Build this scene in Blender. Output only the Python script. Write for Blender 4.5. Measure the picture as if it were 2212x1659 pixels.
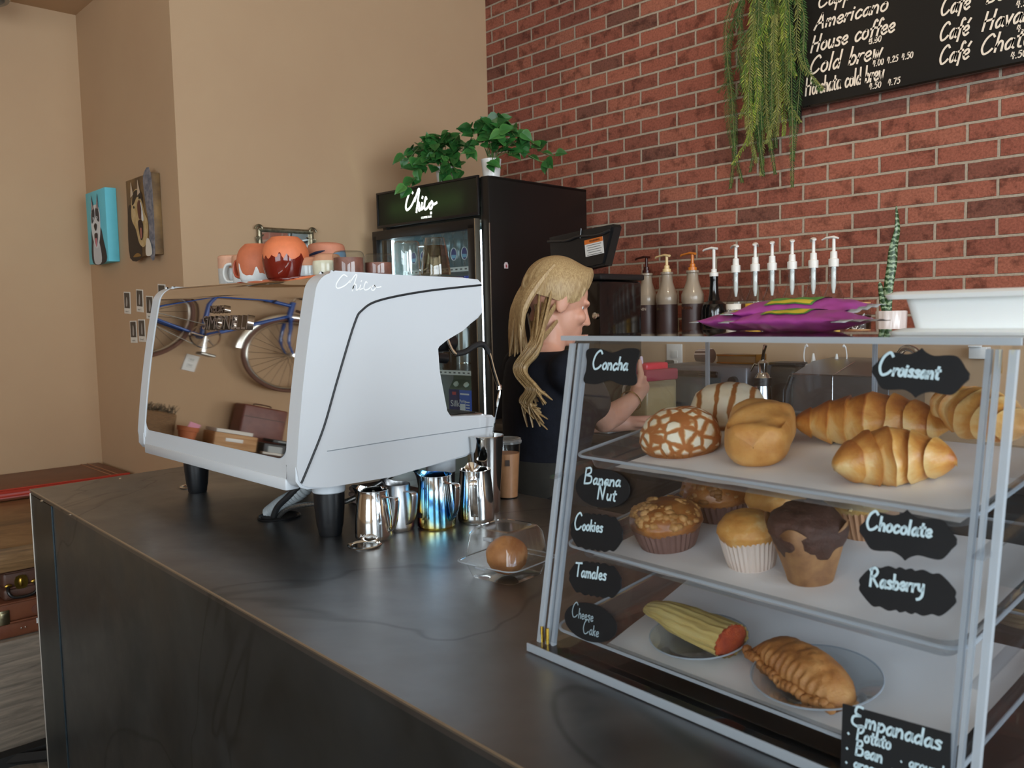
import bpy, bmesh, math, random
from mathutils import Vector, Matrix, noise as mnoise
R_ = math.radians
PI = math.pi
random.seed(7)
S = bpy.context.scene
for o in list(bpy.data.objects):
    bpy.data.objects.remove(o, do_unlink=True)
COL = S.collection

# ------------------------------------------------------------------ camera
BY, PT, RO, ZC, CT = R_(43.14), R_(4.52), R_(-1.24), 1.48, 1.06      # yaw, pitch, roll, eye height, counter height
_f0 = Vector((-math.cos(BY), math.sin(BY), 0)); _rt = Vector((math.sin(BY), math.cos(BY), 0))
_fw = _f0 * math.cos(PT) - Vector((0, 0, math.sin(PT))); _up = _rt.cross(_fw)
_r = _rt * math.cos(RO) + _up * math.sin(RO); _u = -_rt * math.sin(RO) + _up * math.cos(RO)
cam = bpy.data.cameras.new('camera'); camo = bpy.data.objects.new('camera', cam); COL.objects.link(camo)
camo.matrix_world = Matrix(((_r.x, _u.x, -_fw.x, 0), (_r.y, _u.y, -_fw.y, 0), (_r.z, _u.z, -_fw.z, ZC), (0, 0, 0, 1)))
cam.sensor_width = 36; cam.sensor_fit = 'HORIZONTAL'; cam.lens = 1850 / 2212 * 36; cam.clip_start = .02
cam.dof.use_dof = True; cam.dof.focus_distance = 1.95; cam.dof.aperture_fstop = 11
S.camera = camo

# ------------------------------------------------------------------ light
def srgb(c):
    if isinstance(c, str):
        c = c.lstrip('#'); c = tuple(int(c[i:i + 2], 16) for i in (0, 2, 4))
    return tuple((x / 255 / 12.92) if x / 255 <= .04045 else ((x / 255 + .055) / 1.055) ** 2.4 for x in c[:3])
w = bpy.data.worlds.new('world'); S.world = w; w.use_nodes = True
w.node_tree.nodes['Background'].inputs[0].default_value = (.80, .90, 1, 1)
w.node_tree.nodes['Background'].inputs[1].default_value = 3.0
def area(name, loc, to, sx, sy, power, col):
    l = bpy.data.lights.new(name, 'AREA'); l.shape = 'RECTANGLE'; l.size = sx; l.size_y = sy; l.energy = power; l.color = col
    o = bpy.data.objects.new(name, l); COL.objects.link(o); o.location = loc
    o.rotation_euler = (Vector(to) - Vector(loc)).to_track_quat('-Z', 'Y').to_euler(); return o
def spot(name, loc, to, power, col, ang, blend=.5, rad=.03):
    l = bpy.data.lights.new(name, 'SPOT'); l.energy = power; l.color = col; l.spot_size = R_(ang); l.spot_blend = blend; l.shadow_soft_size = rad
    o = bpy.data.objects.new(name, l); COL.objects.link(o); o.location = loc
    o.rotation_euler = (Vector(to) - Vector(loc)).to_track_quat('-Z', 'Y').to_euler(); return o
DAY = (.86, .94, 1.0)
area('window_daylight', (3.12, .9, 1.85), (-3, .9, 1.6), 2.2, 2.0, 95, DAY)
area('window_daylight', (3.12, -1.9, 1.85), (-3, -1.5, 1.6), 2.2, 2.0, 80, DAY)
area('window_daylight', (.4, -3.52, 1.85), (0, 3, 1.5), 2.4, 2.0, 55, DAY)
WARM = (1, .80, .58)
spot('track_spot', (-.55, 1.75, 3.6), (-.95, 3.1, 1.9), 44, WARM, 62, .6)
spot('track_spot', (-1.9, 1.75, 3.6), (-2.2, 3.1, 1.9), 24, WARM, 66, .7)
S.view_settings.view_transform = 'Standard'; S.view_settings.look = 'None'; S.view_settings.gamma = 1
S.view_settings.use_curve_mapping = False
S.view_settings.exposure = 0.18
S.cycles.transparent_max_bounces = 40; S.cycles.max_bounces = 10; S.cycles.diffuse_bounces = 4; S.cycles.glossy_bounces = 5
S.cycles.transmission_bounces = 8; S.cycles.caustics_reflective = False; S.cycles.caustics_refractive = False
S.cycles.sample_clamp_indirect = 6; S.cycles.use_denoising = True; S.cycles.blur_glossy = .5

# ------------------------------------------------------------------ materials
MATS = {}
def newmat(name):
    m = bpy.data.materials.new(name); m.use_nodes = True; nt = m.node_tree
    return m, nt, nt.nodes['Principled BSDF'], nt.nodes['Material Output']
def N(nt, typ, **kw):
    n = nt.nodes.new(typ)
    for k, v in kw.items():
        if k.startswith('i_'):
            n.inputs[int(k[2:])].default_value = v
        else:
            setattr(n, k, v)
    return n
def ramp(nt, stops, interp='LINEAR'):
    n = nt.nodes.new('ShaderNodeValToRGB'); cr = n.color_ramp; cr.interpolation = interp
    while len(cr.elements) < len(stops): cr.elements.new(.5)
    for e, (p, c) in zip(cr.elements, stops):
        e.position = p; e.color = (*srgb(c), 1) if not isinstance(c, float) else (c, c, c, 1)
    return n
def coords(nt, scale=(1, 1, 1), kind='Object'):
    tc = nt.nodes.new('ShaderNodeTexCoord'); mp = nt.nodes.new('ShaderNodeMapping'); mp.inputs['Scale'].default_value = scale
    nt.links.new(tc.outputs[kind], mp.inputs[0]); return mp.outputs[0]
def noise(nt, vec, scale, detail=4, rough=.6, dist=0):
    n = nt.nodes.new('ShaderNodeTexNoise'); n.inputs['Scale'].default_value = scale; n.inputs['Detail'].default_value = detail
    n.inputs['Roughness'].default_value = rough; n.inputs['Distortion'].default_value = dist
    nt.links.new(vec, n.inputs['Vector']); return n
def bump(nt, b, h, strength=.3, dist=.002):
    n = nt.nodes.new('ShaderNodeBump'); n.inputs['Strength'].default_value = strength; n.inputs['Distance'].default_value = dist
    nt.links.new(h, n.inputs['Height']); nt.links.new(n.outputs[0], b.inputs['Normal']); return n
def M(name, col, rough=.5, metal=0, var=None, vscale=20, bmp=0, bscale=200, coat=0, sss=0, emit=None, estr=0, spec=.5, trans=0, stretch=(1, 1, 1)):
    """plain procedural material; VAR: a second colour mixed in by noise"""
    if name in MATS: return MATS[name]
    m, nt, b, out = newmat(name)
    b.inputs['Base Color'].default_value = (*srgb(col), 1); b.inputs['Roughness'].default_value = rough; b.inputs['Metallic'].default_value = metal
    b.inputs['Specular IOR Level'].default_value = spec; b.inputs['Coat Weight'].default_value = coat; b.inputs['Coat Roughness'].default_value = .08
    if sss: b.inputs['Subsurface Weight'].default_value = sss; b.inputs['Subsurface Radius'].default_value = (.012, .006, .003); b.inputs['Subsurface Scale'].default_value = .5
    if trans: b.inputs['Transmission Weight'].default_value = trans
    if emit: b.inputs['Emission Color'].default_value = (*srgb(emit), 1); b.inputs['Emission Strength'].default_value = estr
    vec = coords(nt, stretch) if (var or bmp) else None
    if var:
        n = noise(nt, vec, vscale); r = ramp(nt, [(.35, col), (.68, var)])
        nt.links.new(n.outputs['Fac'], r.inputs[0]); nt.links.new(r.outputs[0], b.inputs['Base Color'])
    if bmp:
        n2 = noise(nt, vec, bscale, 3); bump(nt, b, n2.outputs['Fac'], bmp, .001)
    MATS[name] = m; return m
def CLEAR(name, tint='#ffffff', rough=.03, ior=1.5, body=0.0, bodycol='#e8f0f4', gain=1.0):
    """thin clear sheet: see-through with a fresnel gloss; BODY adds a little milky surface"""
    if name in MATS: return MATS[name]
    m, nt, b, out = newmat(name); nt.nodes.remove(b)
    t = N(nt, 'ShaderNodeBsdfTransparent'); t.inputs[0].default_value = (*srgb(tint), 1)
    g = N(nt, 'ShaderNodeBsdfGlossy'); g.inputs['Roughness'].default_value = rough
    fr = N(nt, 'ShaderNodeFresnel'); fr.inputs[0].default_value = ior
    # the same fresnel on both sides of a face, so that a sheet never turns into a mirror from behind
    geo = N(nt, 'ShaderNodeNewGeometry'); mx0 = N(nt, 'ShaderNodeMix'); mx0.inputs[2].default_value = ior; mx0.inputs[3].default_value = 1 / ior
    nt.links.new(geo.outputs['Backfacing'], mx0.inputs[0]); nt.links.new(mx0.outputs[0], fr.inputs[0])
    mul = N(nt, 'ShaderNodeMath', operation='MULTIPLY'); mul.inputs[1].default_value = gain; mul.use_clamp = True
    nt.links.new(fr.outputs[0], mul.inputs[0])
    mx = N(nt, 'ShaderNodeMixShader'); nt.links.new(mul.outputs[0], mx.inputs[0]); nt.links.new(t.outputs[0], mx.inputs[1]); nt.links.new(g.outputs[0], mx.inputs[2])
    last = mx.outputs[0]
    if body:
        d = N(nt, 'ShaderNodeBsdfTranslucent'); d.inputs[0].default_value = (*srgb(bodycol), 1)
        d2 = N(nt, 'ShaderNodeBsdfDiffuse'); d2.inputs[0].default_value = (*srgb(bodycol), 1)
        ad = N(nt, 'ShaderNodeMixShader', i_0=.5); nt.links.new(d.outputs[0], ad.inputs[1]); nt.links.new(d2.outputs[0], ad.inputs[2])
        mb = N(nt, 'ShaderNodeMixShader', i_0=body); nt.links.new(last, mb.inputs[1]); nt.links.new(ad.outputs[0], mb.inputs[2]); last = mb.outputs[0]
    nt.links.new(last, out.inputs[0]); MATS[name] = m; return m

# ------------------------------------------------------------------ mesh building
class MB:
    def __init__(s): s.bm = bmesh.new(); s.attr = None
    def _xf(s, vs, mtx):
        if mtx is not None:
            for v in vs: v.co = mtx @ v.co
    def box(s, c, d, bev=0, mtx=None, seg=2):
        x, y, z = (k / 2 for k in d)
        vs = [s.bm.verts.new((c[0] + a * x, c[1] + b * y, c[2] + e * z)) for a in (-1, 1) for b in (-1, 1) for e in (-1, 1)]
        fs = [s.bm.faces.new([vs[i] for i in q]) for q in ((0, 1, 3, 2), (4, 6, 7, 5), (0, 4, 5, 1), (2, 3, 7, 6), (0, 2, 6, 4), (1, 5, 7, 3))]
        if bev:
            ed = list({e for f in fs for e in f.edges})
            r = bmesh.ops.bevel(s.bm, geom=ed, offset=bev, segments=seg, affect='EDGES', profile=.5)
            vs = list({v for f in r['faces'] for v in f.verts} | {v for v in vs if v.is_valid})
        s._xf(vs, mtx); return vs
    def surf(s, nu, nv, fn, wu=False, wv=False, mtx=None, capu=False, capv=False):
        """grid surface fn(u, v) with u, v in 0..1; wu, wv: closed that way; capv: n-gon at both v ends"""
        g = [[s.bm.verts.new(fn(i / (nu if wu else nu - 1), j / (nv if wv else nv - 1))) for j in range(nv)] for i in range(nu)]
        for i in range(nu if wu else nu - 1):
            for j in range(nv if wv else nv - 1):
                try: s.bm.faces.new((g[i][j], g[(i + 1) % nu][j], g[(i + 1) % nu][(j + 1) % nv], g[i][(j + 1) % nv]))
                except ValueError: pass
        if capv:
            for j in (0, nv - 1):
                try: s.bm.faces.new([g[i][j] for i in range(nu)])
                except ValueError: pass
        if capu:
            for i in (0, nu - 1):
                try: s.bm.faces.new([g[i][j] for j in range(nv)])
                except ValueError: pass
        s._xf([v for r in g for v in r], mtx); return g
    def lathe(s, prof, seg=32, c=(0, 0, 0), mtx=None, warp=None):
        """PROF: (r, z) from the bottom up; r = 0 closes. WARP(r, z, a) -> (r, z)"""
        rings = []
        for r, z in prof:
            if r <= 1e-6: rings.append([s.bm.verts.new((c[0], c[1], c[2] + z))])
            else:
                ring = []
                for i in range(seg):
                    a = 2 * PI * i / seg; rr, zz = warp(r, z, a) if warp else (r, z)
                    ring.append(s.bm.verts.new((c[0] + rr * math.cos(a), c[1] + rr * math.sin(a), c[2] + zz)))
                rings.append(ring)
        for p, q in zip(rings, rings[1:]):
            for i in range(seg):
                j = (i + 1) % seg
                if len(p) == 1 and len(q) == 1: break
                if len(p) == 1: s.bm.faces.new((p[0], q[j], q[i]))
                elif len(q) == 1: s.bm.faces.new((p[i], p[j], q[0]))
                else: s.bm.faces.new((p[i], p[j], q[j], q[i]))
        s._xf([v for r in rings for v in r], mtx); return rings
    def tube(s, pts, r, seg=8, closed=False, cap=True, flat=None, mtx=None, up=None):
        """tube along points; R a number or a list; FLAT (a, b): an elliptical section"""
        P = [Vector(p) for p in pts]; n = len(P); rs = r if isinstance(r, (list, tuple)) else [r] * n
        ref = Vector(up) if up else Vector((0, 0, 1)); rings = []
        last = None
        for i in range(n):
            t = (P[(i + 1) % n] - P[i - 1]) if closed else (P[min(i + 1, n - 1)] - P[max(i - 1, 0)])
            if t.length < 1e-9: t = Vector((0, 0, 1))
            t.normalize()
            if last is None:
                a = ref if abs(t.dot(ref)) < .95 else Vector((1, 0, 0))
                x = (a - t * a.dot(t)).normalized()
            else: 
                x = last - t * last.dot(t); x = x.normalized() if x.length > 1e-6 else last
            last = x; y = t.cross(x); fa, fb = flat or (1, 1)
            rings.append([s.bm.verts.new(P[i] + x * (rs[i] * fa * math.cos(2 * PI * k / seg)) + y * (rs[i] * fb * math.sin(2 * PI * k / seg))) for k in range(seg)])
        for i in range(n if closed else n - 1):
            p, q = rings[i], rings[(i + 1) % n]
            for k in range(seg):
                s.bm.faces.new((p[k], p[(k + 1) % seg], q[(k + 1) % seg], q[k]))
        if cap and not closed:
            s.bm.faces.new(rings[0][::-1]); s.bm.faces.new(rings[-1])
        s._xf([v for q in rings for v in q], mtx); return rings
    def prism(s, pts, h, mtx=None, z=0, bev=0):
        """extrude a 2D outline from z to z + h"""
        a = [s.bm.verts.new((p[0], p[1], z)) for p in pts]; b = [s.bm.verts.new((p[0], p[1], z + h)) for p in pts]; n = len(pts)
        f1 = s.bm.faces.new(a[::-1]); f2 = s.bm.faces.new(b)
        for i in range(n): s.bm.faces.new((a[i], a[(i + 1) % n], b[(i + 1) % n], b[i]))
        vs = a + b
        if bev:
            r = bmesh.ops.bevel(s.bm, geom=list(f2.edges) + list(f1.edges), offset=bev, segments=2, affect='EDGES')
            vs = list({v for f in r['faces'] for v in f.verts} | {v for v in vs if v.is_valid})
        s._xf(vs, mtx); return vs
    def sphere(s, c, r, seg=16, rings=10, sc=(1, 1, 1), fn=None, mtx=None):
        return s.surf(seg, rings, lambda u, v: s._sp(u, v, c, r, sc, fn), wu=True, mtx=mtx)
    def _sp(s, u, v, c, r, sc, fn):
        v = .002 + .996 * v; d = Vector((math.cos(2 * PI * u) * math.sin(PI * v), math.sin(2 * PI * u) * math.sin(PI * v), -math.cos(PI * v)))
        k = fn(d) if fn else 1
        return Vector(c) + Vector((d.x * sc[0], d.y * sc[1], d.z * sc[2])) * r * k
    def quad(s, a, b, c, d): s.bm.faces.new([s.bm.verts.new(p) for p in (a, b, c, d)])
    def obj(s, name, mat, parent=None, smooth=True, ang=35, loc=None, rot=None, kind=None, label=None, sub=0, solid=0, attr=None, weld=True):
        if weld: bmesh.ops.remove_doubles(s.bm, verts=s.bm.verts, dist=1e-6)
        bmesh.ops.recalc_face_normals(s.bm, faces=s.bm.faces)
        me = bpy.data.meshes.new(name); s.bm.to_mesh(me); s.bm.free()
        for m in (mat if isinstance(mat, (list, tuple)) else [mat]): me.materials.append(m)
        if smooth:
            me.polygons.foreach_set('use_smooth', [True] * len(me.polygons)); me.set_sharp_from_angle(angle=R_(ang))
        if attr:                                  # a per-vertex number that a material reads (bands of a croissant, drips of a glaze)
            a = me.attributes.new('band', 'FLOAT', 'POINT'); a.data.foreach_set('value', [attr(v.co) for v in me.vertices])
        o = bpy.data.objects.new(name, me); COL.objects.link(o)
        if solid: md = o.modifiers.new('solid', 'SOLIDIFY'); md.thickness = solid; md.offset = 0
        if sub: md = o.modifiers.new('sub', 'SUBSURF'); md.levels = sub; md.render_levels = sub
        if parent: o.parent = parent
        if loc: o.location = loc
        if rot: o.rotation_euler = rot
        if kind: o['kind'] = kind
        if label: o['label'] = label
        return o
def tag(o, label, cat, group=None, kind=None):
    o['label'] = label; o['category'] = cat
    if group: o['group'] = group
    if kind: o['kind'] = kind
    return o
def thing(name, label, cat, loc=(0, 0, 0), rz=0, group=None, rot=None):
    o = bpy.data.objects.new(name, None); COL.objects.link(o); o.location = loc; o.empty_display_size = .05
    o.rotation_euler = rot or (0, 0, rz); return tag(o, label, cat, group)
def struct(o): o['kind'] = 'structure'; return o
def dup(src, loc, rz=None, label=None, scale=None):
    """a copy of a thing with copies of its parts and sub-parts"""
    r = src.copy(); COL.objects.link(r); r.location = loc
    if rz is not None: r.rotation_euler = (src.rotation_euler[0], src.rotation_euler[1], rz)
    if scale: r.scale = scale if isinstance(scale, tuple) else (scale,) * 3
    if label: r['label'] = label
    for ch in list(src.children):
        c = ch.copy(); COL.objects.link(c); c.parent = r
        for g in ch.children:
            d = g.copy(); COL.objects.link(d); d.parent = c
    return r
def smooth_pts(pts, k=6, closed=False):
    """Catmull-Rom through the points"""
    P = [Vector(p) for p in pts]; n = len(P); out = []
    if n < 3: return P
    for i in range(n if closed else n - 1):
        p0, p1, p2, p3 = (P[(i - 1) % n], P[i], P[(i + 1) % n], P[(i + 2) % n]) if closed else (P[max(i - 1, 0)], P[i], P[i + 1], P[min(i + 2, n - 1)])
        for j in range(k):
            t = j / k
            out.append(.5 * ((2 * p1) + (p2 - p0) * t + (2 * p0 - 5 * p1 + 4 * p2 - p3) * t * t + (3 * p1 - p0 - 3 * p2 + p3) * t ** 3))
    if not closed: out.append(P[-1])
    return out
def frame(o, x, y):
    """matrix whose local x, y run along the two given directions, z out of them"""
    x = Vector(x).normalized(); y = Vector(y); y = (y - x * y.dot(x)).normalized(); z = x.cross(y)
    return Matrix(((x.x, y.x, z.x, o[0]), (x.y, y.y, z.y, o[1]), (x.z, y.z, z.z, o[2]), (0, 0, 0, 1)))
def nz(p, s=1, o=0): return mnoise.noise(Vector(p) * s + Vector((o, o * 1.7, o * .3)))

# ------------------------------------------------------------------ handwriting: one-stroke letters
G = {
 'a': (.85, [[(.72, .8), (.4, 1), (.06, .55), (.2, .02), (.55, .2), (.72, .85)], [(.72, .95), (.7, .25), (.9, .02)]]),
 'b': (.85, [[(.12, 1.9), (.1, .05)], [(.1, .6), (.45, 1), (.8, .6), (.6, .05), (.12, .08)]]),
 'c': (.8, [[(.72, .85), (.42, 1), (.08, .55), (.2, .05), (.5, 0), (.8, .25)]]),
 'd': (.9, [[(.72, .7), (.38, 1), (.05, .5), (.25, 0), (.7, .35)], [(.76, 1.9), (.74, 0)]]),
 'e': (.8, [[(.1, .48), (.5, .52), (.72, .72), (.5, 1), (.15, .8), (.1, .3), (.4, 0), (.78, .2)]]),
 'f': (.6, [[(.75, 1.7), (.55, 1.9), (.36, 1.5), (.3, .3), (.22, -.45)], [(.05, .95), (.65, 1.02)]]),
 'g': (.85, [[(.7, .8), (.38, 1), (.06, .55), (.3, .08), (.68, .45)], [(.74, .95), (.72, -.45), (.42, -.8), (.1, -.6)]]),
 'h': (.85, [[(.12, 1.9), (.1, 0)], [(.1, .5), (.45, 1), (.7, .75), (.74, 0)]]),
 'i': (.35, [[(.14, 1), (.12, 0)], [(.16, 1.38), (.18, 1.48)]]),
 'k': (.8, [[(.12, 1.9), (.1, 0)], [(.68, 1), (.12, .45)], [(.3, .6), (.76, 0)]]),
 'l': (.35, [[(.16, 1.9), (.12, 0)]]),
 'm': (1.25, [[(.1, 1), (.08, 0)], [(.1, .55), (.38, 1), (.58, .7), (.58, 0)], [(.58, .55), (.88, 1), (1.1, .7), (1.12, 0)]]),
 'n': (.9, [[(.1, 1), (.08, 0)], [(.1, .55), (.45, 1), (.72, .7), (.76, 0)]]),
 'o': (.85, [[(.5, 1), (.12, .75), (.1, .25), (.42, 0), (.76, .3), (.7, .85), (.42, 1.0)]]),
 'p': (.85, [[(.12, 1), (.08, -.8)], [(.12, .7), (.45, 1), (.8, .6), (.5, .05), (.12, .2)]]),
 'r': (.65, [[(.1, 1), (.08, 0)], [(.1, .5), (.35, .92), (.65, .95)]]),
 's': (.75, [[(.68, .88), (.4, 1), (.14, .78), (.58, .42), (.52, .05), (.06, .1)]]),
 't': (.65, [[(.36, 1.6), (.3, .2), (.6, 0)], [(.05, 1.08), (.68, 1.14)]]),
 'u': (.9, [[(.1, 1), (.1, .3), (.35, 0), (.7, .4)], [(.76, 1), (.74, 0)]]),
 'v': (.8, [[(.08, 1), (.36, 0)], [(.36, 0), (.74, 1)]]),
 'w': (1.1, [[(.08, 1), (.25, 0)], [(.25, 0), (.5, .8)], [(.5, .8), (.72, 0)], [(.72, 0), (1, 1)]]),
 'y': (.85, [[(.1, 1), (.15, .35), (.5, .2), (.72, .6)], [(.78, 1), (.72, -.3), (.4, -.8), (0, -.95)]]),
 'z': (.75, [[(.08, .95), (.68, 1)], [(.68, 1), (.06, .03)], [(.06, .03), (.74, .05)]]),
 'A': (1.3, [[(.05, 0), (.7, 1.9)], [(.7, 1.9), (1.15, 0)], [(.25, .7), (1.05, .75)]]),
 'B': (1.15, [[(.15, 1.85), (.12, 0)], [(.1, 1.8), (.7, 1.9), (.8, 1.35), (.2, 1.0)], [(.2, 1.0), (.95, .85), (.9, .15), (.1, 0)]]),
 'C': (1.25, [[(1.1, 1.6), (.8, 1.9), (.3, 1.5), (.08, .7), (.35, .05), (.8, .1), (1.15, .4)]]),
 'E': (1.15, [[(.9, 1.8), (.4, 1.8), (.3, 1.2), (.75, 1.0)], [(.75, 1), (.15, .8), (.1, .2), (.6, -.05), (1.2, .05)]]),
 'H': (1.25, [[(.15, 1.9), (.05, 0)], [(1.1, 1.95), (.95, 0)], [(.1, .95), (1.05, 1.05)]]),
 'N': (1.2, [[(.12, 0), (.15, 1.85)], [(.15, 1.85), (.8, .02)], [(.8, .02), (1.0, 2.1)]]),
 'P': (1.05, [[(.2, 1.8), (.15, 0)], [(0, 1.75), (.7, 1.9), (.95, 1.45), (.65, 1.0), (.2, .95)]]),
 'R': (1.15, [[(.2, 1.8), (.12, 0)], [(.0, 1.65), (.6, 1.9), (.9, 1.5), (.6, 1.05), (.2, 1.0)], [(.3, 1.0), (1.0, .05)]]),
 'T': (1.1, [[(0, 1.8), (1.2, 1.85)], [(.6, 1.8), (.5, 0)]]),
 '0': (.8, [[(.42, 1.5), (.1, 1.1), (.12, .35), (.42, 0), (.7, .4), (.7, 1.15), (.4, 1.5)]]),
 '2': (.8, [[(.1, 1.2), (.4, 1.5), (.68, 1.15), (.4, .6), (.05, .05)], [(.05, .05), (.75, .05)]]),
 '3': (.8, [[(.1, 1.4), (.5, 1.5), (.62, 1.1), (.3, .8)], [(.3, .8), (.7, .6), (.55, .05), (.05, .1)]]),
 '4': (.85, [[(.3, 1.5), (.08, .65)], [(.08, .65), (.8, .68)], [(.62, 1.4), (.55, 0)]]),
 '5': (.8, [[(.68, 1.5), (.2, 1.48)], [(.2, 1.48), (.12, .9)], [(.12, .9), (.55, .95), (.7, .4), (.35, 0), (.05, .15)]]),
 '7': (.8, [[(.05, 1.45), (.75, 1.5)], [(.75, 1.5), (.3, 0)]]),
 '.': (.35, [[(.14, .08), (.18, 0)]]), '*': (.7, [[(.25, .55), (.35, .45)]]), ' ': (.7, []),
 "\u00e9": (.8, [[(.1, .48), (.5, .52), (.72, .72), (.5, 1), (.15, .8), (.1, .3), (.4, 0), (.78, .2)], [(.5, 1.3), (.75, 1.7)]]),
}
def ribbon(mb, pts, wd, mtx, th=.0006):
    """a flat painted stroke of width WD on the plane z = 0 of MTX"""
    P = [Vector((p[0], p[1], 0)) for p in pts]; L, Rr = [], []
    for i, p in enumerate(P):
        t = (P[min(i + 1, len(P) - 1)] - P[max(i - 1, 0)])
        if t.length < 1e-9: t = Vector((1, 0, 0))
        t.normalize(); n = Vector((-t.y, t.x, 0)) * wd / 2
        if i == 0: p = p - t * wd * .35
        if i == len(P) - 1: p = p + t * wd * .35
        L.append(p + n); Rr.append(p - n)
    up = Vector((0, 0, th))
    a = [mb.bm.verts.new(mtx @ (v + up)) for v in L]; b = [mb.bm.verts.new(mtx @ (v + up)) for v in Rr]
    for i in range(len(P) - 1): mb.bm.faces.new((a[i], b[i], b[i + 1], a[i + 1]))
def write(mb, txt, mtx, xh, wd, slant=.15, sp=.22, width=None, jit=.0, cap=1.0):
    """write TXT on the plane of MTX from its origin: XH the height of a small letter, WIDTH the length to fill"""
    rnd = random.Random(sum(map(ord, txt)))
    tot = sum(G[c][0] * (cap if c.isupper() and cap > 1 else 1) + sp for c in txt) - sp; kx = (width / (tot * xh)) if width else 1; x = 0
    for c in txt:
        adv, st = G[c]; jy = rnd.uniform(-jit, jit)
        k = cap if c.isupper() else 1
        for s in st:
            q = [((x + px * (k if k > 1 else 1) + slant * py) * xh * kx, (py * k + jy) * xh) for px, py in s]
            ribbon(mb, smooth_pts([(a, b, 0) for a, b in q], 5) if len(q) > 2 else [(a, b) for a, b in q], wd, mtx)
        x += adv * (k if k > 1 else 1) + sp
CHICO = [[(1.775, 1.09), (1.745, 1.10), (1.70, 1.055), (1.688, 1.025), (1.705, 1.012), (1.755, 1.03), (1.80, 1.065)],
         [(1.795, 1.05), (1.838, 1.10), (1.852, 1.098), (1.84, 1.07), (1.812, .995)], [(1.815, 1.01), (1.838, 1.04), (1.846, 1.025), (1.843, 1.0), (1.865, 1.01)],
         [(1.88, 1.035), (1.87, 1.005), (1.895, 1.012)], [(1.884, 1.058), (1.888, 1.064)],
         [(1.932, 1.05), (1.922, 1.058), (1.905, 1.02), (1.913, 1.002), (1.94, 1.008), (1.965, 1.025)],
         [(1.99, 1.035), (1.968, 1.022), (1.967, 1.003), (1.985, 1.002), (1.998, 1.02), (1.99, 1.035), (2.01, 1.02), (2.045, 1.025)]]
def chico(mb, mtx, width, wd, hk=1.0):
    k = width / .357
    for s in CHICO: ribbon(mb, smooth_pts([((x - 1.688) * k, (y - .995) * k * hk, 0) for x, y in s], 6), wd, mtx)
def text_obj(name, txt, size, mat, parent, mtx, ext=.0004, bold=0, sx=1):
    """printed lettering with the built-in font, turned into a mesh"""
    cu = bpy.data.curves.new(name, 'FONT'); cu.body = txt; cu.size = size; cu.extrude = ext; cu.offset = bold; cu.align_x = 'CENTER'; cu.align_y = 'CENTER'; cu.resolution_u = 3
    t = bpy.data.objects.new(name, cu); COL.objects.link(t); dg = bpy.context.evaluated_depsgraph_get()
    me = bpy.data.meshes.new_from_object(t.evaluated_get(dg)); bpy.data.objects.remove(t, do_unlink=True)
    me.transform(mtx @ Matrix.Diagonal((sx, 1, 1, 1))); me.name = name; me.materials.clear(); me.materials.append(mat)
    o = bpy.data.objects.new(name, me); COL.objects.link(o)
    if parent: o.parent = parent
    return o
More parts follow.
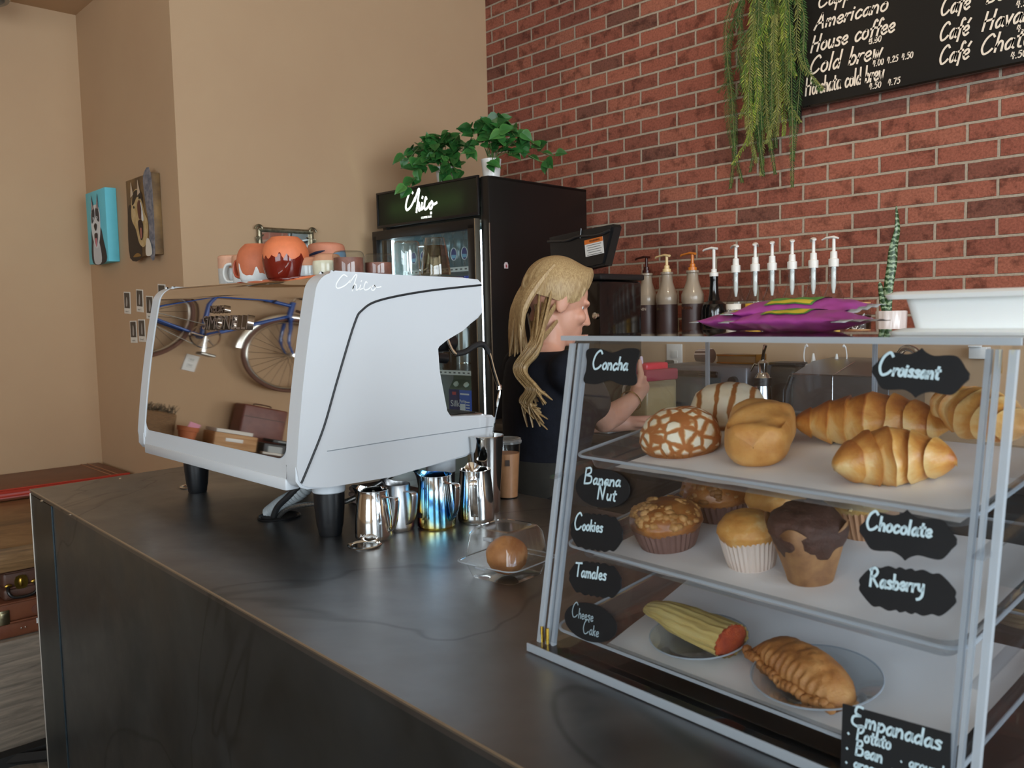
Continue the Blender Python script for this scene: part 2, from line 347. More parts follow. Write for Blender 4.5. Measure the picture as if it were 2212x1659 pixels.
# ------------------------------------------------------------------ shared materials
def brick_mat():
    m, nt, b, out = newmat('red brick'); b.inputs['Roughness'].default_value = .85; b.inputs['Specular IOR Level'].default_value = .25
    tc = N(nt, 'ShaderNodeTexCoord'); sep = N(nt, 'ShaderNodeSeparateXYZ'); cmb = N(nt, 'ShaderNodeCombineXYZ')
    nt.links.new(tc.outputs['Object'], sep.inputs[0]); nt.links.new(sep.outputs[0], cmb.inputs[0]); nt.links.new(sep.outputs[2], cmb.inputs[1])
    wob = noise(nt, cmb.outputs[0], 9, 3); wv = N(nt, 'ShaderNodeVectorMath', operation='SCALE'); wv.inputs['Scale'].default_value = .006
    sb = N(nt, 'ShaderNodeVectorMath', operation='SUBTRACT'); sb.inputs[1].default_value = (.5, .5, .5)
    nt.links.new(wob.outputs['Color'], sb.inputs[0]); nt.links.new(sb.outputs[0], wv.inputs[0])
    ad = N(nt, 'ShaderNodeVectorMath', operation='ADD'); nt.links.new(cmb.outputs[0], ad.inputs[0]); nt.links.new(wv.outputs[0], ad.inputs[1])
    def br(c1, c2, mo):
        t = N(nt, 'ShaderNodeTexBrick'); t.offset = .5; t.squash = 1; t.inputs['Scale'].default_value = 1
        t.inputs['Brick Width'].default_value = .1945; t.inputs['Row Height'].default_value = .0632; t.inputs['Mortar Size'].default_value = .0054
        t.inputs['Mortar Smooth'].default_value = .25; t.inputs['Bias'].default_value = 0
        for k, c in (('Color1', c1), ('Color2', c2), ('Mortar', mo)): t.inputs[k].default_value = (*c, 1)
        nt.links.new(ad.outputs[0], t.inputs['Vector']); return t
    rnd = br((0, 0, 0), (1, 1, 1), (.5, .5, .5))                       # a random number per brick
    cr = ramp(nt, [(0, '#7d5347'), (.16, '#8c5547'), (.34, '#9a5b4b'), (.7, '#a46351'), (1, '#ab6c58')])
    nt.links.new(rnd.outputs['Color'], cr.inputs[0])
    n1 = noise(nt, cmb.outputs[0], 14, 6, .65); r1 = ramp(nt, [(.36, '#4a332e'), (.50, '#ffffff')])
    nt.links.new(n1.outputs['Fac'], r1.inputs[0])
    mx = N(nt, 'ShaderNodeMix', data_type='RGBA', blend_type='MULTIPLY'); mx.inputs[0].default_value = .55
    nt.links.new(cr.outputs[0], mx.inputs[6]); nt.links.new(r1.outputs[0], mx.inputs[7])
    n2 = noise(nt, cmb.outputs[0], 120, 4, .7); r2 = ramp(nt, [(.3, '#8a8a8a'), (.62, '#ffffff'), (.8, '#ffffff')])
    nt.links.new(n2.outputs['Fac'], r2.inputs[0])
    mx2 = N(nt, 'ShaderNodeMix', data_type='RGBA', blend_type='MULTIPLY'); mx2.inputs[0].default_value = .6
    nt.links.new(mx.outputs[2], mx2.inputs[6]); nt.links.new(r2.outputs[0], mx2.inputs[7])
    mort = ramp(nt, [(.3, '#9b8f81'), (.7, '#b3a695')]); nt.links.new(n2.outputs['Fac'], mort.inputs[0])
    fin = N(nt, 'ShaderNodeMix', data_type='RGBA'); nt.links.new(rnd.outputs['Fac'], fin.inputs[0])
    nt.links.new(mx2.outputs[2], fin.inputs[6]); nt.links.new(mort.outputs[0], fin.inputs[7]); nt.links.new(fin.outputs[2], b.inputs['Base Color'])
    h = N(nt, 'ShaderNodeMath', operation='MULTIPLY_ADD'); h.inputs[1].default_value = -1; h.inputs[2].default_value = 1
    nt.links.new(rnd.outputs['Fac'], h.inputs[0])
    h2 = N(nt, 'ShaderNodeMath', operation='MULTIPLY_ADD'); h2.inputs[1].default_value = .25; nt.links.new(n2.outputs['Fac'], h2.inputs[0]); nt.links.new(h.outputs[0], h2.inputs[2])
    bump(nt, b, h2.outputs[0], .9, .007)
    return m
def wood(name, c1, c2, c3, scale=1.0, axis=(1, 12, 12), rough=.5, coat=0):
    m, nt, b, out = newmat(name); v = coords(nt, axis); n = noise(nt, v, 4 * scale, 6, .65, .8)
    r = ramp(nt, [(.3, c1), (.5, c2), (.68, c3)]); nt.links.new(n.outputs['Fac'], r.inputs[0]); nt.links.new(r.outputs[0], b.inputs['Base Color'])
    b.inputs['Roughness'].default_value = rough; b.inputs['Coat Weight'].default_value = coat; bump(nt, b, n.outputs['Fac'], .3, .002); return m
def steel_mat(name, stain=True, dark=False):
    """hot-rolled, waxed steel sheet with patina patches and thin stain outlines"""
    m, nt, b, out = newmat(name); v = coords(nt); n = noise(nt, v, 2.2, 5, .6, .6)
    r = ramp(nt, [(.32, '#74777a' if not dark else '#5a6268'), (.5, '#8b8d8f' if not dark else '#6d757b'), (.7, '#7c7c7d' if not dark else '#626a70')]); nt.links.new(n.outputs['Fac'], r.inputs[0])
    n2 = noise(nt, v, 1.4, 3, .5, 1.2); edge = ramp(nt, [(.487, 1.0), (.4985, .62), (.502, .62), (.513, 1.0)])      # outlines of dried puddles
    nt.links.new(n2.outputs['Fac'], edge.inputs[0])
    mx = N(nt, 'ShaderNodeMix', data_type='RGBA', blend_type='MULTIPLY'); mx.inputs[0].default_value = .8 if stain else 0
    nt.links.new(r.outputs[0], mx.inputs[6]); nt.links.new(edge.outputs[0], mx.inputs[7]); nt.links.new(mx.outputs[2], b.inputs['Base Color'])
    b.inputs['Metallic'].default_value = 1
    rr = ramp(nt, [(.3, .30), (.7, .42)]); n3 = noise(nt, v, 7, 4); nt.links.new(n3.outputs['Fac'], rr.inputs[0]); nt.links.new(rr.outputs[0], b.inputs['Roughness'])
    bump(nt, b, n2.outputs['Fac'], .05, .004); return m
TAN = M('tan wall paint', '#c3a584', .8, var='#bfa080', vscale=1.5, bmp=.12, bscale=160, spec=.25)
CEILM = M('ceiling paint', '#cdb598', .9, spec=.2)
BRICK = brick_mat()
STEEL = steel_mat('blackened steel sheet'); STEELF = steel_mat('blackened steel front', True, True)
CHROME = M('polished steel', '#dcdcda', .09, 1); BRUSH = M('brushed steel', '#c2c3c4', .28, 1, bmp=.1, bscale=300, stretch=(1, 1, 30))
MIRROR = M('mirror polished steel', '#d9d2ca', .025, 1)
BLACK = M('black plastic', '#17181a', .35); BLACKM = M('matte black', '#121212', .75); GLOSSB = M('gloss black', '#0d0d0e', .12, coat=.3)
WHITE = M('white plastic', '#e9e9e6', .4); WHITEP = M('white powder coat', '#ccd2d8', .3, coat=.2)
DARKGAP = M('dark gap', '#202428', .6)
RUBBER = M('dark rubber', '#1c1d1f', .6)
GLASS = CLEAR('clear glass', '#f4f8f8', .01, 1.5, gain=1.3)
ACRYL = CLEAR('clear acrylic', '#f6f8fa', .02, 1.48)
ACEDGE = CLEAR('acrylic edge', '#eef4f8', .06, 1.5, body=.62, bodycol='#dfe8f0', gain=2)
THINPL = CLEAR('thin clear plastic', '#fbfdfd', .05, 1.5, gain=1.5)

# ------------------------------------------------------------------ setting
def wall(name, a, b, m, **k):
    mb = MB(); c = [(p + q) / 2 for p, q in zip(a, b)]; mb.box(c, [abs(q - p) for p, q in zip(a, b)]); return struct(mb.obj(name, m, smooth=False, **k))
XL, YC, XS, YB, ZL = -4.575, 1.423, -3.45, 3.1, 1.385
def floor_mat():
    m, nt, b, out = newmat('wood look floor'); v = coords(nt, (1, 1, 1))
    t = N(nt, 'ShaderNodeTexBrick'); t.offset = .37; t.inputs['Scale'].default_value = 1; t.inputs['Brick Width'].default_value = .9; t.inputs['Row Height'].default_value = .15
    t.inputs['Mortar Size'].default_value = .003
    for k, c in (('Color1', '#8d8378'), ('Color2', '#6d6359'), ('Mortar', '#4d463f')): t.inputs[k].default_value = (*srgb(c), 1)
    nt.links.new(v, t.inputs['Vector']); n = noise(nt, coords(nt, (2, 20, 1)), 3, 6); r = ramp(nt, [(.3, '#9a9a9a'), (.7, '#ffffff')]); nt.links.new(n.outputs['Fac'], r.inputs[0])
    mx = N(nt, 'ShaderNodeMix', data_type='RGBA', blend_type='MULTIPLY'); mx.inputs[0].default_value = .8
    nt.links.new(t.outputs['Color'], mx.inputs[6]); nt.links.new(r.outputs[0], mx.inputs[7]); nt.links.new(mx.outputs[2], b.inputs['Base Color'])
    b.inputs['Roughness'].default_value = .45; return m
wall('floor', (-6, -3.7, -.1), (3.4, 3.3, 0), floor_mat())
wall('wall_left', (XL - .12, -3.7, 0), (XL, YC, 4.0), TAN)
wall('wall_return', (XL - .12, YC, 0), (XS - .12, YC + .12, 4.0), TAN)
wall('wall_side', (XS - .12, YC, 0), (XS, YB, 4.0), TAN)
wall('wall_back', (XS - .12, YB, ZL), (3.4, YB + .12, 4.0), BRICK)
wall('wall_lower', (XS, 2.78, 0), (3.2, YB, ZL), TAN)
wall('ceiling', (XL - .12, -3.7, 4.0), (3.4, 3.3, 4.1), CEILM)
# soffit over the left-hand bay
wall('trim_soffit', (XL, -3.6, 2.99), (XS - .75, YC, 4.0), TAN)
def window_wall(name, axis, pos, lo, hi, z0, z1, opens, k0):
    """a wall with rectangular openings, each with a framed pane"""
    mb = MB(); th = .12
    def bx(a, b, za, zb):
        if b - a < 1e-4 or zb - za < 1e-4: return
        if axis == 'x': mb.box((pos + th / 2, (a + b) / 2, (za + zb) / 2), (th, b - a, zb - za))
        else: mb.box(((a + b) / 2, pos - th / 2, (za + zb) / 2), (b - a, th, zb - za))
    cur = lo
    for a, b in opens:
        bx(cur, a, 0, 4.0); bx(a, b, 0, z0); bx(a, b, z1, 4.0); cur = b
    bx(cur, hi, 0, 4.0); struct(mb.obj(name, TAN, smooth=False))
    for i, (a, b) in enumerate(opens):
        f = MB(); fr = .05
        def fb(p, q, za, zb):
            if axis == 'x': f.box((pos + th / 2, (p + q) / 2, (za + zb) / 2), (.06, q - p, zb - za))
            else: f.box(((p + q) / 2, pos - th / 2, (za + zb) / 2), (q - p, .06, zb - za))
        fb(a, a + fr, z0, z1); fb(b - fr, b, z0, z1); fb(a, b, z0, z0 + fr); fb(a, b, z1 - fr, z1); fb((a + b) / 2 - .02, (a + b) / 2 + .02, z0, z1)
        fo = struct(f.obj('window_%d' % (k0 + i), M('window frame', '#2c2a28', .4), smooth=False))
        g = MB()
        if axis == 'x': g.box((pos + th / 2, (a + b) / 2, (z0 + z1) / 2), (.006, b - a - .08, z1 - z0 - .08))
        else: g.box(((a + b) / 2, pos - th / 2, (z0 + z1) / 2), (b - a - .08, .006, z1 - z0 - .08))
        g.obj('pane', GLASS, fo, smooth=False)
window_wall('wall_right', 'x', 3.2, -3.7, 3.2, .75, 2.95, [(-3.05, -.75), (-.25, 2.05)], 1)
window_wall('wall_rear', 'y', -3.6, -4.6, 3.2, .75, 2.95, [(-.85, 1.65)], 3)

# ceiling spotlight can, seen at the top corner
t = thing('ceiling_light', 'round grey metal ceiling light in the bay at the far corner', 'ceiling light', (-4.26, .93, 2.875))
mb = MB(); mb.lathe([(.0, .115), (.105, .115), (.11, .10), (.11, .012), (.125, .006), (.125, 0), (.108, 0), (.10, .02), (0, .04)], 40); mb.obj('housing', M('grey light housing', '#8b8b87', .3, .8), t)
mb = MB(); mb.lathe([(.126, .004), (.129, .010), (.126, .016)], 40); mb.obj('trim_ring', CHROME, t)

# ------------------------------------------------------------------ bar counter
bar = thing('bar_counter', 'long blackened-steel bar counter with seamed front and stained top', 'counter', (-2.461, .585, 0))
def cl(x, y): return (x + 2.461, y - .585)
FL, FRt, BRt, BLt = cl(-2.461, .585), cl(1.3, .4703), cl(1.3, 1.36), cl(-2.516, 1.39)
mb = MB(); mb.prism([FL, FRt, BRt, BLt], .012, z=CT - .012); mb.obj('worktop', STEEL, bar, smooth=False)
def lerp2(a, b, t): return (a[0] + (b[0] - a[0]) * t, a[1] + (b[1] - a[1]) * t)
def slab(p, q, th, z0, z1, inset=0):
    d = Vector((q[0] - p[0], q[1] - p[1])).normalized(); n = Vector((-d.y, d.x))
    return [(p[0] + n.x * inset, p[1] + n.y * inset), (q[0] + n.x * inset, q[1] + n.y * inset), (q[0] + n.x * (inset + th), q[1] + n.y * (inset + th)), (p[0] + n.x * (inset + th), p[1] + n.y * (inset + th))]
sp0 = lerp2(FL, FRt, .054); sp1 = lerp2(FL, FRt, .0555)
mb = MB(); mb.prism(slab(FL, sp0, .02, 0, 1), CT - .014, z=.0); mb.obj('corner_panel', M('corner steel', '#59656b', .36, 1, var='#45525a', vscale=5), bar, smooth=False)
mb = MB(); mb.prism(slab(sp1, FRt, .02, 0, 1, .003), CT - .014, z=.0); mb.obj('front_panel', STEELF, bar, smooth=False)
mb = MB(); mb.prism(slab(sp0, sp1, .01, 0, 1, .012), CT - .014, z=.0); mb.obj('panel_gap', DARKGAP, bar, smooth=False)
mb = MB(); mb.prism(slab(BLt, FL, .02, 0, 1), CT - .014, z=.0); mb.obj('end_panel', STEELF, bar, smooth=False)
mb = MB(); mb.prism(slab(BRt, BLt, .02, 0, 1), CT - .014, z=.0); mb.obj('rear_panel', BLACKM, bar, smooth=False)
mb = MB(); mb.tube([(*FL, CT - .002), (*FRt, CT - .002)], .0024, 6); mb.tube([(FL[0], FL[1], CT - .01), (FL[0], FL[1], .0)], .0022, 6)
mb.obj('weld_edge', M('bare steel edge', '#b9b4ab', .35, 1), bar)
for x, y in ((-2.43, .80), (-2.08, .573), (-2.30, .571)):
    mb = MB(); p = cl(x, y); mb.lathe([(0, .003), (.003, .002), (.0045, 0)], 10, c=(p[0], p[1], CT if y > .6 else CT - .006)); mb.obj('screw', CHROME, bar)
for x, y, r in ((-2.155, .885, .031), (-1.335, .866, .031), (-1.675, .873, .045)):
    p = cl(x, y); mb = MB(); mb.lathe([(r, .0005), (r + .001, .003), (r - .002, .004), (r - .006, .002), (r - .007, .0005)], 36, c=(p[0], p[1], CT)); g = mb.obj('cable_grommet', CHROME if r < .04 else BLACK, bar)
    mb = MB(); mb.lathe([(0, .0009), (r - .006, .0009)], 32, c=(p[0], p[1], CT)); mb.obj('opening', M('grommet opening', '#4a4a48', .25, .9) if r < .04 else BLACKM, g)

# ------------------------------------------------------------------ espresso machine
MX, MY = -1.776, .762
em = thing('espresso_machine', 'white two-group espresso machine with mirrored back on the steel bar', 'espresso machine', (MX, MY, CT))
LZ0, LZ1 = .13, .485
def backy(z):                                             # curved back: lean grows from 5.5 to 13 degrees
    n = 24; zz = max(0, min(z, .50) - LZ0); y = 0
    for i in range(n):
        zi = (i + .5) / n * zz; y += math.tan(R_(5.5 + 7.5 * zi / (LZ1 - LZ0))) * zz / n
    return y
def topprof(e=0.0):                                       # back profile from low edge over the rounded top (y, z)
    pts = [(backy(LZ0 + (.475 - LZ0) * i / 26), LZ0 + (.475 - LZ0) * i / 26) for i in range(27)]
    y1, z1 = pts[-1]; L = R_(13); r = .042; cy, cz = y1 + r * math.cos(L), z1 - r * math.sin(L)
    for i in range(1, 13):
        a = PI - L - (PI / 2 - L) * i / 12; pts.append((cy + r * math.cos(a), cz + r * math.sin(a)))
    return pts
TP = topprof(); YT, ZT = TP[-1]
ZT0 = ZT
# side panel outline (y, z) local: up the back, along the top, beak, notch, down, tray front, belly
SP = [(-.002, LZ0)] + [(p[0] - .004, p[1]) for p in TP[2:-1]] + [(YT, ZT + .004), (.25, ZT - .002), (.40, .503), (.447, .500), (.457, .492), (.457, .43)] + \
     [(.445, .418), (.40, .393), (.355, .374), (.331, .366), (.325, .358), (.333, .31), (.345, .225), (.352, .215), (.36, .214)] + \
     [(.478, .206), (.488, .196), (.482, .165), (.46, .142), (.40, .124), (.21, .109), (.06, .110), (.02, .112), (.006, .118)]
def side(xs, name):
    mb = MB(); s = 1 if xs > 0 else -1
    m = Matrix(((0, 0, 1, xs - (.042 if s > 0 else 0)), (1, 0, 0, 0), (0, 1, 0, 0), (0, 0, 0, 1)))
    mb.prism(SP, .042, mtx=m, bev=.005); return mb.obj(name, WHITEP, em, ang=40)
side(.391, 'side_panel'); side(-.391, 'side_panel')
IN = .349
inner = [(p[0] + .012, p[1]) for p in TP[1:-1]] + [(YT + .01, ZT - .012), (.43, .49), (.44, .43), (.33, .375), (.318, .30), (.318, .216), (.32, .13), (.03, .118)]
mb = MB(); mb.prism(inner, IN * 2, mtx=Matrix(((0, 0, 1, -IN), (1, 0, 0, 0), (0, 1, 0, 0), (0, 0, 0, 1)))); mb.obj('body', M('machine casing', '#3b3d40', .4), em, ang=30)
def backsurf(name, hw, z0, off, m, rc, top=True):
    mb = MB(); pr = [p for p in TP if p[1] >= z0 - 1e-6]
    pr = [(backy(z0), z0)] + [p for p in pr if p[1] > z0 + .002]
    fine = []
    for (y, z) in pr: fine.append((y, z))
    low = [(backy(z0 + rc * (1 - math.cos(a))), z0 + rc * (1 - math.cos(a))) for a in [PI / 2 * i / 8 for i in range(9)]] if rc else []
    fine = low + [p for p in fine if p[1] > (low[-1][1] + .001 if low else -1)]
    nx = 28
    def hwz(z): return hw if z >= z0 + rc else hw - rc + math.sqrt(max(0, rc * rc - (rc - (z - z0)) ** 2))
    g = []
    for (y, z) in fine:
        h = hwz(z); g.append([mb.bm.verts.new((-h + 2 * h * i / nx, y - off, z)) for i in range(nx + 1)])
    for a, b in zip(g, g[1:]):
        for i in range(nx): mb.bm.faces.new((a[i], a[i + 1], b[i + 1], b[i]))
    return mb.obj(name, m, em, ang=80)
backsurf('back_plate', IN, LZ0 - .0, .0005, WHITEP, 0)
mb = MB(); mb.box((0, .012, .119), (2 * IN, .03, .024), .004); mb.obj('lower_rail', WHITEP, em)
mirror = backsurf('mirror_panel', IN - .002, .165, .0022, MIRROR, .03)
mirror['label'] = 'mirror-polished back panel'
cup_rail = MB(); cup_rail.box((0, (YT + .44) / 2 + .01, ZT - .004), (2 * IN, .44 - YT - .02, .008), .002); cup_rail.obj('cup_tray', BRUSH, em)
mb = MB(); o3 = (.391 + .0006)
def sidecurve(pts, r, name, m):
    mb = MB(); mb.tube(smooth_pts([(o3, y, z) for y, z in pts], 8), r, 8); return mb.obj(name, m, em)
sidecurve([(.006, .126), (.03, .17), (.058, .226), (.09, .31), (.131, .412), (.15, .438), (.191, .4565), (.30, .474), (.452, .488)], .0022, 'panel_seam', DARKGAP)
sidecurve([(.062, .178), (.25, .181), (.478, .182)], .0008, 'lower_seam', M('thin seam', '#8a949c', .5))
mb = MB(); chico(mb, frame((o3, .094, .474), (0, 1, 0), (0, 0, 1)), .100, .0024, 1.0); mb.obj('logo_lettering', M('white decal', '#f7f9f9', .35), em)
text_obj('brand_lettering', 'SIMONELLI', .043, M('raised chrome letters', '#a89f98', .18, 1), em, frame((.045, backy(.418) - .005, .418), (1, 0, 0), (0, .17, 1)), .004, 0, 1.06)
text_obj('brand_lettering', 'NUOVA', .022, M('raised chrome letters', '#a89f98', .18, 1), em, frame((.0, backy(.448) - .005, .448), (1, 0, 0), (0, .18, 1)), .004)
for x, y in ((-.305, .105), (.320, .105), (-.305, .385), (.320, .385)):
    mb = MB(); mb.lathe([(0, 0), (.021, 0), (.0225, .003), (.0235, .012), (.0245, .016), (.026, .022), (.0295, .06), (.0305, .088), (0, .088)], 32, c=(x, y, 0)); lg = mb.obj('leg', M('satin black leg', '#16181b', .32), em)
    mb = MB(); mb.lathe([(.0305, .086), (.0325, .088), (.033, .112), (.035, .122), (0, .122)], 32, c=(x, y, 0)); mb.obj('collar', WHITEP, lg)
mb = MB(); mb.box((0, .405, .196), (2 * IN - .004, .165, .024), .004); tr = mb.obj('drip_tray', BRUSH, em)
mb = MB(); mb.box((0, .402, .2085), (2 * IN - .03, .145, .003)); mb.obj('tray_grid', M('dark tray grid', '#2b2a29', .4, .8), tr)
mb = MB(); mb.prism([(.325, .21), (.325, .115), (.46, .140), (.48, .165), (.484, .186)], 2 * IN, mtx=Matrix(((0, 0, 1, -IN), (1, 0, 0, 0), (0, 1, 0, 0), (0, 0, 0, 1)))); mb.obj('lower_front', WHITEP, em, ang=30)
for gx in (-.16, .13):
    mb = MB(); mb.lathe([(0, 0), (.034, 0), (.036, .004), (.036, .05), (.03, .06)], 28, c=(gx, .385, .318)); gh = mb.obj('group_head', BLACK if gx > 0 else CHROME, em)
    mb = MB(); mb.tube([(gx, .41, .335), (gx, .47, .332), (gx, .56, .32)], [.012, .014, .013], 12); mb.obj('portafilter_handle', BLACK, gh)
mb = MB(); mb.lathe([(0, 0), (.018, .001), (.021, .006), (.021, .06), (0, .06)], 24, mtx=Matrix.Translation((.30, .445, .366)) @ Matrix.Rotation(R_(90), 4, 'X')); mb.obj('steam_knob', BLACK, em)
wp = [(-1.45, 1.166, 1.44), (-1.45, 1.172, 1.425), (-1.45, 1.180, 1.411), (-1.45, 1.193, 1.401), (-1.45, 1.219, 1.404), (-1.45, 1.25, 1.417), (-1.45, 1.274, 1.418), (-1.45, 1.289, 1.398), (-1.45, 1.302, 1.358), (-1.45, 1.318, 1.317)]
wl = [(p[0] - MX, p[1] - MY, p[2] - CT) for p in wp]
sw = MB(); sw.tube(smooth_pts(wl, 5), .0048, 10); sw.lathe([(0, 0), (.0062, .002), (.0062, .010), (.0048, .014)], 12, c=(wl[-1][0], wl[-1][1], wl[-1][2] - .006)); swo = sw.obj('steam_wand', CHROME, em)
sw = MB(); sw.tube(smooth_pts(wl[3:8], 5), .0066, 10); sw.obj('rubber_sleeve', RUBBER, swo)
def hose(name, pts, r, m, ridged=False, fl=None):
    p = smooth_pts([(a - MX, b - MY, c - CT) for a, b, c in pts], 14 if ridged else 8); mb = MB()
    mb.tube(p, [r * (1.0 if i % 2 else .84) for i in range(len(p))] if ridged else r, 14); return mb.obj(name, m, em)
hose('drain_hose', [(-1.712, .868, 1.063), (-1.66, .872, 1.092), (-1.60, .885, 1.122), (-1.545, .91, 1.165)], .0155, M('grey corrugated hose', '#8f9699', .45), True)
hose('power_cable', [(-1.672, .858, 1.062), (-1.65, .858, 1.088), (-1.61, .866, 1.118), (-1.56, .89, 1.165)], .0065, RUBBER)
hose('water_hose', [(-1.668, .868, 1.062), (-1.63, .872, 1.085), (-1.56, .885, 1.103), (-1.49, .93, 1.112), (-1.44, 1.02, 1.165)], .0052, M('braided steel hose', '#a9aaa8', .35, .9, var='#6a6a68', vscale=400))
# ------------------------------------------------------------------ cups drying on top of the machine
CZ = CT + ZT0 + .0005
def band_mat(name, hi, lo, hirough=.75, lorough=.12, width=.02, mid=None):
    """two finishes split where the vertex number 'band' crosses zero: bare clay above, glaze below"""
    m, nt, b, out = newmat(name); at = N(nt, 'ShaderNodeAttribute', attribute_name='band'); mr = N(nt, 'ShaderNodeMapRange')
    mr.inputs['From Min'].default_value = -width; mr.inputs['From Max'].default_value = width
    nt.links.new(at.outputs['Fac'], mr.inputs[0]); r = ramp(nt, [(.45, lo), (.55, hi)] if not mid else [(.2, lo), (.45, mid), (.55, mid), (.8, hi)]); nt.links.new(mr.outputs[0], r.inputs[0])
    n = noise(nt, coords(nt), 60, 4); r2 = ramp(nt, [(.3, '#dddddd'), (.7, '#ffffff')]); nt.links.new(n.outputs['Fac'], r2.inputs[0])
    mx = N(nt, 'ShaderNodeMix', data_type='RGBA', blend_type='MULTIPLY'); mx.inputs[0].default_value = .5
    nt.links.new(r.outputs[0], mx.inputs[6]); nt.links.new(r2.outputs[0], mx.inputs[7]); nt.links.new(mx.outputs[2], b.inputs['Base Color'])
    rr = ramp(nt, [(.45, float(lorough)), (.55, float(hirough))]); nt.links.new(mr.outputs[0], rr.inputs[0]); nt.links.new(rr.outputs[0], b.inputs['Roughness']); return m
CLAY = '#c8704c'
def drips(h0, peaks, wd=.16):
    """height of the glaze edge round an upside-down cup: H0 plus narrow runs (angle, height)"""
    def f(co):
        a = math.atan2(co.y, co.x); h = h0 + .003 * math.sin(5 * a + 1) + .002 * math.sin(11 * a)
        for pa, ph in peaks:
            d = (a - pa + PI) % (2 * PI) - PI; h = max(h, h0 - .002 + ph * math.exp(-(d / wd) ** 2 * (1.6 if ph > .02 else 1)) ) if abs(d) < wd * 2 else h
        return (co.z - h) * 100
    return f
def cup(name, label, loc, prof, mat, attr=None, handle=None, rz=0, group=None, cat='cup', hm=None, seg=96):
    t = thing(name, label, cat, loc, rz, group); mb = MB()
    fine = [(p.x, p.y) for p in smooth_pts([(r, z, 0) for r, z in prof], 6)] if len(prof) > 3 else prof
    fine = [(max(0, r), z) for r, z in fine]
    mb.lathe(fine, seg); mb.obj('body', mat, t, attr=attr, ang=50)
    if handle:
        r, z0, z1, out, th = handle; mb = MB()
        mb.tube(smooth_pts([(r - .004, 0, z0), (r + out * .7, 0, z0 + .002), (r + out, 0, (z0 + z1) / 2), (r + out * .7, 0, z1 - .002), (r - .004, 0, z1)], 6), th, 10, flat=(1.6, .7), up=(0, 1, 0)); mb.obj('handle', hm or mat, t, attr=(lambda c: -1) if attr else None)
    return t
def jug(r, h): return [(r * .70, 0), (r * .80, .002), (r * .93, h * .22), (r, h * .45), (r * .97, h * .66), (r * .84, h * .84), (r * .62, h * .96), (r * .5, h * .995), (0, h)]
DK = '#6d1d12'
cup('clay_cup', 'upside-down terracotta cup with thick dark brown glaze runs, on the machine top', (-1.643, .897, CZ), jug(.0485, .088), band_mat('brown glaze on clay', '#d9794e', DK, .55, .08),
    drips(.040, [(-2.75, .012), (-2.3, .034), (-1.75, .014), (-1.45, .010), (-1.1, .010), (-.75, .016), (-.45, .012), (.2, .014), (1, .02), (2, .015), (2.7, .02)], .10))
cup('clay_cup', 'upside-down terracotta cup with white glaze runs, beside the brown-glazed one', (-1.782, .902, CZ), jug(.0435, .084), band_mat('white glaze on clay', CLAY, '#eef0ef', .6, .1),
    drips(.014, [(-2.7, .030), (-2.15, .030), (-1.5, .030), (-1.0, .016), (-.6, .024), (.3, .02), (1.2, .03), (2.2, .02)], .14), handle=(.040, .012, .05, .02, .005), rz=R_(205), hm=M('clay handle', '#b3543a', .4))
cup('clay_cup', 'small dark clay cup tucked behind the brown-glazed terracotta cup', (-1.745, .985, CZ), [(.026, 0), (.030, .02), (.03, .05), (.022, .062), (0, .063)], M('dark clay', '#8a4326', .5, var='#73361f', vscale=30))
cup('mug', 'pale mug with peach top and grey-white base at the end of the row', (-2.0, .945, CZ), [(.030, 0), (.031, .03), (.031, .06), (.028, .073), (0, .075)], band_mat('peach and grey mug', '#d8a588', '#c4c3bf', .6, .3), lambda c: (c.z - .042) * 100)
cup('mug', 'white-handled mug with clay-coloured top, behind the white-dripped cup', (-1.925, .945, CZ), [(.029, 0), (.031, .03), (.031, .058), (.027, .070), (0, .072)], band_mat('peach and white mug', '#cf9a7c', '#e4e5e3', .6, .25), lambda c: (c.z - .040) * 100,
    handle=(.03, .008, .05, .024, .006), rz=R_(215), hm=M('white glaze', '#eceeec', .15))
def painted(c):
    a = math.atan2(c.y, c.x); return (c.z - (.058 + .006 * math.sin(2 * a + .6))) * 100
pc = cup('clay_cup', 'terracotta cup with a painted blue band and dark brush stroke', (-1.701, 1.03, CZ), [(.036, 0), (.041, .02), (.044, .045), (.042, .07), (.034, .083), (0, .087)], band_mat('blue painted clay', '#c98468', '#6d93ae', .6, .3), painted)
mb = MB()
for k in range(3):
    a0 = -2.5 + k * .24; mb.tube([((.0448) * math.cos(a0 + .5 * s), (.0448) * math.sin(a0 + .5 * s), .035 + .028 * math.sin(PI * s)) for s in [i / 10 for i in range(11)]], .0011, 6)
mb.obj('white_arcs', M('white paint', '#eef3f5', .4), pc)
mb = MB(); mb.tube([(.0452 * math.cos(a), .0452 * math.sin(a), .056 + .010 * (a + 1.5)) for a in [-1.6 + i * .09 for i in range(12)]], [.001 + .0022 * math.sin(PI * i / 11) for i in range(12)], 6); mb.obj('brush_stroke', M('navy paint', '#1b2743', .4), pc)
low = [(.026, 0), (.0275, .012), (.027, .028), (.022, .040), (.015, .044), (0, .045)]
cup('bowl_cup', 'small upside-down cup, grey-white glaze with bare clay top', (-1.606, .932, CZ), [(r * .9, z) for r, z in low], band_mat('grey glaze cup', '#c98f70', '#c9d0d3', .6, .15), lambda c: (c.z - .026) * 100)
cup('bowl_cup', 'small upside-down cup, cream glaze with bare clay top', (-1.535, .932, CZ), [(r * 1.12, z * 1.05) for r, z in low], band_mat('cream glaze cup', '#c99474', '#e0dcc3', .6, .15), lambda c: (c.z - .032) * 100)
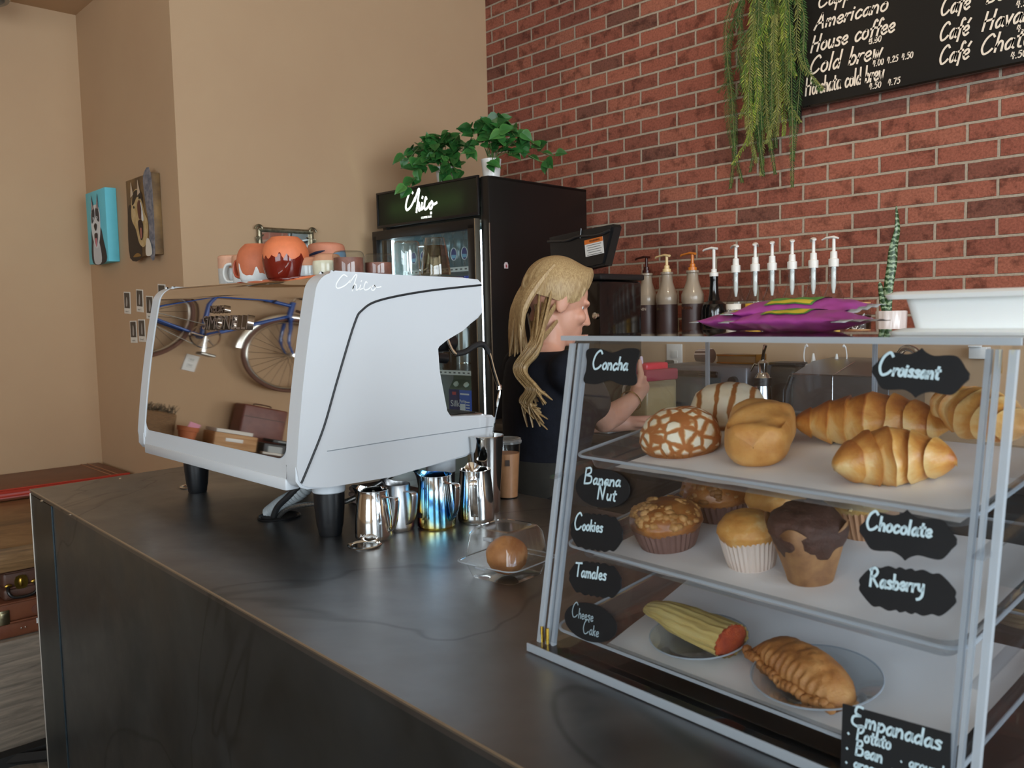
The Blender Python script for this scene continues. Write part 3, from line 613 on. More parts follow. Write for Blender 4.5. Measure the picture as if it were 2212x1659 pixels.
for i, (x, y, r, h, l) in enumerate([(-1.455, .93, .031, .046, 'clear glass cup stained brown inside, beside the cream cup'), (-1.44, .99, .0285, .042, 'clear glass cup with brown liquid band, next to the embossed glass mug')]):
    t = thing('glass_cup', l, 'glass cup', (x, y, CZ), 0, 'glass cups on the machine')
    mb = MB(); mb.lathe([(r * .92, 0), (r, .003), (r, h * .8), (r * .93, h * .93), (r * .8, h), (0, h)], 40); mb.obj('glass', GLASS, t)
    mb = MB(); mb.lathe([(r * .9, .001), (r * .93, .004), (r * .93, h * (.72 if i == 0 else .58)), (0, h * (.72 if i == 0 else .58))], 40); mb.obj('residue', M('brown residue', '#8a5546', .5, var='#6f4236', vscale=60), t)
t = thing('glass_mug', 'clear glass mug with raised lettering, upside down near the fridge door', 'glass mug', (-1.459, 1.075, CZ)); r, h = .0265, .072
mb = MB(); mb.lathe([(r * .97, 0), (r, .004), (r, h * .9), (r * .94, h * .97), (r * .85, h), (0, h - .006), ], 40, warp=lambda r, z, a: (r * (1 + .015 * math.sin(9 * a) * math.sin(z * 300)), z)); mb.obj('glass', CLEAR('thick glass', '#e8efee', .03, 1.6, gain=2.2), t)
mb = MB(); mb.tube(smooth_pts([(r, 0, .012), (r + .014, 0, .014), (r + .019, 0, .036), (r + .014, 0, .058), (r, 0, .06)], 6), .0036, 10); mb.obj('handle', MATS['thick glass'], t, rot=(0, 0, R_(40)))
for k, (dz, sc, l) in enumerate([(0, 1, 'fluted smoky glass tumbler, lower of the nested pair by the fridge'), (.016, .9, 'fluted clear tumbler nested on top of the smoky tumbler')]):
    t = thing('tumbler', l, 'tumbler', (-1.402, 1.105, CZ + dz), 0, 'nested tumblers')
    mb = MB(); mb.lathe([(.0295 * sc, 0), (.030 * sc, .006), (.0275 * sc, .03), (.023 * sc, .052), (.0215 * sc, .06), (0, .059)], 48, warp=lambda r, z, a: (r * (1 + .035 * abs(math.sin(5 * a)) * (z < .05)), z)); mb.obj('glass', CLEAR('smoky glass', '#b9ae9b', .03, 1.55, gain=2) if k == 0 else MATS['thick glass'], t)

# ------------------------------------------------------------------ milk jugs and bar tools in front of the machine
def rainbow():
    m, nt, b, out = newmat('rainbow titanium steel'); b.inputs['Metallic'].default_value = 1; b.inputs['Roughness'].default_value = .1
    tc = N(nt, 'ShaderNodeTexCoord'); sp = N(nt, 'ShaderNodeSeparateXYZ'); nt.links.new(tc.outputs['Object'], sp.inputs[0]); n = noise(nt, tc.outputs['Object'], 16, 3)
    a = N(nt, 'ShaderNodeMath', operation='MULTIPLY_ADD'); a.inputs[1].default_value = 7.5; a.inputs[2].default_value = -.12; nt.links.new(sp.outputs[2], a.inputs[0])
    c = N(nt, 'ShaderNodeMath', operation='MULTIPLY_ADD'); c.inputs[1].default_value = 8.0; nt.links.new(sp.outputs[0], c.inputs[0]); nt.links.new(a.outputs[0], c.inputs[2])
    d = N(nt, 'ShaderNodeMath', operation='MULTIPLY_ADD'); d.inputs[1].default_value = .55; nt.links.new(n.outputs['Fac'], d.inputs[0]); nt.links.new(c.outputs[0], d.inputs[2])
    r = ramp(nt, [(.0, '#7a3fa0'), (.14, '#c0508a'), (.28, '#e2b04a'), (.44, '#e6dd8c'), (.58, '#7fc4d8'), (.74, '#4a86c4'), (.9, '#8fb9cf'), (1, '#d6d9da')]); nt.links.new(d.outputs[0], r.inputs[0]); nt.links.new(r.outputs[0], b.inputs['Base Color']); return m
RAIN = rainbow()
def pitcher(label, loc, rt, rb, h, m, spout=None, hang=None, band=False):
    """milk jug: tapered body, pinched spout, strap handle; angles in world degrees"""
    t = thing('milk_pitcher', label, 'milk jug', loc, 0, 'steel milk jugs'); sa = R_(spout if spout is not None else 0)
    def wp(r, z, a):
        d = (a - sa + PI) % (2 * PI) - PI; k = max(0, (z / h - .55) / .45)
        return r + (.018 * k * k * math.exp(-(d / .32) ** 2)), z + (.006 * k ** 3 * math.exp(-(d / .4) ** 2))
    mb = MB(); th = .0012
    pr = [(0, .0005), (rb * .9, 0), (rb, .004), (rb * 1.01, h * .1), (rb * .985, h * .4), ((rb + rt) / 2 * .99, h * .7), (rt, h * .93), (rt * 1.02, h)]
    mb.lathe(pr + [(rt * 1.02 - th, h + .0004), (rt - th, h * .92), ((rb + rt) / 2 - th, h * .7), (rb - th, h * .4), (rb - th, .003), (0, .003)], 56, warp=wp); mb.obj('body', m, t, ang=40)
    ha = R_(hang if hang is not None else 180); mb = MB(); o = .026
    mb.tube(smooth_pts([(rt * .96, 0, h * .86), (rt + o * .8, 0, h * .87), (rt + o, 0, h * .78), (rt + o * .82, 0, h * .42), (rb + .008, 0, h * .24), (rb - .002, 0, h * .15)], 6), .0045, 8, flat=(.32, 1.7), up=(0, 0, 1)); mb.obj('handle', m, t, rot=(0, 0, ha)); return t
t = pitcher('plain steel milk jug at the front of the row, beside the machine leg', (-1.372, .913, CT), .029, .0365, .094, CHROME, 205, 22)
text_obj('brand_mark', 'Adorever', .0085, M('etched mark', '#e8e8e6', .5), t, frame((.0225, -.029, .012), (.79, .61, 0), (0, 0, 1)), .0002)
pitcher('small steel milk jug with strap handle, behind the plain front jug', (-1.392, .985, CT), .025, .031, .092, BRUSH, 190, 5)
t = pitcher('rainbow-tinted steel milk jug shading from gold to blue', (-1.352, 1.05, CT), .033, .0385, .106, RAIN, 200, 10)
mb = MB(); mb.box((0, 0, 0), (.014, .0006, .010)); mb.obj('etched_logo', M('dark etched logo', '#2a2a35', .4, .5), t, loc=(-.006, -.0385, .028), rot=(0, 0, R_(-9)))
pitcher('steel milk jug with its handle towards the room, beside the shaker tin', (-1.328, 1.135, CT), .032, .0375, .108, CHROME, 150, -45)
t = thing('shaker_tin', 'tall tapered steel shaker tin standing behind the milk jugs', 'shaker', (-1.372, 1.205, CT))
mb = MB(); mb.lathe([(0, .001), (.025, 0), (.027, .004), (.030, .06), (.0375, .160), (.0392, .166), (.0385, .167), (.0365, .16), (.029, .06), (.025, .006), (0, .006)], 48); mb.obj('body', CHROME, t)
t = thing('bar_spoon', 'long twisted steel bar spoon standing in the shaker tin', 'bar spoon', (-1.372, 1.205, CT))
mb = MB(); a, b = Vector((-.012, -.012, .01)), Vector((.018, .028, .262)); pts = [a + (b - a) * i / 60 for i in range(61)]
mb.tube(pts, [.0016 + .0007 * (i % 2) if i < 44 else .0019 for i in range(61)], 6); mb.obj('stem', CHROME, t)
mb = MB(); mb.tube([a + (b - a) * k for k in (.86, .9, .97, 1)], [.002, .0034, .0034, .002], 8); mb.obj('end_cap', CHROME, t)
t = thing('iced_coffee', 'plastic cup of iced coffee with clear lid, beside the shaker tin', 'iced coffee', (-1.446, 1.335, CT))
mb = MB(); mb.lathe([(0, .001), (.0225, 0), (.0235, .004), (.031, .125), (.033, .130)], 40); mb.obj('cup', THINPL, t)
mb = MB(); mb.lathe([(0, .003), (.0222, .003), (.0285, .105), (0, .105)], 40); mb.obj('coffee', M('milky coffee', '#a9764f', .4, var='#b98660', vscale=25), t)
mb = MB(); mb.lathe([(.034, .128), (.0345, .133), (.032, .137), (.0, .137)], 40); mb.lathe([(.033, .1385), (.030, .1395), (.028, .1375)], 40); mb.obj('lid', CLEAR('lid plastic', '#eef0f0', .08, 1.5, body=.25, gain=2), t)
mb = MB(); mb.box((0, 0, 0), (.010, .001, .014)); mb.obj('printed_mark', M('dark print', '#3a2a22', .6), t, loc=(.0215, -.0195, .085), rot=(0, 0, R_(48)))
t = thing('folded_towel', 'folded brown-grey bar towel lying under the espresso machine', 'towel', (-1.60, 1.10, CT))
mb = MB()
for i in range(3): mb.box((0, 0, .007 + .0135 * i), (.17 - .006 * i, .10, .012), .0055, seg=3)
mb.obj('cloth', M('towel cloth', '#8d7b73', .95, var='#776660', vscale=60, bmp=.4, bscale=250), t)
t = thing('cleaning_brush', 'black-handled cleaning brush leaning against the folded towel', 'brush', (-1.468, 1.0, CT))
mb = MB(); mb.tube([(-.055, .09, .052), (-.02, .035, .03), (0, 0, .012)], [.007, .006, .005], 10); mb.obj('handle', BLACK, t)
mb = MB(); mb.tube([(0, 0, .013), (.010, -.016, .008)], [.005, .007], 10); mb.obj('ferrule', CHROME, t)

# ------------------------------------------------------------------ muffin in a clear clamshell box
t = thing('clamshell_box', 'clear plastic clamshell box holding one brown bun', 'takeaway box', (-1.005, .922, CT), R_(8))
def sq(a, e=5): return 1 / (abs(math.cos(a)) ** e + abs(math.sin(a)) ** e) ** (1 / e)
mb = MB(); mb.lathe([(.040, .001), (.044, .002), (.052, .024), (.058, .026), (.060, .028)], 96, warp=lambda r, z, a: (r * sq(a, 7) * (1 + .012 * math.sin(28 * a) * (.004 < z < .025)), z)); mb.lathe([(0, .0012), (.040, .001)], 96, warp=lambda r, z, a: (r * sq(a, 7), z)); mb.obj('base', THINPL, t)
mb = MB(); mb.lathe([(.060, .0295), (.056, .031), (.053, .034), (.047, .072), (.040, .082), (.033, .083), (.030, .080), (0, .080)], 96, warp=lambda r, z, a: (r * sq(a, 6) * (1 + .016 * math.sin(28 * a) * (.035 < z < .08)), z)); mb.obj('lid', THINPL, t)
mb = MB(); mb.tube([(.062 * sq(a, 7) * math.cos(a), .062 * sq(a, 7) * math.sin(a), .029) for a in [2 * PI * i / 80 for i in range(80)]], .0012, 6, closed=True); mb.obj('rim', ACEDGE, t)
mb = MB(); mb.box((0, -.063, .028), (.02, .010, .003), .001); mb.box((0, -.046, .070), (.016, .006, .006), .001); mb.obj('latch_tab', ACEDGE, t)
t = thing('bun', 'round brown bun inside the clear clamshell box', 'bun', (-1.005, .922, CT + .003))
mb = MB(); mb.sphere((0, 0, .031), .034, 36, 24, (1, 1, .9), lambda d: 1 + .05 * nz(d, 2.2) + .02 * nz(d, 7)); mb.obj('crumb', M('brown bun crust', '#b9814f', .55, var='#8f5730', vscale=22, bmp=.3, bscale=90, sss=.1), t)
# ------------------------------------------------------------------ clear pastry case
CA, CR = Vector((-.748, .737, CT)), R_(-2.92)
CM = Matrix.Translation(CA) @ Matrix.Rotation(CR, 4, 'Z')
def cw(d, n, z): return CM @ Vector((d, n, z))            # case-local to world
SLP = math.tan(R_(10)); WD, DP, HT = .520, .345, .388     # front slope, width, depth, height
case = thing('pastry_case', 'clear acrylic pastry case with three shelves on the bar counter', 'display case', CA, CR)
mb = MB(); mb.box((WD / 2, DP / 2 - .006, .006), (WD + .012, DP + .016, .012), .001); mb.obj('base', ACRYL, case, smooth=False)
mb = MB()
for y0, y1, x0, x1 in ((-.0145, -.0125, -.006, WD + .006), (DP + .001, DP + .003, -.006, WD + .006)): mb.box(((x0 + x1) / 2, (y0 + y1) / 2, .0065), (x1 - x0, y1 - y0, .010))
mb.obj('base_edge', ACEDGE, case, smooth=False)
for x in (.003, WD - .003):
    mb = MB(); mb.prism([(0, .012), (DP, .012), (DP, HT), (HT * SLP, HT)], .006, mtx=Matrix(((0, 0, 1, x - .003), (1, 0, 0, 0), (0, 1, 0, 0), (0, 0, 0, 1)))); sp = mb.obj('side_panel', ACRYL, case, smooth=False)
    mb = MB(); mb.box((x, DP - .001, HT / 2 + .006), (.006, .003, HT - .012)); mb.obj('rear_edge', ACEDGE, sp, smooth=False)
    mb = MB(); s = 1 if x < .1 else -1
    for xx, w_, o_ in ((x, .0062, -.002), (x + s * .0125, .0036, .0), (x + s * .0205, .0042, .002)):
        mb.prism([(xx - w_ / 2, -.003 + o_), (xx + w_ / 2, -.003 + o_), (xx + w_ / 2, .003 + o_), (xx - w_ / 2, .003 + o_)], HT - .016, mtx=Matrix(((1, 0, 0, 0), (0, 1, SLP, .012 * SLP), (0, 0, 1, .012), (0, 0, 0, 1))))
    mb.obj('corner_rail', ACEDGE, case, smooth=False)
m_sl = Matrix(((1, 0, 0, 0), (0, 1, SLP, 0), (0, 0, 1, 0), (0, 0, 0, 1)))
mb = MB(); mb.box((WD / 2, -.001, HT / 2 + .008), (WD - .03, .003, HT - .018), mtx=m_sl); mb.obj('front_panel', ACRYL, case, smooth=False)
mb = MB(); mb.box((WD / 2 + .0, HT * SLP / 2 + DP / 2 - .004, HT + .003), (WD + .012, DP - HT * SLP + .016, .006)); mb.obj('top', CLEAR('acrylic top', '#f6f8fa', .02, 1.48, gain=1.6), case, smooth=False)
mb = MB(); mb.box((WD / 2, HT * SLP - .0135, HT + .003), (WD + .012, .003, .006)); mb.box((WD / 2, DP + .004, HT + .003), (WD + .012, .002, .006)); mb.obj('top_edge', ACEDGE, case, smooth=False)
for k in range(2):
    x0 = .012 + k * (WD / 2 - .008); mb = MB(); mb.box((x0 + (WD / 2 - .008) / 2, DP - .008 - .005 * k, HT / 2 + .006), (WD / 2 - .008, .003, HT - .02)); rd = mb.obj('rear_door', ACRYL, case, smooth=False)
    mb = MB(); mb.box((x0 + (WD / 2 - .008) * (1 - k), DP - .008 - .005 * k, HT / 2 + .006), (.003, .0035, HT - .02)); mb.obj('door_edge', ACEDGE, rd, smooth=False)
BRASS = M('brass', '#d8b24a', .25, 1)
for x in (.006, .016): 
    for xx, z, yy in ((x, .022, .001), (WD - x, HT - .014, (HT - .014) * SLP + .004)):
        mb = MB(); mb.lathe([(0, -.010), (.0022, -.010), (.0022, .010), (0, .010)], 10, c=(xx, yy, z)); mb.obj('hinge_pin', BRASS, case)
for z0, n0, sl in ((.226, .045, .14), (.116, .025, .15)):      # shelf runners on the side panels
    for x in (.010, WD - .010):
        mb = MB(); mb.box((x, .17, z0 - .004 + (.17 - n0) * sl), (.010, .30, .003), mtx=Matrix(((1, 0, 0, 0), (0, 1, 0, 0), (0, sl, 1, -.17 * sl), (0, 0, 0, 1)))); mb.obj('shelf_runner', ACRYL, case, smooth=False)

# trays: clear tilted shelves with raised rims, each lined with a paper sheet
TR = {1: (.228, .045, .14), 2: (.118, .024, .15), 3: (.021, .004, .14)}
def tz(k, n): z0, n0, sl = TR[k]; return z0 + (n - n0) * sl
TL = {1: 'top', 2: 'middle', 3: 'bottom'}
PAPER = M('white tray paper', '#ececec', .8, bmp=.2, bscale=18)
def tray(k, y0, y1, x0, x1, rim=.017):
    sl = TR[k][2]; t = thing('tray', 'clear plastic %s tray of the pastry case' % TL[k], 'tray', cw(0, 0, 0), CR, 'pastry case trays'); mb = MB(); w_ = .008
    def rr(i, z, o): return [(x0 + o, y0 + o, z), (x1 - o, y0 + o, z), (x1 - o, y1 - o, z), (x0 + o, y1 - o, z)]
    def loop(o, z, rad=.02):
        out = []
        for cx, cy, a0 in ((x1 - o - rad, y1 - o - rad, 0), (x0 + o + rad, y1 - o - rad, 90), (x0 + o + rad, y0 + o + rad, 180), (x1 - o - rad, y0 + o + rad, 270)):
            for i in range(7): a = R_(a0 + 15 * i); yy = cy + rad * math.sin(a); out.append((cx + rad * math.cos(a), yy, tz(k, yy) + z))
        return out
    L = [loop(0, rim), loop(.008, rim + .001), loop(.014, .002, .014), loop(.016, 0, .012)]
    vs = [[mb.bm.verts.new(p) for p in l] for l in L]
    for a, b in zip(vs, vs[1:]):
        for i in range(28): mb.bm.faces.new((a[i], a[(i + 1) % 28], b[(i + 1) % 28], b[i]))
    mb.bm.faces.new(vs[-1]); mb.obj('pan', CLEAR('tray plastic', '#eef1f3', .05, 1.5, body=.06, gain=1.6), t, ang=40)
    mb = MB(); mb.tube(loop(-.0005, rim), .0019, 6, closed=True); mb.obj('rim', ACEDGE, t)
tray(1, .045, .325, .022, .498); tray(2, .026, .325, .022, .498); tray(3, .006, .325, .022, .498, .013)
def liner(k, poly, label, wav=.0012):
    t = MB(); n = 16; o = []
    a, b, c, d = poly
    def f(u, v):
        p = Vector(a) * (1 - u) * (1 - v) + Vector(b) * u * (1 - v) + Vector(c) * u * v + Vector(d) * (1 - u) * v
        return (p.x, p.y, tz(k, p.y) + .0022 + wav * (1 + nz((p.x, p.y, k), 22)) )
    t.surf(n * 2, n * 2, f); return tag(t.obj('paper_liner', PAPER, None, loc=cw(0, 0, 0), rot=(0, 0, CR), ang=80), label, 'paper', 'tray papers')
liner(1, [(.075, .064, 0), (.478, .064, 0), (.478, .30, 0), (.075, .30, 0)], 'white paper liner under the conchas and croissants', .0018)
liner(2, [(.055, .044, 0), (.478, .044, 0), (.478, .30, 0), (.055, .30, 0)], 'white paper liner under the muffins')
liner(3, [(.095, .024, 0), (.478, .024, 0), (.478, .27, 0), (.058, .235, 0)], 'white paper sheet under the tamale and empanada')

# ------------------------------------------------------------------ pastries
def crust(name, c1, c2, c3, scale=14, bmp=.4, rough=.5, sss=.12, stretch=(1, 1, 1)):
    m, nt, b, out = newmat(name); v = coords(nt, stretch); n = noise(nt, v, scale, 6, .65); r = ramp(nt, [(.28, c1), (.5, c2), (.72, c3)]); nt.links.new(n.outputs['Fac'], r.inputs[0]); nt.links.new(r.outputs[0], b.inputs['Base Color'])
    b.inputs['Roughness'].default_value = rough; b.inputs['Subsurface Weight'].default_value = sss; b.inputs['Subsurface Radius'].default_value = (.01, .005, .002); b.inputs['Subsurface Scale'].default_value = .4
    n2 = noise(nt, v, scale * 9, 4, .7); bump(nt, b, n2.outputs['Fac'], bmp, .002); return m
def concha_mat(name, stripes):
    m, nt, b, out = newmat(name); v = coords(nt, (1, 1, 1))
    wv = noise(nt, v, 26, 3); ad = N(nt, 'ShaderNodeVectorMath', operation='MULTIPLY_ADD'); ad.inputs[1].default_value = (.016,) * 3
    nt.links.new(wv.outputs['Color'], ad.inputs[0]); nt.links.new(v, ad.inputs[2])
    if stripes:
        w_ = N(nt, 'ShaderNodeTexWave', wave_type='BANDS', bands_direction='X'); w_.inputs['Scale'].default_value = 14; w_.inputs['Distortion'].default_value = 1.2; w_.inputs['Detail'].default_value = 2; w_.inputs['Detail Scale'].default_value = 2
        nt.links.new(ad.outputs[0], w_.inputs['Vector']); fac = w_.outputs['Fac']; st = [(.10, '#a8662c'), (.2, '#e7c99a'), (.3, '#efe0c4')]
    else:
        vo = N(nt, 'ShaderNodeTexVoronoi', feature='DISTANCE_TO_EDGE'); vo.inputs['Scale'].default_value = 62; nt.links.new(ad.outputs[0], vo.inputs['Vector']); fac = vo.outputs['Distance']; st = [(.10, '#b06a33'), (.17, '#dcb27e'), (.22, '#efe3ca')]
    r = ramp(nt, st); nt.links.new(fac, r.inputs[0]); n = noise(nt, v, 18, 4); r2 = ramp(nt, [(.3, '#e8d6b4'), (.6, '#ffffff')]); nt.links.new(n.outputs['Fac'], r2.inputs[0])
    mx = N(nt, 'ShaderNodeMix', data_type='RGBA', blend_type='MULTIPLY'); mx.inputs[0].default_value = .6; nt.links.new(r.outputs[0], mx.inputs[6]); nt.links.new(r2.outputs[0], mx.inputs[7])
    # underside stays bare brown crust
    at = N(nt, 'ShaderNodeAttribute', attribute_name='band'); r3 = ramp(nt, [(.12, 0.0), (.2, 1.0)]); nt.links.new(at.outputs['Fac'], r3.inputs[0])
    fx = N(nt, 'ShaderNodeMix', data_type='RGBA'); nt.links.new(r3.outputs[0], fx.inputs[0]); fx.inputs[6].default_value = (*srgb('#a5652f'), 1); nt.links.new(mx.outputs[2], fx.inputs[7]); nt.links.new(fx.outputs[2], b.inputs['Base Color'])
    b.inputs['Roughness'].default_value = .75; b.inputs['Subsurface Weight'].default_value = .1; b.inputs['Subsurface Scale'].default_value = .005; bump(nt, b, r.outputs[0], .7, .003); return m
def place(name, label, cat, k, d, n, rz, group=None, lift=.003):
    return thing(name, label, cat, cw(d, n, tz(k, n) + lift), CR + R_(rz), group, rot=(math.atan(TR[k][2]) * math.cos(R_(rz)), -math.atan(TR[k][2]) * math.sin(R_(-rz)) * -1 if rz else 0, CR + R_(rz)))
def concha(label, d, n, r, h, stripes, rz, sx=1.0):
    t = place('concha', label, 'sweet bun', 1, d, n, rz, 'conchas'); mb = MB()
    mb.lathe([(0, .002), (r * .82, 0), (r * .95, h * .12), (r, h * .32), (r * .96, h * .55), (r * .8, h * .8), (r * .5, h * .95), (r * .2, h), (0, h)], 72,
             warp=lambda r_, z, a: (r_ * (1 + .03 * math.sin(2 * a) + .025 * math.sin(5 * a + 1)), z))
    bmesh.ops.subdivide_edges(mb.bm, edges=[e for e in mb.bm.edges if abs(e.verts[0].co.z - e.verts[1].co.z) > 1e-4], cuts=2)
    for v in mb.bm.verts:
        p = v.co; v.co = Vector((p.x * sx, p.y, p.z)) * (1 + .025 * nz(p, 40) + .012 * nz(p, 110))
    mb.obj('sugar_crust', concha_mat('concha stripes' if stripes else 'concha patches', stripes), t, attr=lambda c: c.z / h, ang=70); return t
concha('concha bun with white patchy cracked sugar crust, at the front of the top tray', .105, .155, .049, .055, False, 10)
concha('concha bun with white crust split into stripes, at the back of the top tray', .082, .285, .047, .058, True, 25, 1.1)
# filled roll
t = place('filled_roll', 'golden oblong filled pastry roll with a dented top, between concha and croissants', 'pastry', 1, .205, .178, 118)
def rollf(d):
    return 1 + .05 * nz(d, 1.8) + .02 * nz(d, 6)
mb = MB()
def rl(u, v):
    a = 2 * PI * u; s = -1 + 2 * v; e = (1 - abs(s) ** 6) ** (1 / 3.0) if abs(s) < 1 else 0
    ry = .038 * e * (1 + .10 * s); rz_ = .030 * e; c, sn = math.cos(a), math.sin(a)
    y = ry * math.copysign(abs(c) ** .75, c); z = .028 + rz_ * math.copysign(abs(sn) ** .75, sn)
    if sn > .5: z -= .012 * math.exp(-((s + .45) / .3) ** 2) * sn - .002 * math.sin(9 * s + 3 * c)
    p = Vector((.066 * s, y, z)); return p * (1 + .04 * nz(p, 28) + .018 * nz(p, 80))
mb.surf(48, 40, rl, wu=True); mb.obj('crust', crust('golden crust', '#b87431', '#d59a52', '#e2b274', 16, .35), t, ang=80)
def croissant_mat():
    m, nt, b, out = newmat('croissant crust'); at = N(nt, 'ShaderNodeAttribute', attribute_name='band'); v = coords(nt)
    n = noise(nt, v, 30, 5, .65); n.inputs['Distortion'].default_value = 1; a = N(nt, 'ShaderNodeMath', operation='MULTIPLY_ADD'); a.inputs[1].default_value = .75; nt.links.new(n.outputs['Fac'], a.inputs[0]); nt.links.new(at.outputs['Fac'], a.inputs[2])
    r = ramp(nt, [(.30, '#e3bd7e'), (.48, '#d69a4e'), (.70, '#b97130'), (.95, '#8f4a1f')]); nt.links.new(a.outputs[0], r.inputs[0]); nt.links.new(r.outputs[0], b.inputs['Base Color'])
    b.inputs['Roughness'].default_value = .38; b.inputs['Subsurface Weight'].default_value = .1; b.inputs['Subsurface Scale'].default_value = .005
    w_ = noise(nt, v, 60, 5, .7); bump(nt, b, w_.outputs['Fac'], .5, .003); return m
CRO = croissant_mat()
def croissant(label, d, n, rz, L, R, bend, seed, lift=.002, rolls=7, kind=1.0, zsq=.86):
    t = place('croissant', label, 'croissant', 1, d, n, rz, 'croissants', lift); mb = MB(); vals = {}
    def f(u, v):
        a = 2 * PI * u; s = -1 + 2 * v; ph = (s * .5 + .5) * rolls; fr = ph - math.floor(ph)
        step = .88 + .16 * (fr if s < 0 else 1 - fr)                       # each roll overlaps the next towards the tip
        body = max(.0, 1 - abs(s) ** 1.75) ** .62 * .95 + .10 * (1 - abs(s) ** 8)
        r = R * body * step * (1 + .05 * math.sin(a * 2 + seed + math.floor(ph))); x = L * s; y = bend * (s * s - .4)
        ang = math.atan2(2 * bend * s, L); p = Vector((x - math.sin(ang) * r * math.cos(a), y + math.cos(ang) * r * math.cos(a), R * zsq * .9 + r * zsq * math.sin(a)))
        if abs(s) > .995: p = Vector((x, y, R * zsq * .7))
        p.z = max(p.z, .0005 + .002 * (1 - abs(s))); p += Vector((nz(p, 55, seed), nz(p, 55, seed + 5), nz(p, 55, seed + 9))) * .0022
        vals[(round(p.x, 5), round(p.y, 5), round(p.z, 5))] = .34 * fr + .30 * max(0, math.sin(a)) * kind - .12; return p
    mb.surf(40, 110, f, wu=True); mb.obj('crust', CRO, t, ang=80, attr=lambda c: vals.get((round(c.x, 5), round(c.y, 5), round(c.z, 5)), .2)); return t
croissant('long dark-baked croissant lying across the middle of the top tray', .298, .262, 14, .088, .036, -.010, 1.2, rolls=8, kind=1.25)
croissant('paler croissant with curved tips at the front of the top tray', .382, .142, 32, .056, .033, -.022, 4.1, rolls=6, kind=.8)
croissant('light golden croissant at the back corner, leaning on the long dark croissant', .415, .262, -38, .078, .030, .008, 7.7, lift=.026, rolls=7, kind=.35)
# muffins
def muffin(label, k, d, n, r, hc, top, toph, cupm, group, lumps=None, rz=0, flare=1.25, cupname='paper_cup'):
    t = place('muffin', label, 'muffin', k, d, n, rz, group); mb = MB()
    mb.lathe([(0, .0005), (r * .78, 0), (r * .84, hc * .3), (r * .97, hc * .98), (r * .955, hc), (r * .82, hc * .3), (0, hc * .3)], 144, warp=lambda r_, z, a: (r_ * (1 + .028 * math.sin(36 * a) * (z > .001)), z)); mb.obj(cupname, cupm, t, ang=25)
    mb = MB(); mb.lathe([(0, hc * .8), (r * .9, hc * .85), (r * 1.0, hc * 1.02), (r * 1.05, hc + toph * .22), (r * .98, hc + toph * .5), (r * .75, hc + toph * .8), (r * .4, hc + toph * .97), (0, hc + toph)], 64)
    bmesh.ops.subdivide_edges(mb.bm, edges=[e for e in mb.bm.edges if abs(e.verts[0].co.z - e.verts[1].co.z) > 1e-4], cuts=3)
    sd = d * 100
    for v in mb.bm.verts:
        p = v.co; c = Vector((0, 0, hc)); q = p - c
        v.co = c + q * (1 + .06 * nz(p, 30, sd) + .03 * nz(p, 80, sd) + (.02 * nz(p, 170, sd)))
    tp = mb.obj('top', top, t, ang=80)
    if lumps:
        rnd = random.Random(int(sd)); mb = MB()
        for i in range(lumps[0]):
            a = rnd.uniform(0, 2 * PI); e = rnd.uniform(.12, 1) ** .6 * lumps[3]; rr = r * 1.0 * math.sin(e); zz = hc + toph * .12 + toph * .86 * math.cos(e); s = rnd.uniform(.5, 1.2) * lumps[1]
            o = rnd.uniform(0, 99); mb.sphere((rr * math.cos(a), rr * math.sin(a), zz), s, 8, 6, (rnd.uniform(.7, 1.4), rnd.uniform(.7, 1.4), rnd.uniform(.5, .9)), lambda q: 1 + .3 * nz(q, 2.2, o))
        mb.obj('crumble', lumps[2], t, kind='stuff', ang=70)
    return t
PC = M('white paper cup', '#d8c3b4', .8, sss=.1); PCB = M('brown paper cup', '#7a5a50', .75); CRUMB = crust('crumble topping', '#9c6a38', '#c08a4e', '#d6a468', 40, .6, .5)
PLAIN = crust('plain muffin top', '#b9742f', '#d59a4f', '#ead9a6', 20, .35, .5); CARM = crust('caramel muffin top', '#7a4420', '#a0622f', '#c08448', 24, .3, .3)
muffin('crumble-topped muffin in brown paper, at the front corner of the middle tray', 2, .112, .118, .043, .026, CARM, .030, PCB, 'crumble muffins', (150, .0052, CRUMB, 1.35))
muffin('darker crumble-topped muffin with glazed swirl, at the back of the middle tray', 2, .108, .232, .048, .026, CARM, .034, PCB, 'crumble muffins', (110, .0050, crust('dark crumble', '#7d4f26', '#9d6a37', '#b98850', 40, .6, .45), 1.5))
muffin('plain muffin with split pale top in white pleated paper, beside the chocolate muffin', 2, .232, .118, .0335, .036, PLAIN, .026, PC, 'plain muffins')
muffin('plain muffin behind the front plain one, its paper hidden', 2, .200, .222, .035, .034, PLAIN, .030, PC, 'plain muffins', rz=40)
muffin('oat-topped yellow muffin partly behind the chocolate muffin', 2, .292, .262, .040, .036, crust('oat muffin top', '#b98a45', '#cfa862', '#dfc48a', 50, .6), .022, M('tan paper cup', '#b98a66', .8), 'oat muffin', (90, .004, crust('oat flakes', '#b08a4c', '#cdb074', '#e0cd9c', 60, .4), 1.45))
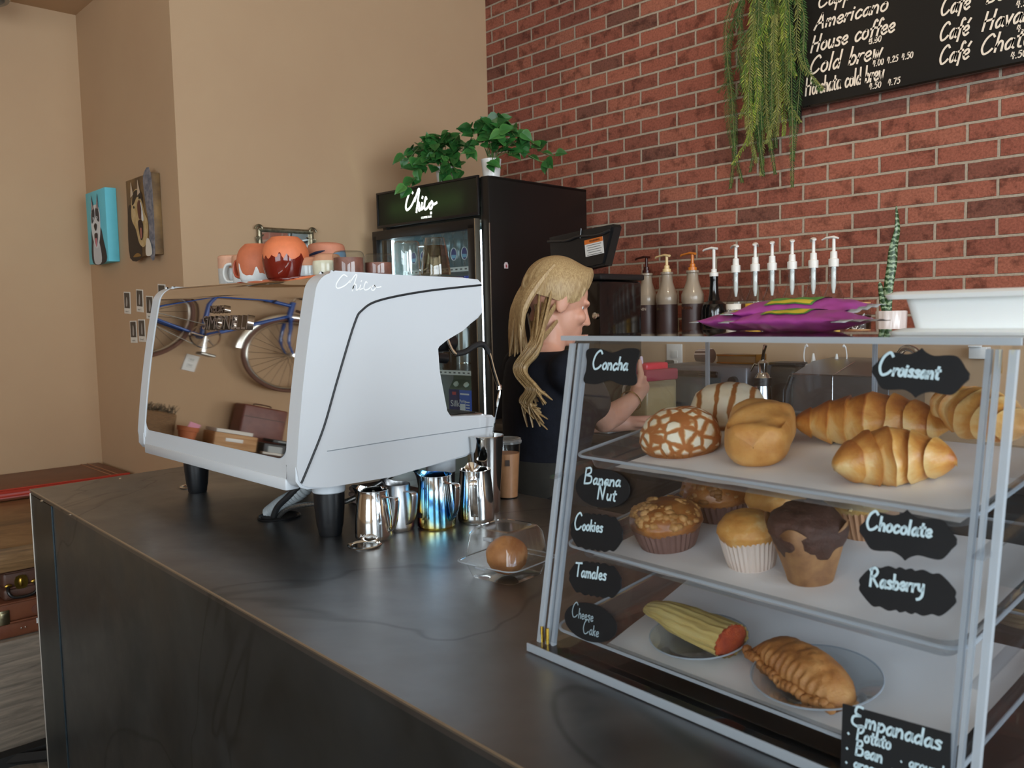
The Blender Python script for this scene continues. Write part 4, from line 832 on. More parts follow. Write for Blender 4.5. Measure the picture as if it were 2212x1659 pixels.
# chocolate muffin in a folded parchment tulip
t = place('muffin', 'dark chocolate muffin in a tall brown parchment tulip wrapper', 'muffin', 2, .305, .118, 12, 'chocolate muffin'); mb = MB(); r0 = .030
def tul(r_, z, a):
    k = max(0, (z - .030) / .03); pk = abs(math.cos(2 * a)) ** 3
    return (r_ * (1 + .10 * math.cos(4 * a) * min(1, z / .02)), z + (pk * .016 - .006) * k)
mb.lathe([(0, .001), (r0 * .78, 0), (r0 * .86, .012), (r0 * 1.05, .034), (r0 * 1.32, .060)], 96, warp=tul); mb.obj('parchment', M('brown parchment', '#a8794c', .65, var='#7b5233', vscale=35, sss=.15), t, solid=.0006, ang=40)
mb = MB(); mb.lathe([(0, .028), (.030, .030), (.037, .046), (.040, .058), (.036, .070), (.024, .079), (.01, .082), (0, .082)], 64)
bmesh.ops.subdivide_edges(mb.bm, edges=[e for e in mb.bm.edges if abs(e.verts[0].co.z - e.verts[1].co.z) > 1e-4], cuts=3)
for v in mb.bm.verts: p = v.co; q = p - Vector((0, 0, .05)); v.co = Vector((0, 0, .05)) + q * (1 + .12 * nz(p, 32, 3) + .06 * nz(p, 90, 3))
tp = mb.obj('top', crust('chocolate crumb', '#36221b', '#4a2e24', '#5d3c30', 30, .8, .6, .03), t, ang=80)
for i, (x, y, z, s) in enumerate([(.010, -.020, .070, .0065), (.026, -.006, .068, .006), (-.014, -.016, .076, .006), (.0, .012, .080, .006), (-.022, .006, .072, .005)]):
    mb = MB(); mb.sphere((x, y, z), s, 12, 8, (1, 1, .7)); mb.obj('chocolate_chip', M('chocolate chip', '#5c3a2e', .35), tp)
# tamale and empanada on clear plates
def plate(label, d, n, r):
    t = place('plate', label, 'plate', 3, d, n, 0, 'clear plates', .006); mb = MB()
    mb.lathe([(0, .001), (r * .62, .0), (r * .70, .003), (r * .94, .010), (r, .0115), (r * .995, .013), (r * .93, .0115), (r * .69, .005), (r * .6, .002), (0, .0025)], 72); mb.obj('dish', CLEAR('plate plastic', '#f2f6f8', .04, 1.5, gain=2.2, body=.03), t)
    mb = MB(); mb.tube([(r * math.cos(a), r * math.sin(a), .0122) for a in [2 * PI * i / 72 for i in range(72)]], .001, 6, closed=True); mb.obj('rim', ACEDGE, t)
plate('clear plastic plate under the corn-husk tamale', .187, .082, .056); plate('clear plastic plate under the empanada', .335, .080, .064)
t = place('tamale', 'tamale in a yellow corn husk with red filling at its open end', 'tamale', 3, .172, .084, -8, None, .012); mb = MB()
def tam(u, v):
    a = 2 * PI * u; s = -1 + 2 * v; w_ = .0235 + .003 * s - .012 * max(0, -s - .25) ** 1.2; hgt = .0155 + .002 * s - .011 * max(0, -s - .3) ** 1.1; rid = 1 + .035 * math.sin(17 * a) + .02 * math.sin(29 * a + 4 * s)
    p = Vector((.066 * s, w_ * math.cos(a) * rid, .0165 + hgt * math.sin(a) * rid)); return p + Vector((0, nz(p, 40), nz(p, 40, 4))) * .002
mb.surf(88, 40, tam, wu=True); mb.obj('husk', crust('corn husk', '#a98c4e', '#c9b06c', '#d8c486', 8, .3, .5, .15, (1, 9, 9)), t, ang=60)
mb = MB(); mb.sphere((.0635, 0, .0165), .02, 28, 18, (.30, 1.22, .82), lambda d: 1 + .16 * nz(d, 4)); mb.obj('filling', crust('red filling', '#7d2410', '#a93d16', '#c4591f', 60, .9, .35), t)
t = place('empanada', 'half-moon empanada with crimped edge and cinnamon-brown crust on a clear plate', 'empanada', 3, .322, .088, -22, None, .010); mb = MB()
def emp(u, v):
    s = -1 + 2 * u; L = .070; base = -.026 - .010 * (1 - s * s); crest = .030 * (1 - abs(s) ** 2.2); y = base + (crest - base) * v
    e = max(0.0, 1 - abs(s) ** 3); hz = .030 * e * math.sin(PI * min(1, .08 + v * .92)) ** .7 if 0 < v < 1 else 0
    cr = .0035 * math.sin(46 * s) * max(0, 1 - v / .22) * e; p = Vector((L * s, y, .004 + max(hz, .003 * e) + cr)); return p + Vector((0, 0, .003 * nz(p, 45) + .0015 * nz(p, 120))) * e
mb.surf(96, 40, emp)
bot = MB.surf(mb, 96, 6, lambda u, v: (lambda p: Vector((p.x, p.y, .001)))(emp(u, v)))
mb.obj('crust', crust('empanada crust', '#7c4520', '#b0733a', '#c9955a', 26, .6, .5), t, ang=80)
mb = MB(); mb.tube(smooth_pts([(.070 * s, -.0275 - .010 * (1 - s * s) + .0012 * math.sin(60 * s), .006 + .002 * math.sin(52 * s)) for s in [-1 + i / 24 for i in range(49)]], 3), [.0045 * (1 + .35 * math.sin(i * .9)) for i in range(145)], 8); mb.obj('crimped_edge', MATS.setdefault('ec', crust('empanada edge', '#8a4f26', '#b5783f', '#c48c52', 40, .6, .5)), t, ang=80)

# ------------------------------------------------------------------ chalk labels stuck on the front of the case
CHB = M('black chalk label', '#15171a', .55, spec=.3); CHK = M('pale blue chalk marker', '#b9d2dc', .7); CHKD = M('faint chalk marker', '#8fa3ad', .7)
def outline(kind, w_, h):
    if kind == 'oval': return [(w_ / 2 * math.cos(a) * 1.0, h / 2 * math.sin(a)) for a in [2 * PI * i / 48 for i in range(48)]]
    if kind == 'card': return [(-w_ / 2, -h / 2), (w_ / 2, -h / 2), (w_ / 2, h / 2), (-w_ / 2, h / 2)]
    q = {'bracket': [(.0, .5), (.05, .42), (.14, .36), (.27, .385), (.36, .375), (.42, .26), (.455, .16), (.5, .06), (.5, 0)],
         'scroll': [(0, .36), (.08, .39), (.2, .46), (.32, .48), (.44, .47), (.49, .40), (.49, .28), (.465, .15), (.46, 0)],
         'cloud': [(0, .40), (.06, .44), (.10, .40), (.18, .44), (.27, .38), (.34, .40), (.41, .30), (.45, .22), (.5, .1), (.49, 0)]}[kind]
    q = [(p[0], p[1]) for p in smooth_pts([(a, b, 0) for a, b in q], 3)]
    full = q + [(x, -y) for x, y in q[-2::-1]] + [(-x, -y) for x, y in q[1:]] + [(-x, y) for x, y in q[-2:0:-1]]
    return [(x * w_, y * h) for x, y in full]
def chalk(name_txt, label, d, z, w_, h, kind, lines, tilt=0, mat=CHK):
    """a thin label on the sloping front; LINES: (text, x, y, x-height, width, stroke, capital scale)"""
    n = z * SLP - .0035; t = thing('chalk_label', label, 'label', cw(d, n, z), CR, 'chalk labels', rot=(R_(-10), R_(tilt) * -1, CR))
    fm = frame((0, 0, 0), (1, 0, 0), (0, 0, 1)); mb = MB(); mb.prism(outline(kind, w_, h)[::1], .0016, mtx=fm); mb.obj('board', CHB, t, smooth=False)
    mb = MB()
    for tx, x, y, xh, wid, st, cp in lines: write(mb, tx, fm @ Matrix.Translation((x, y, .0018)), xh, st, .12, .18, wid, .04, cp)
    mb.obj('lettering', mat, t, smooth=False)
chalk('Concha', 'black scroll-edged chalk label reading Concha', .075, .357, .088, .046, 'scroll', [('Concha', -.030, -.004, .0078, .058, .0026, 1.55)], 1)
chalk('Banana Nut', 'black oval chalk label reading Banana Nut', .082, .213, .088, .046, 'oval', [('Banana', -.030, .004, .0070, .060, .0022, 1.45), ('Nut', -.006, -.013, .0070, .030, .0022, 1.4)], 4)
chalk('Cookies', 'black cloud-edged chalk label reading Cookies', .080, .161, .086, .050, 'cloud', [('Cookies', -.036, .001, .0068, .048, .0022, 1.6)], 6)
chalk('Tamales', 'black cloud-edged chalk label reading Tamales', .086, .107, .086, .046, 'cloud', [('Tamales', -.032, .001, .0072, .052, .0022, 1.2)], 7)
chalk('Cheese Cake', 'black rounded chalk label reading Cheese Cake in faint letters', .086, .057, .086, .044, 'oval', [('Cheese', -.030, .002, .0060, .036, .0012, 1.6), ('Cake', -.010, -.014, .0060, .026, .0012, 1.5)], 5, CHKD)
chalk('Croissant', 'large black bracket-shaped chalk label reading Croissant', .4425, .3625, .084, .044, 'bracket', [('Croissant', -.036, -.004, .0062, .054, .0026, 1.75)], -2)
chalk('Chocolate', 'black bracket-shaped chalk label reading Chocolate', .445, .2225, .084, .044, 'bracket', [('Chocolate', -.036, .001, .0064, .058, .0024, 1.4)], 3)
chalk('Rasberry', 'black cloud-edged chalk label reading Rasberry', .449, .176, .084, .044, 'cloud', [('Rasberry', -.032, .0, .0066, .048, .0024, 1.3)], 6)
chalk('Empanadas', 'black square chalk card reading Empanadas with a list of fillings', .452, .036, .094, .066, 'card',
      [('Empanadas', -.038, .018, .0070, .078, .0022, 1.3), ('* Potato', -.042, .006, .0056, .040, .0020, 1.2), ('* Bean', -.043, -.007, .0056, .034, .0020, 1.2), ('* green chile', -.043, -.019, .0050, .056, .0018, 1), ('* red chile', -.043, -.029, .0050, .050, .0018, 1),
       ('* ground', .006, -.0035, .0050, .036, .0015, 1), ('beef', .018, -.014, .0050, .018, .0015, 1), ('Pork', .014, -.024, .0050, .020, .0015, 1.2)], 4)
# ------------------------------------------------------------------ on the case: snack packs and a white box
PK = M('magenta foil pack', '#b0489f', .3, var='#a03f92', vscale=40, coat=.3)
def pack(label, d, n, z, rz, ln=.15, tilt=0):
    t = thing('snack_pack', label, 'snack pack', cw(d, n, z), CR, 'magenta snack packs', rot=(R_(tilt), 0, CR + R_(rz))); mb = MB()
    def f(u, v):
        s = -1 + 2 * v; a = 2 * PI * u; e = (1 - abs(s) ** 5); y = .040 * math.cos(a); z_ = .0125 * max(0, e) * math.sin(a) * (1 - .3 * abs(math.cos(a)) ** 3); p = Vector((ln / 2 * s, y, .013 + z_)); return p + Vector((0, 0, .0022 * nz(p, 60, rz)))
    mb.surf(32, 36, f, wu=True, capv=False); mb.obj('pouch', PK, t, ang=70)
    for s in (-1, 1):
        mb = MB(); w_ = .018
        mb.surf(4, 13, lambda u, v: (s * (ln / 2 - .004 + w_ * u), -.040 + .08 * v, .013 + .0012 * math.sin(20 * v + rz)))
        mb.obj('crimped_end', M('silver foil end', '#c9d3da', .25, .35), t, solid=.0006)
    mb = MB()
    def lab(u, v): return (lambda p: Vector((p.x, p.y, p.z + .0012)))(f(.12 + .26 * u, .28 + .42 * v))
    mb.surf(10, 10, lab); mb.obj('green_panel', M('green print', '#5a9a4a', .4), t)
    mb = MB(); mb.surf(6, 10, lambda u, v: (lambda p: Vector((p.x, p.y, p.z + .0018)))(f(.31 + .06 * u, .30 + .38 * v))); mb.obj('yellow_band', M('yellow print', '#d8c23c', .4), t)
    return t
TZ = HT + .0062
pack('magenta snack pack with green and yellow print, nearest on the case top', .232, .215, TZ, -8, .155)
pack('magenta snack pack with a torn white end, topmost behind the nearest one', .205, .262, TZ + .014, 4, .15, 6)
pack('magenta snack pack lying at the end of the row, silver end towards the brick wall', .135, .262, TZ, -14, .13)
pack('magenta snack pack at the back of the row under the topmost one', .178, .300, TZ, 10, .14)
t = thing('takeout_box', 'white rectangular container with rolled rims on the case top', 'container', cw(.475, .20, TZ), CR + R_(-4)); mb = MB(); WB = M('white foam', '#f1f4f3', .5, sss=.05)
mb.surf(4, 2, lambda u, v: Vector(((-.075, .095)[int(u * 3 + .5) in (1, 2)] + (0), 0, 0)))
mb.bm.free(); mb = MB()
def ringbox(x0, x1, y0, y1, z, r=.014):
    out = []
    for cx, cy, a0 in ((x1 - r, y1 - r, 0), (x0 + r, y1 - r, 90), (x0 + r, y0 + r, 180), (x1 - r, y0 + r, 270)):
        for i in range(6): a = R_(a0 + 18 * i); out.append((cx + r * math.cos(a), cy + r * math.sin(a), z))
    return out
def loft(mb, rings, cap0=True, cap1=True):
    vs = [[mb.bm.verts.new(p) for p in r] for r in rings]; n = len(vs[0])
    for a, b in zip(vs, vs[1:]):
        for i in range(n): mb.bm.faces.new((a[i], a[(i + 1) % n], b[(i + 1) % n], b[i]))
    if cap0: mb.bm.faces.new(vs[0][::-1])
    if cap1: mb.bm.faces.new(vs[-1])
loft(mb, [ringbox(-.066, .15, -.080, .08, .003), ringbox(-.066, .15, -.08, .08, .006), ringbox(-.072, .156, -.086, .086, .034)]); mb.obj('tub', WB, t)
mb = MB(); loft(mb, [ringbox(-.082, .166, -.096, .096, .0), ringbox(-.083, .167, -.097, .097, .003), ringbox(-.074, .158, -.088, .088, .006)]); mb.obj('lower_rim', WB, t)
mb = MB(); loft(mb, [ringbox(-.084, .168, -.098, .098, .034), ringbox(-.086, .170, -.100, .100, .038), ringbox(-.080, .164, -.094, .094, .041)]); mb.obj('upper_rim', WB, t)
# ------------------------------------------------------------------ glass-door fridge
FO, FRZ = (-3.325, 2.298, 0), R_(3.5)
fr = thing('display_fridge', 'tall black glass-door fridge with lit sign, standing in the corner by the brick wall', 'fridge', FO, FRZ)
FB = M('black fridge paint', '#100f10', .38); FW_, FD, FH = .71, .64, 2.05; LIN = M('white fridge lining', '#dfe8ea', .4)
mb = MB()
mb.box((.012, FD / 2 + .012, FH / 2), (.024, FD - .02, FH)); mb.box((FW_ - .024, FD / 2 + .003, FH / 2), (.048, FD - .002, FH), .004); mb.box((FW_ / 2, FD - .015, FH / 2), (FW_ - .02, .03, FH)); mb.box((FW_ / 2, FD / 2 + .01, FH - .006), (FW_, FD - .02, .012)); mb.box((FW_ / 2, FD / 2, .12), (FW_ - .02, FD - .02, .24)); mb.box((FW_ / 2, FD / 2 + .02, 1.892), (FW_ - .03, FD - .05, .016))
mb.obj('cabinet', FB, fr, ang=30)
mb = MB(); mb.box((.036, .30, 1.07), (.02, .50, 1.62)); mb.box((FW_ - .062, .30, 1.07), (.02, .50, 1.62)); mb.box((FW_ / 2, .56, 1.07), (FW_ - .06, .02, 1.62)); mb.box((FW_ / 2, .3, .25), (FW_ - .06, .52, .02)); mb.box((FW_ / 2, .3, 1.876), (FW_ - .06, .52, .012)); mb.obj('lining', LIN, fr, smooth=False)
# lit sign: a tube behind a dark translucent sheet
m, nt, b, out = newmat('translucent sign sheet'); nt.nodes.remove(b); tl = N(nt, 'ShaderNodeBsdfTranslucent'); tl.inputs[0].default_value = (*srgb('#5f7152'), 1); df = N(nt, 'ShaderNodeBsdfDiffuse'); df.inputs[0].default_value = (*srgb('#2c2f2b'), 1)
gl = N(nt, 'ShaderNodeBsdfGlossy'); gl.inputs['Roughness'].default_value = .15; a1 = N(nt, 'ShaderNodeMixShader', i_0=.6); nt.links.new(df.outputs[0], a1.inputs[1]); nt.links.new(tl.outputs[0], a1.inputs[2]); a2 = N(nt, 'ShaderNodeMixShader', i_0=.04); nt.links.new(a1.outputs[0], a2.inputs[1]); nt.links.new(gl.outputs[0], a2.inputs[2]); nt.links.new(a2.outputs[0], out.inputs[0]); SIGNM = m
mb = MB(); mb.box((.327, -.002, 1.977), (.648, .003, .142)); sg = mb.obj('sign_sheet', SIGNM, fr, smooth=False)
for a, d in (((.327, -.002, 2.052), (.668, .012, .010)), ((.327, -.002, 1.902), (.668, .012, .012)), ((-.002, -.002, 1.977), (.010, .012, .15)), ((.656, -.002, 1.977), (.010, .012, .15))):
    mb = MB(); mb.box(a, d, .002); mb.obj('sign_frame', FB, fr)
mb = MB(); mb.tube([(.08, .040, 1.972), (.565, .040, 1.972)], .010, 12); mb.obj('sign_tube', M('fluorescent tube', '#ffffff', .5, emit='#e6ffdc', estr=9), fr)
LIT = M('lit lettering', '#ffffff', .5, emit='#f6fff2', estr=1.3)
mb = MB(); chico(mb, frame((.200, -.0042, 1.945), (1, 0, 0), (0, 0, 1)), .205, .0105, 1.55); mb.obj('sign_lettering', LIT, fr, smooth=False)
mb = MB(); mb.box((.366, -.0042, 1.932), (.011, .001, .011), mtx=None); mb.obj('sign_dot', LIT, fr, smooth=False)
text_obj('small_lettering', 'COFFEE BAR', .0125, LIT, fr, frame((.335, -.0042, 1.9165), (1, 0, 0), (0, 0, 1)))
for a, d in (((.325, -.018, 1.8595), (.672, .034, .041)), ((.325, -.018, .27), (.672, .034, .05)), ((.005, -.018, 1.06), (.030, .034, 1.6)), ((.640, -.018, 1.06), (.040, .034, 1.6))):
    mb = MB(); mb.box(a, d, .003); mb.obj('door_frame', FB, fr)
mb = MB(); mb.box((.32, -.018, 1.06), (.6, .006, 1.56)); mb.obj('door_glass', CLEAR('fridge glass', '#eef4f4', .02, 1.45), fr, smooth=False)
mb = MB(); mb.box((.663, -.0195, 1.07), (.003, .030, 1.62)); mb.obj('door_trim', M('chrome strip', '#cfc9b8', .25, 1), fr, smooth=False)
mb = MB(); mb.box((FW_ + .001, .004, .93), (.003, .004, 1.86)); mb.obj('corner_strip', M('steel corner strip', '#a8a5a0', .3, 1), fr, smooth=False)
TUB = M('fridge light', '#ffffff', .5, emit='#e8f6ff', estr=5)
for x in (.052, FW_ - .080):
    mb = MB(); mb.tube([(x, .035, .4), (x, .035, 1.84)], .007, 10); mb.obj('interior_light', TUB, fr)
for z in (1.70, 1.475, 1.245, 1.01, .7):
    mb = MB(); mb.box((.34, .32, z - .004), (.60, .44, .005)); sh = mb.obj('shelf', CLEAR('wire shelf', '#dfe6e8', .1, 1.4, body=.3), fr, smooth=False)
    mb = MB(); mb.box((.34, .098, z - .010), (.60, .004, .020)); mb.obj('price_rail', M('white price rail', '#f2f6f7', .4), sh, smooth=False)
    if z > 1.2:
        for k in range(18):
            mb = MB(); mb.box((.08 + .03 * k, .0955, z - .010), (.013, .001, .006)); mb.obj('price_mark', M('grey print', '#5c666c', .6), sh, smooth=False)
mb = MB(); mb.prism([(-.011, -.012), (.011, -.012), (.012, .004), (.006, .014), (-.006, .014), (-.012, .004)], .0015, mtx=frame((.7105 + .001, .095, 1.69), (0, 1, 0), (0, 0, 1))); st = mb.obj('sticker', M('pale sticker', '#e3d5da', .5), fr, smooth=False)
mb = MB(); mb.prism([(-.004, -.006), (.004, -.006), (.003, .006), (-.003, .006)], .0006, mtx=frame((.7135, .095, 1.688), (0, 1, 0), (0, 0, 1))); mb.obj('sticker_print', M('red print', '#a8404a', .5), st, smooth=False)
FMX = Matrix.Translation(FO) @ Matrix.Rotation(FRZ, 4, 'Z')
def fw(x, y, z): return FMX @ Vector((x, y, z))
WAT = CLEAR('water bottle plastic', '#dff0f4', .05, 1.45, body=.12, bodycol='#cfe6ec', gain=2)
wb = None
for i in range(8):
    lab = ['water bottle with blue emblem nearest the hinge side on the upper shelf', 'second water bottle from the hinge on the upper fridge shelf', 'third water bottle from the hinge on the upper fridge shelf', 'fourth water bottle from the hinge on the upper fridge shelf',
           'water bottle seen through the smoky tumbler, upper fridge shelf', 'water bottle seen beside the glass mug handle, upper fridge shelf', 'water bottle seen through the embossed glass mug, upper fridge shelf', 'water bottle at the far end of the upper fridge shelf'][i]
    p = fw(.585 - .068 * i if i else .585, .14 + .0 * i, 1.6985 + .0002)
    if wb is None:
        wb = thing('water_bottle', lab, 'water bottle', p, FRZ, 'water bottles on the upper shelf'); mb = MB(); mb.lathe([(0, .001), (.026, 0), (.029, .006), (.029, .085), (.027, .10), (.0285, .115), (.022, .145), (.013, .163), (.012, .172), (0, .172)], 28); mb.obj('bottle', WAT, wb)
        fm = frame((0, -.0298, .060), (1, 0, 0), (0, 0, 1)); mb = MB(); mb.prism(outline('oval', .036, .052), .0006, mtx=fm); lb = mb.obj('label', M('navy label', '#27408c', .4), wb, smooth=False)
        mb = MB(); mb.tube([fm @ Vector((.019 * math.cos(a), .027 * math.sin(a), .001)) for a in [2 * PI * i / 30 for i in range(30)]], .0018, 6, closed=True); mb.obj('label_ring', M('white print', '#eef4f8', .4), lb)
        mb = MB(); mb.prism([(-.012, -.018), (.012, -.018), (.014, -.004), (-.014, -.002)], .0006, mtx=fm @ Matrix.Translation((0, 0, .0008))); mb.obj('label_wave', M('sky blue print', '#7fc3ec', .4), lb, smooth=False)
        mb = MB(); mb.lathe([(0, .172), (.0135, .172), (.0135, .184), (0, .185)], 20); mb.obj('cap', M('white cap', '#e8eef0', .4), wb)
    else: dup(wb, p, FRZ, lab)
bc = None
for i, x in enumerate((.575, .515, .445, .38, .31)):
    lab = ['blue-capped bottle nearest the hinge under the upper fridge shelf', 'second blue-capped bottle from the hinge under the upper shelf', 'third blue-capped bottle from the hinge, beside the tumblers', 'fourth blue-capped bottle from the hinge, behind the tumblers', 'fifth blue-capped bottle from the hinge, behind the glass mug'][i]
    p = fw(x, .14, 1.4735)
    if bc is None:
        bc = thing('blue_bottle', lab, 'bottle', p, FRZ, 'blue-capped bottles'); mb = MB(); mb.lathe([(0, .001), (.026, 0), (.028, .006), (.028, .12), (.024, .14), (.02, .155), (0, .156)], 24); mb.obj('bottle', M('milky bottle', '#c8dce8', .3), bc)
        mb = MB(); mb.lathe([(0, .156), (.0225, .156), (.0235, .16), (.0235, .186), (.021, .188), (0, .188)], 24); mb.obj('cap', M('bright blue cap', '#2a55d8', .35), bc)
        mb = MB(); mb.lathe([(.0286, .05), (.0288, .052), (.0288, .11), (.0286, .112)], 24); mb.obj('label', M('blue label', '#4a74c0', .4), bc)
    else: dup(bc, p, FRZ, lab)
bb = None
for i, (x, y) in enumerate(((.575, .15), (.50, .15), (.30, .14))):
    lab = ['brown tea bottle with cream label, nearest the fridge hinge', 'brown tea bottle with cream label, between its twin and the steel flask', 'brown tea bottle mostly behind the espresso machine, left of the flask'][i]; p = fw(x, y, 1.2435)
    if bb is None:
        bb = thing('tea_bottle', lab, 'bottle', p, FRZ, 'brown tea bottles'); mb = MB(); mb.lathe([(0, .001), (.030, 0), (.033, .006), (.033, .12), (.029, .15), (.016, .19), (.015, .205), (0, .205)], 24); mb.obj('bottle', CLEAR('brown tea', '#6b4434', .05, 1.45, body=.45, bodycol='#5a3526', gain=2), bb)
        mb = MB(); mb.lathe([(.0335, .098), (.0338, .10), (.0335, .138), (.031, .142)], 24); mb.obj('label', M('cream label', '#cfc07c', .5), bb)
        mb = MB(); mb.lathe([(0, .205), (.0165, .205), (.0165, .22), (0, .221)], 20); mb.obj('cap', M('amber cap', '#a8752c', .35), bb)
    else: dup(bb, p, FRZ, lab)
t = thing('steel_flask', 'tall brushed-steel flask on the fridge shelf beside the brown bottles', 'flask', fw(.41, .14, 1.2435), FRZ)
mb = MB(); mb.lathe([(0, .001), (.032, 0), (.034, .004), (.034, .17), (.03, .19), (0, .195)], 32); mb.obj('body', BRUSH, t); mb = MB(); mb.lathe([(.0342, .03), (.0345, .032), (.0345, .036), (.0342, .038)], 32); mb.obj('ring', CHROME, t)
def carton(label, x, y, col, col2, txt, rz=0):
    t = thing('milk_carton', label, 'carton', fw(x, y, 1.0085), FRZ + R_(rz), 'milk cartons'); s = .036; h = .15; mb = MB()
    mb.box((0, 0, h / 2), (2 * s, 2 * s, h)); mb.obj('box', M(txt + ' carton', col, .45), t, smooth=False)
    mb = MB(); mb.prism([(-s, h), (s, h), (0, h + .045)], 2 * s, mtx=Matrix(((0, 0, 1, -s), (1, 0, 0, 0), (0, 1, 0, 0), (0, 0, 0, 1)))); mb.box((0, 0, h + .052), (2 * s, .004, .018)); mb.obj('gable', M('carton gable', col2, .45), t, smooth=False)
    mb = MB(); mb.lathe([(0, 0), (.012, 0), (.012, .010), (0, .011)], 18, mtx=Matrix.Translation((0, -.022, h + .020)) @ Matrix.Rotation(R_(45), 4, 'X')); mb.obj('cap', M('pale cap', '#d8e6da', .4), t); return t
CP = M('white carton print', '#eef4fa', .5)
t = carton('navy milk carton with white lettering, left of the bright blue carton', .355, .15, '#26336e', '#3a5a4c', 'navy', 6)
text_obj('lettering', 'Silk', .040, CP, t, frame((.0, -.0366, .085), (1, 0, 0), (0, 0, 1))); mb = MB(); mb.box((-.004, -.0366, .132), (.022, .0008, .014)); mb.obj('red_mark', M('red carton mark', '#c84a55', .5), t, smooth=False)
t = carton('bright blue milk carton with white panel and gable top', .435, .14, '#2c63c9', '#e6edf6', 'blue', -3)
mb = MB(); mb.box((-.015, -.0366, .047), (.036, .0008, .082)); mb.obj('white_panel', CP, t, smooth=False); text_obj('lettering', 'Purity', .019, CP, t, frame((-.014, -.0366, .100), (1, 0, 0), (0, 0, 1)))
for k in range(7): mb = MB(); mb.box((.019, -.0366, .022 + .0125 * k), (.026, .0008, .0045)); mb.obj('print_line', CP, t, smooth=False)
mb = MB(); mb.box((0, -.0366, .132), (.060, .0008, .007)); mb.obj('print_line', CP, t, smooth=False)
t = thing('water_jug', 'clear printed plastic jug at the hinge side of the lower fridge shelf', 'jug', fw(.545, .15, 1.0085), FRZ)
mb = MB(); mb.lathe([(0, .001), (.044, 0), (.048, .008), (.048, .12), (.038, .155), (.02, .175), (0, .176)], 32); mb.obj('body', CLEAR('jug plastic', '#c2ccd0', .1, 1.45, body=.3, bodycol='#a9b7be'), t)
fm = frame((0, -.0492, .085), (1, 0, 0), (0, 0, 1)); mb = MB(); mb.prism(outline('oval', .075, .065), .0005, mtx=fm); lb = mb.obj('label', M('pale jug label', '#d5dde0', .5), t, smooth=False)
for k in range(4): mb = MB(); write(mb, ['that is', 'the real', 'water', 'from'][k], fm @ Matrix.Translation((-.028, .016 - .014 * k, .0008)), .006, .0018, 0, .2, .052); mb.obj('print', M('black print', '#25292b', .6), lb, smooth=False)

# ------------------------------------------------------------------ trailing plants on the fridge
def leafmat(name, c1, c2, c3, rough=.4):
    m, nt, b, out = newmat(name); at = N(nt, 'ShaderNodeAttribute', attribute_name='band'); r = ramp(nt, [(0, c1), (.5, c2), (1, c3)]); nt.links.new(at.outputs['Fac'], r.inputs[0]); nt.links.new(r.outputs[0], b.inputs['Base Color'])
    b.inputs['Roughness'].default_value = rough; b.inputs['Subsurface Weight'].default_value = .08; b.inputs['Subsurface Scale'].default_value = .003; return m
LEAF = leafmat('heart leaf green', '#1f4a22', '#2f6b30', '#5f9a4c')
def heart(mb, vals, pos, d, nrm, L, shade):
    """a folded heart-shaped leaf; D points from stalk to tip"""
    d = Vector(d).normalized(); nrm = Vector(nrm); s = d.cross(nrm); s = s.normalized() if s.length > 1e-4 else Vector((1, 0, 0)); nrm = s.cross(d)
    prof = [(-.12, .0), (-.16, .22), (-.05, .42), (.15, .50), (.4, .42), (.65, .27), (.85, .11), (1, 0)]; mid = [(-.02, 0), (.02, 0), (.1, 0), (.25, 0), (.45, 0), (.66, 0), (.85, 0), (1, 0)]
    for sg_ in (-1, 1):
        row = []
        for (t, w_), (mt, _) in zip(prof, mid):
            droop = -.18 * max(0, t) ** 2
            a = Vector(pos) + d * (L * mt) + nrm * (L * (droop - .06)); e = Vector(pos) + d * (L * t) + s * (sg_ * w_ * L) + nrm * (L * (droop + .10 * w_))
            row.append((a, (a + e) / 2 + nrm * .01 * L, e))
        V = [[mb.bm.verts.new(p) for p in r] for r in row]
        for r in row:
            for q, p in enumerate(r): vals[(round(p.x, 4), round(p.y, 4), round(p.z, 4))] = shade + (.22 if q == 2 else 0)
        for a, b in zip(V, V[1:]):
            for q in range(2): mb.bm.faces.new((a[q], a[q + 1], b[q + 1], b[q]))
SR, SU = Vector((.685, .728, 0)), Vector((0, 0, 1)); TOC = Vector((.73, -.68, 0))          # across, up, towards the room
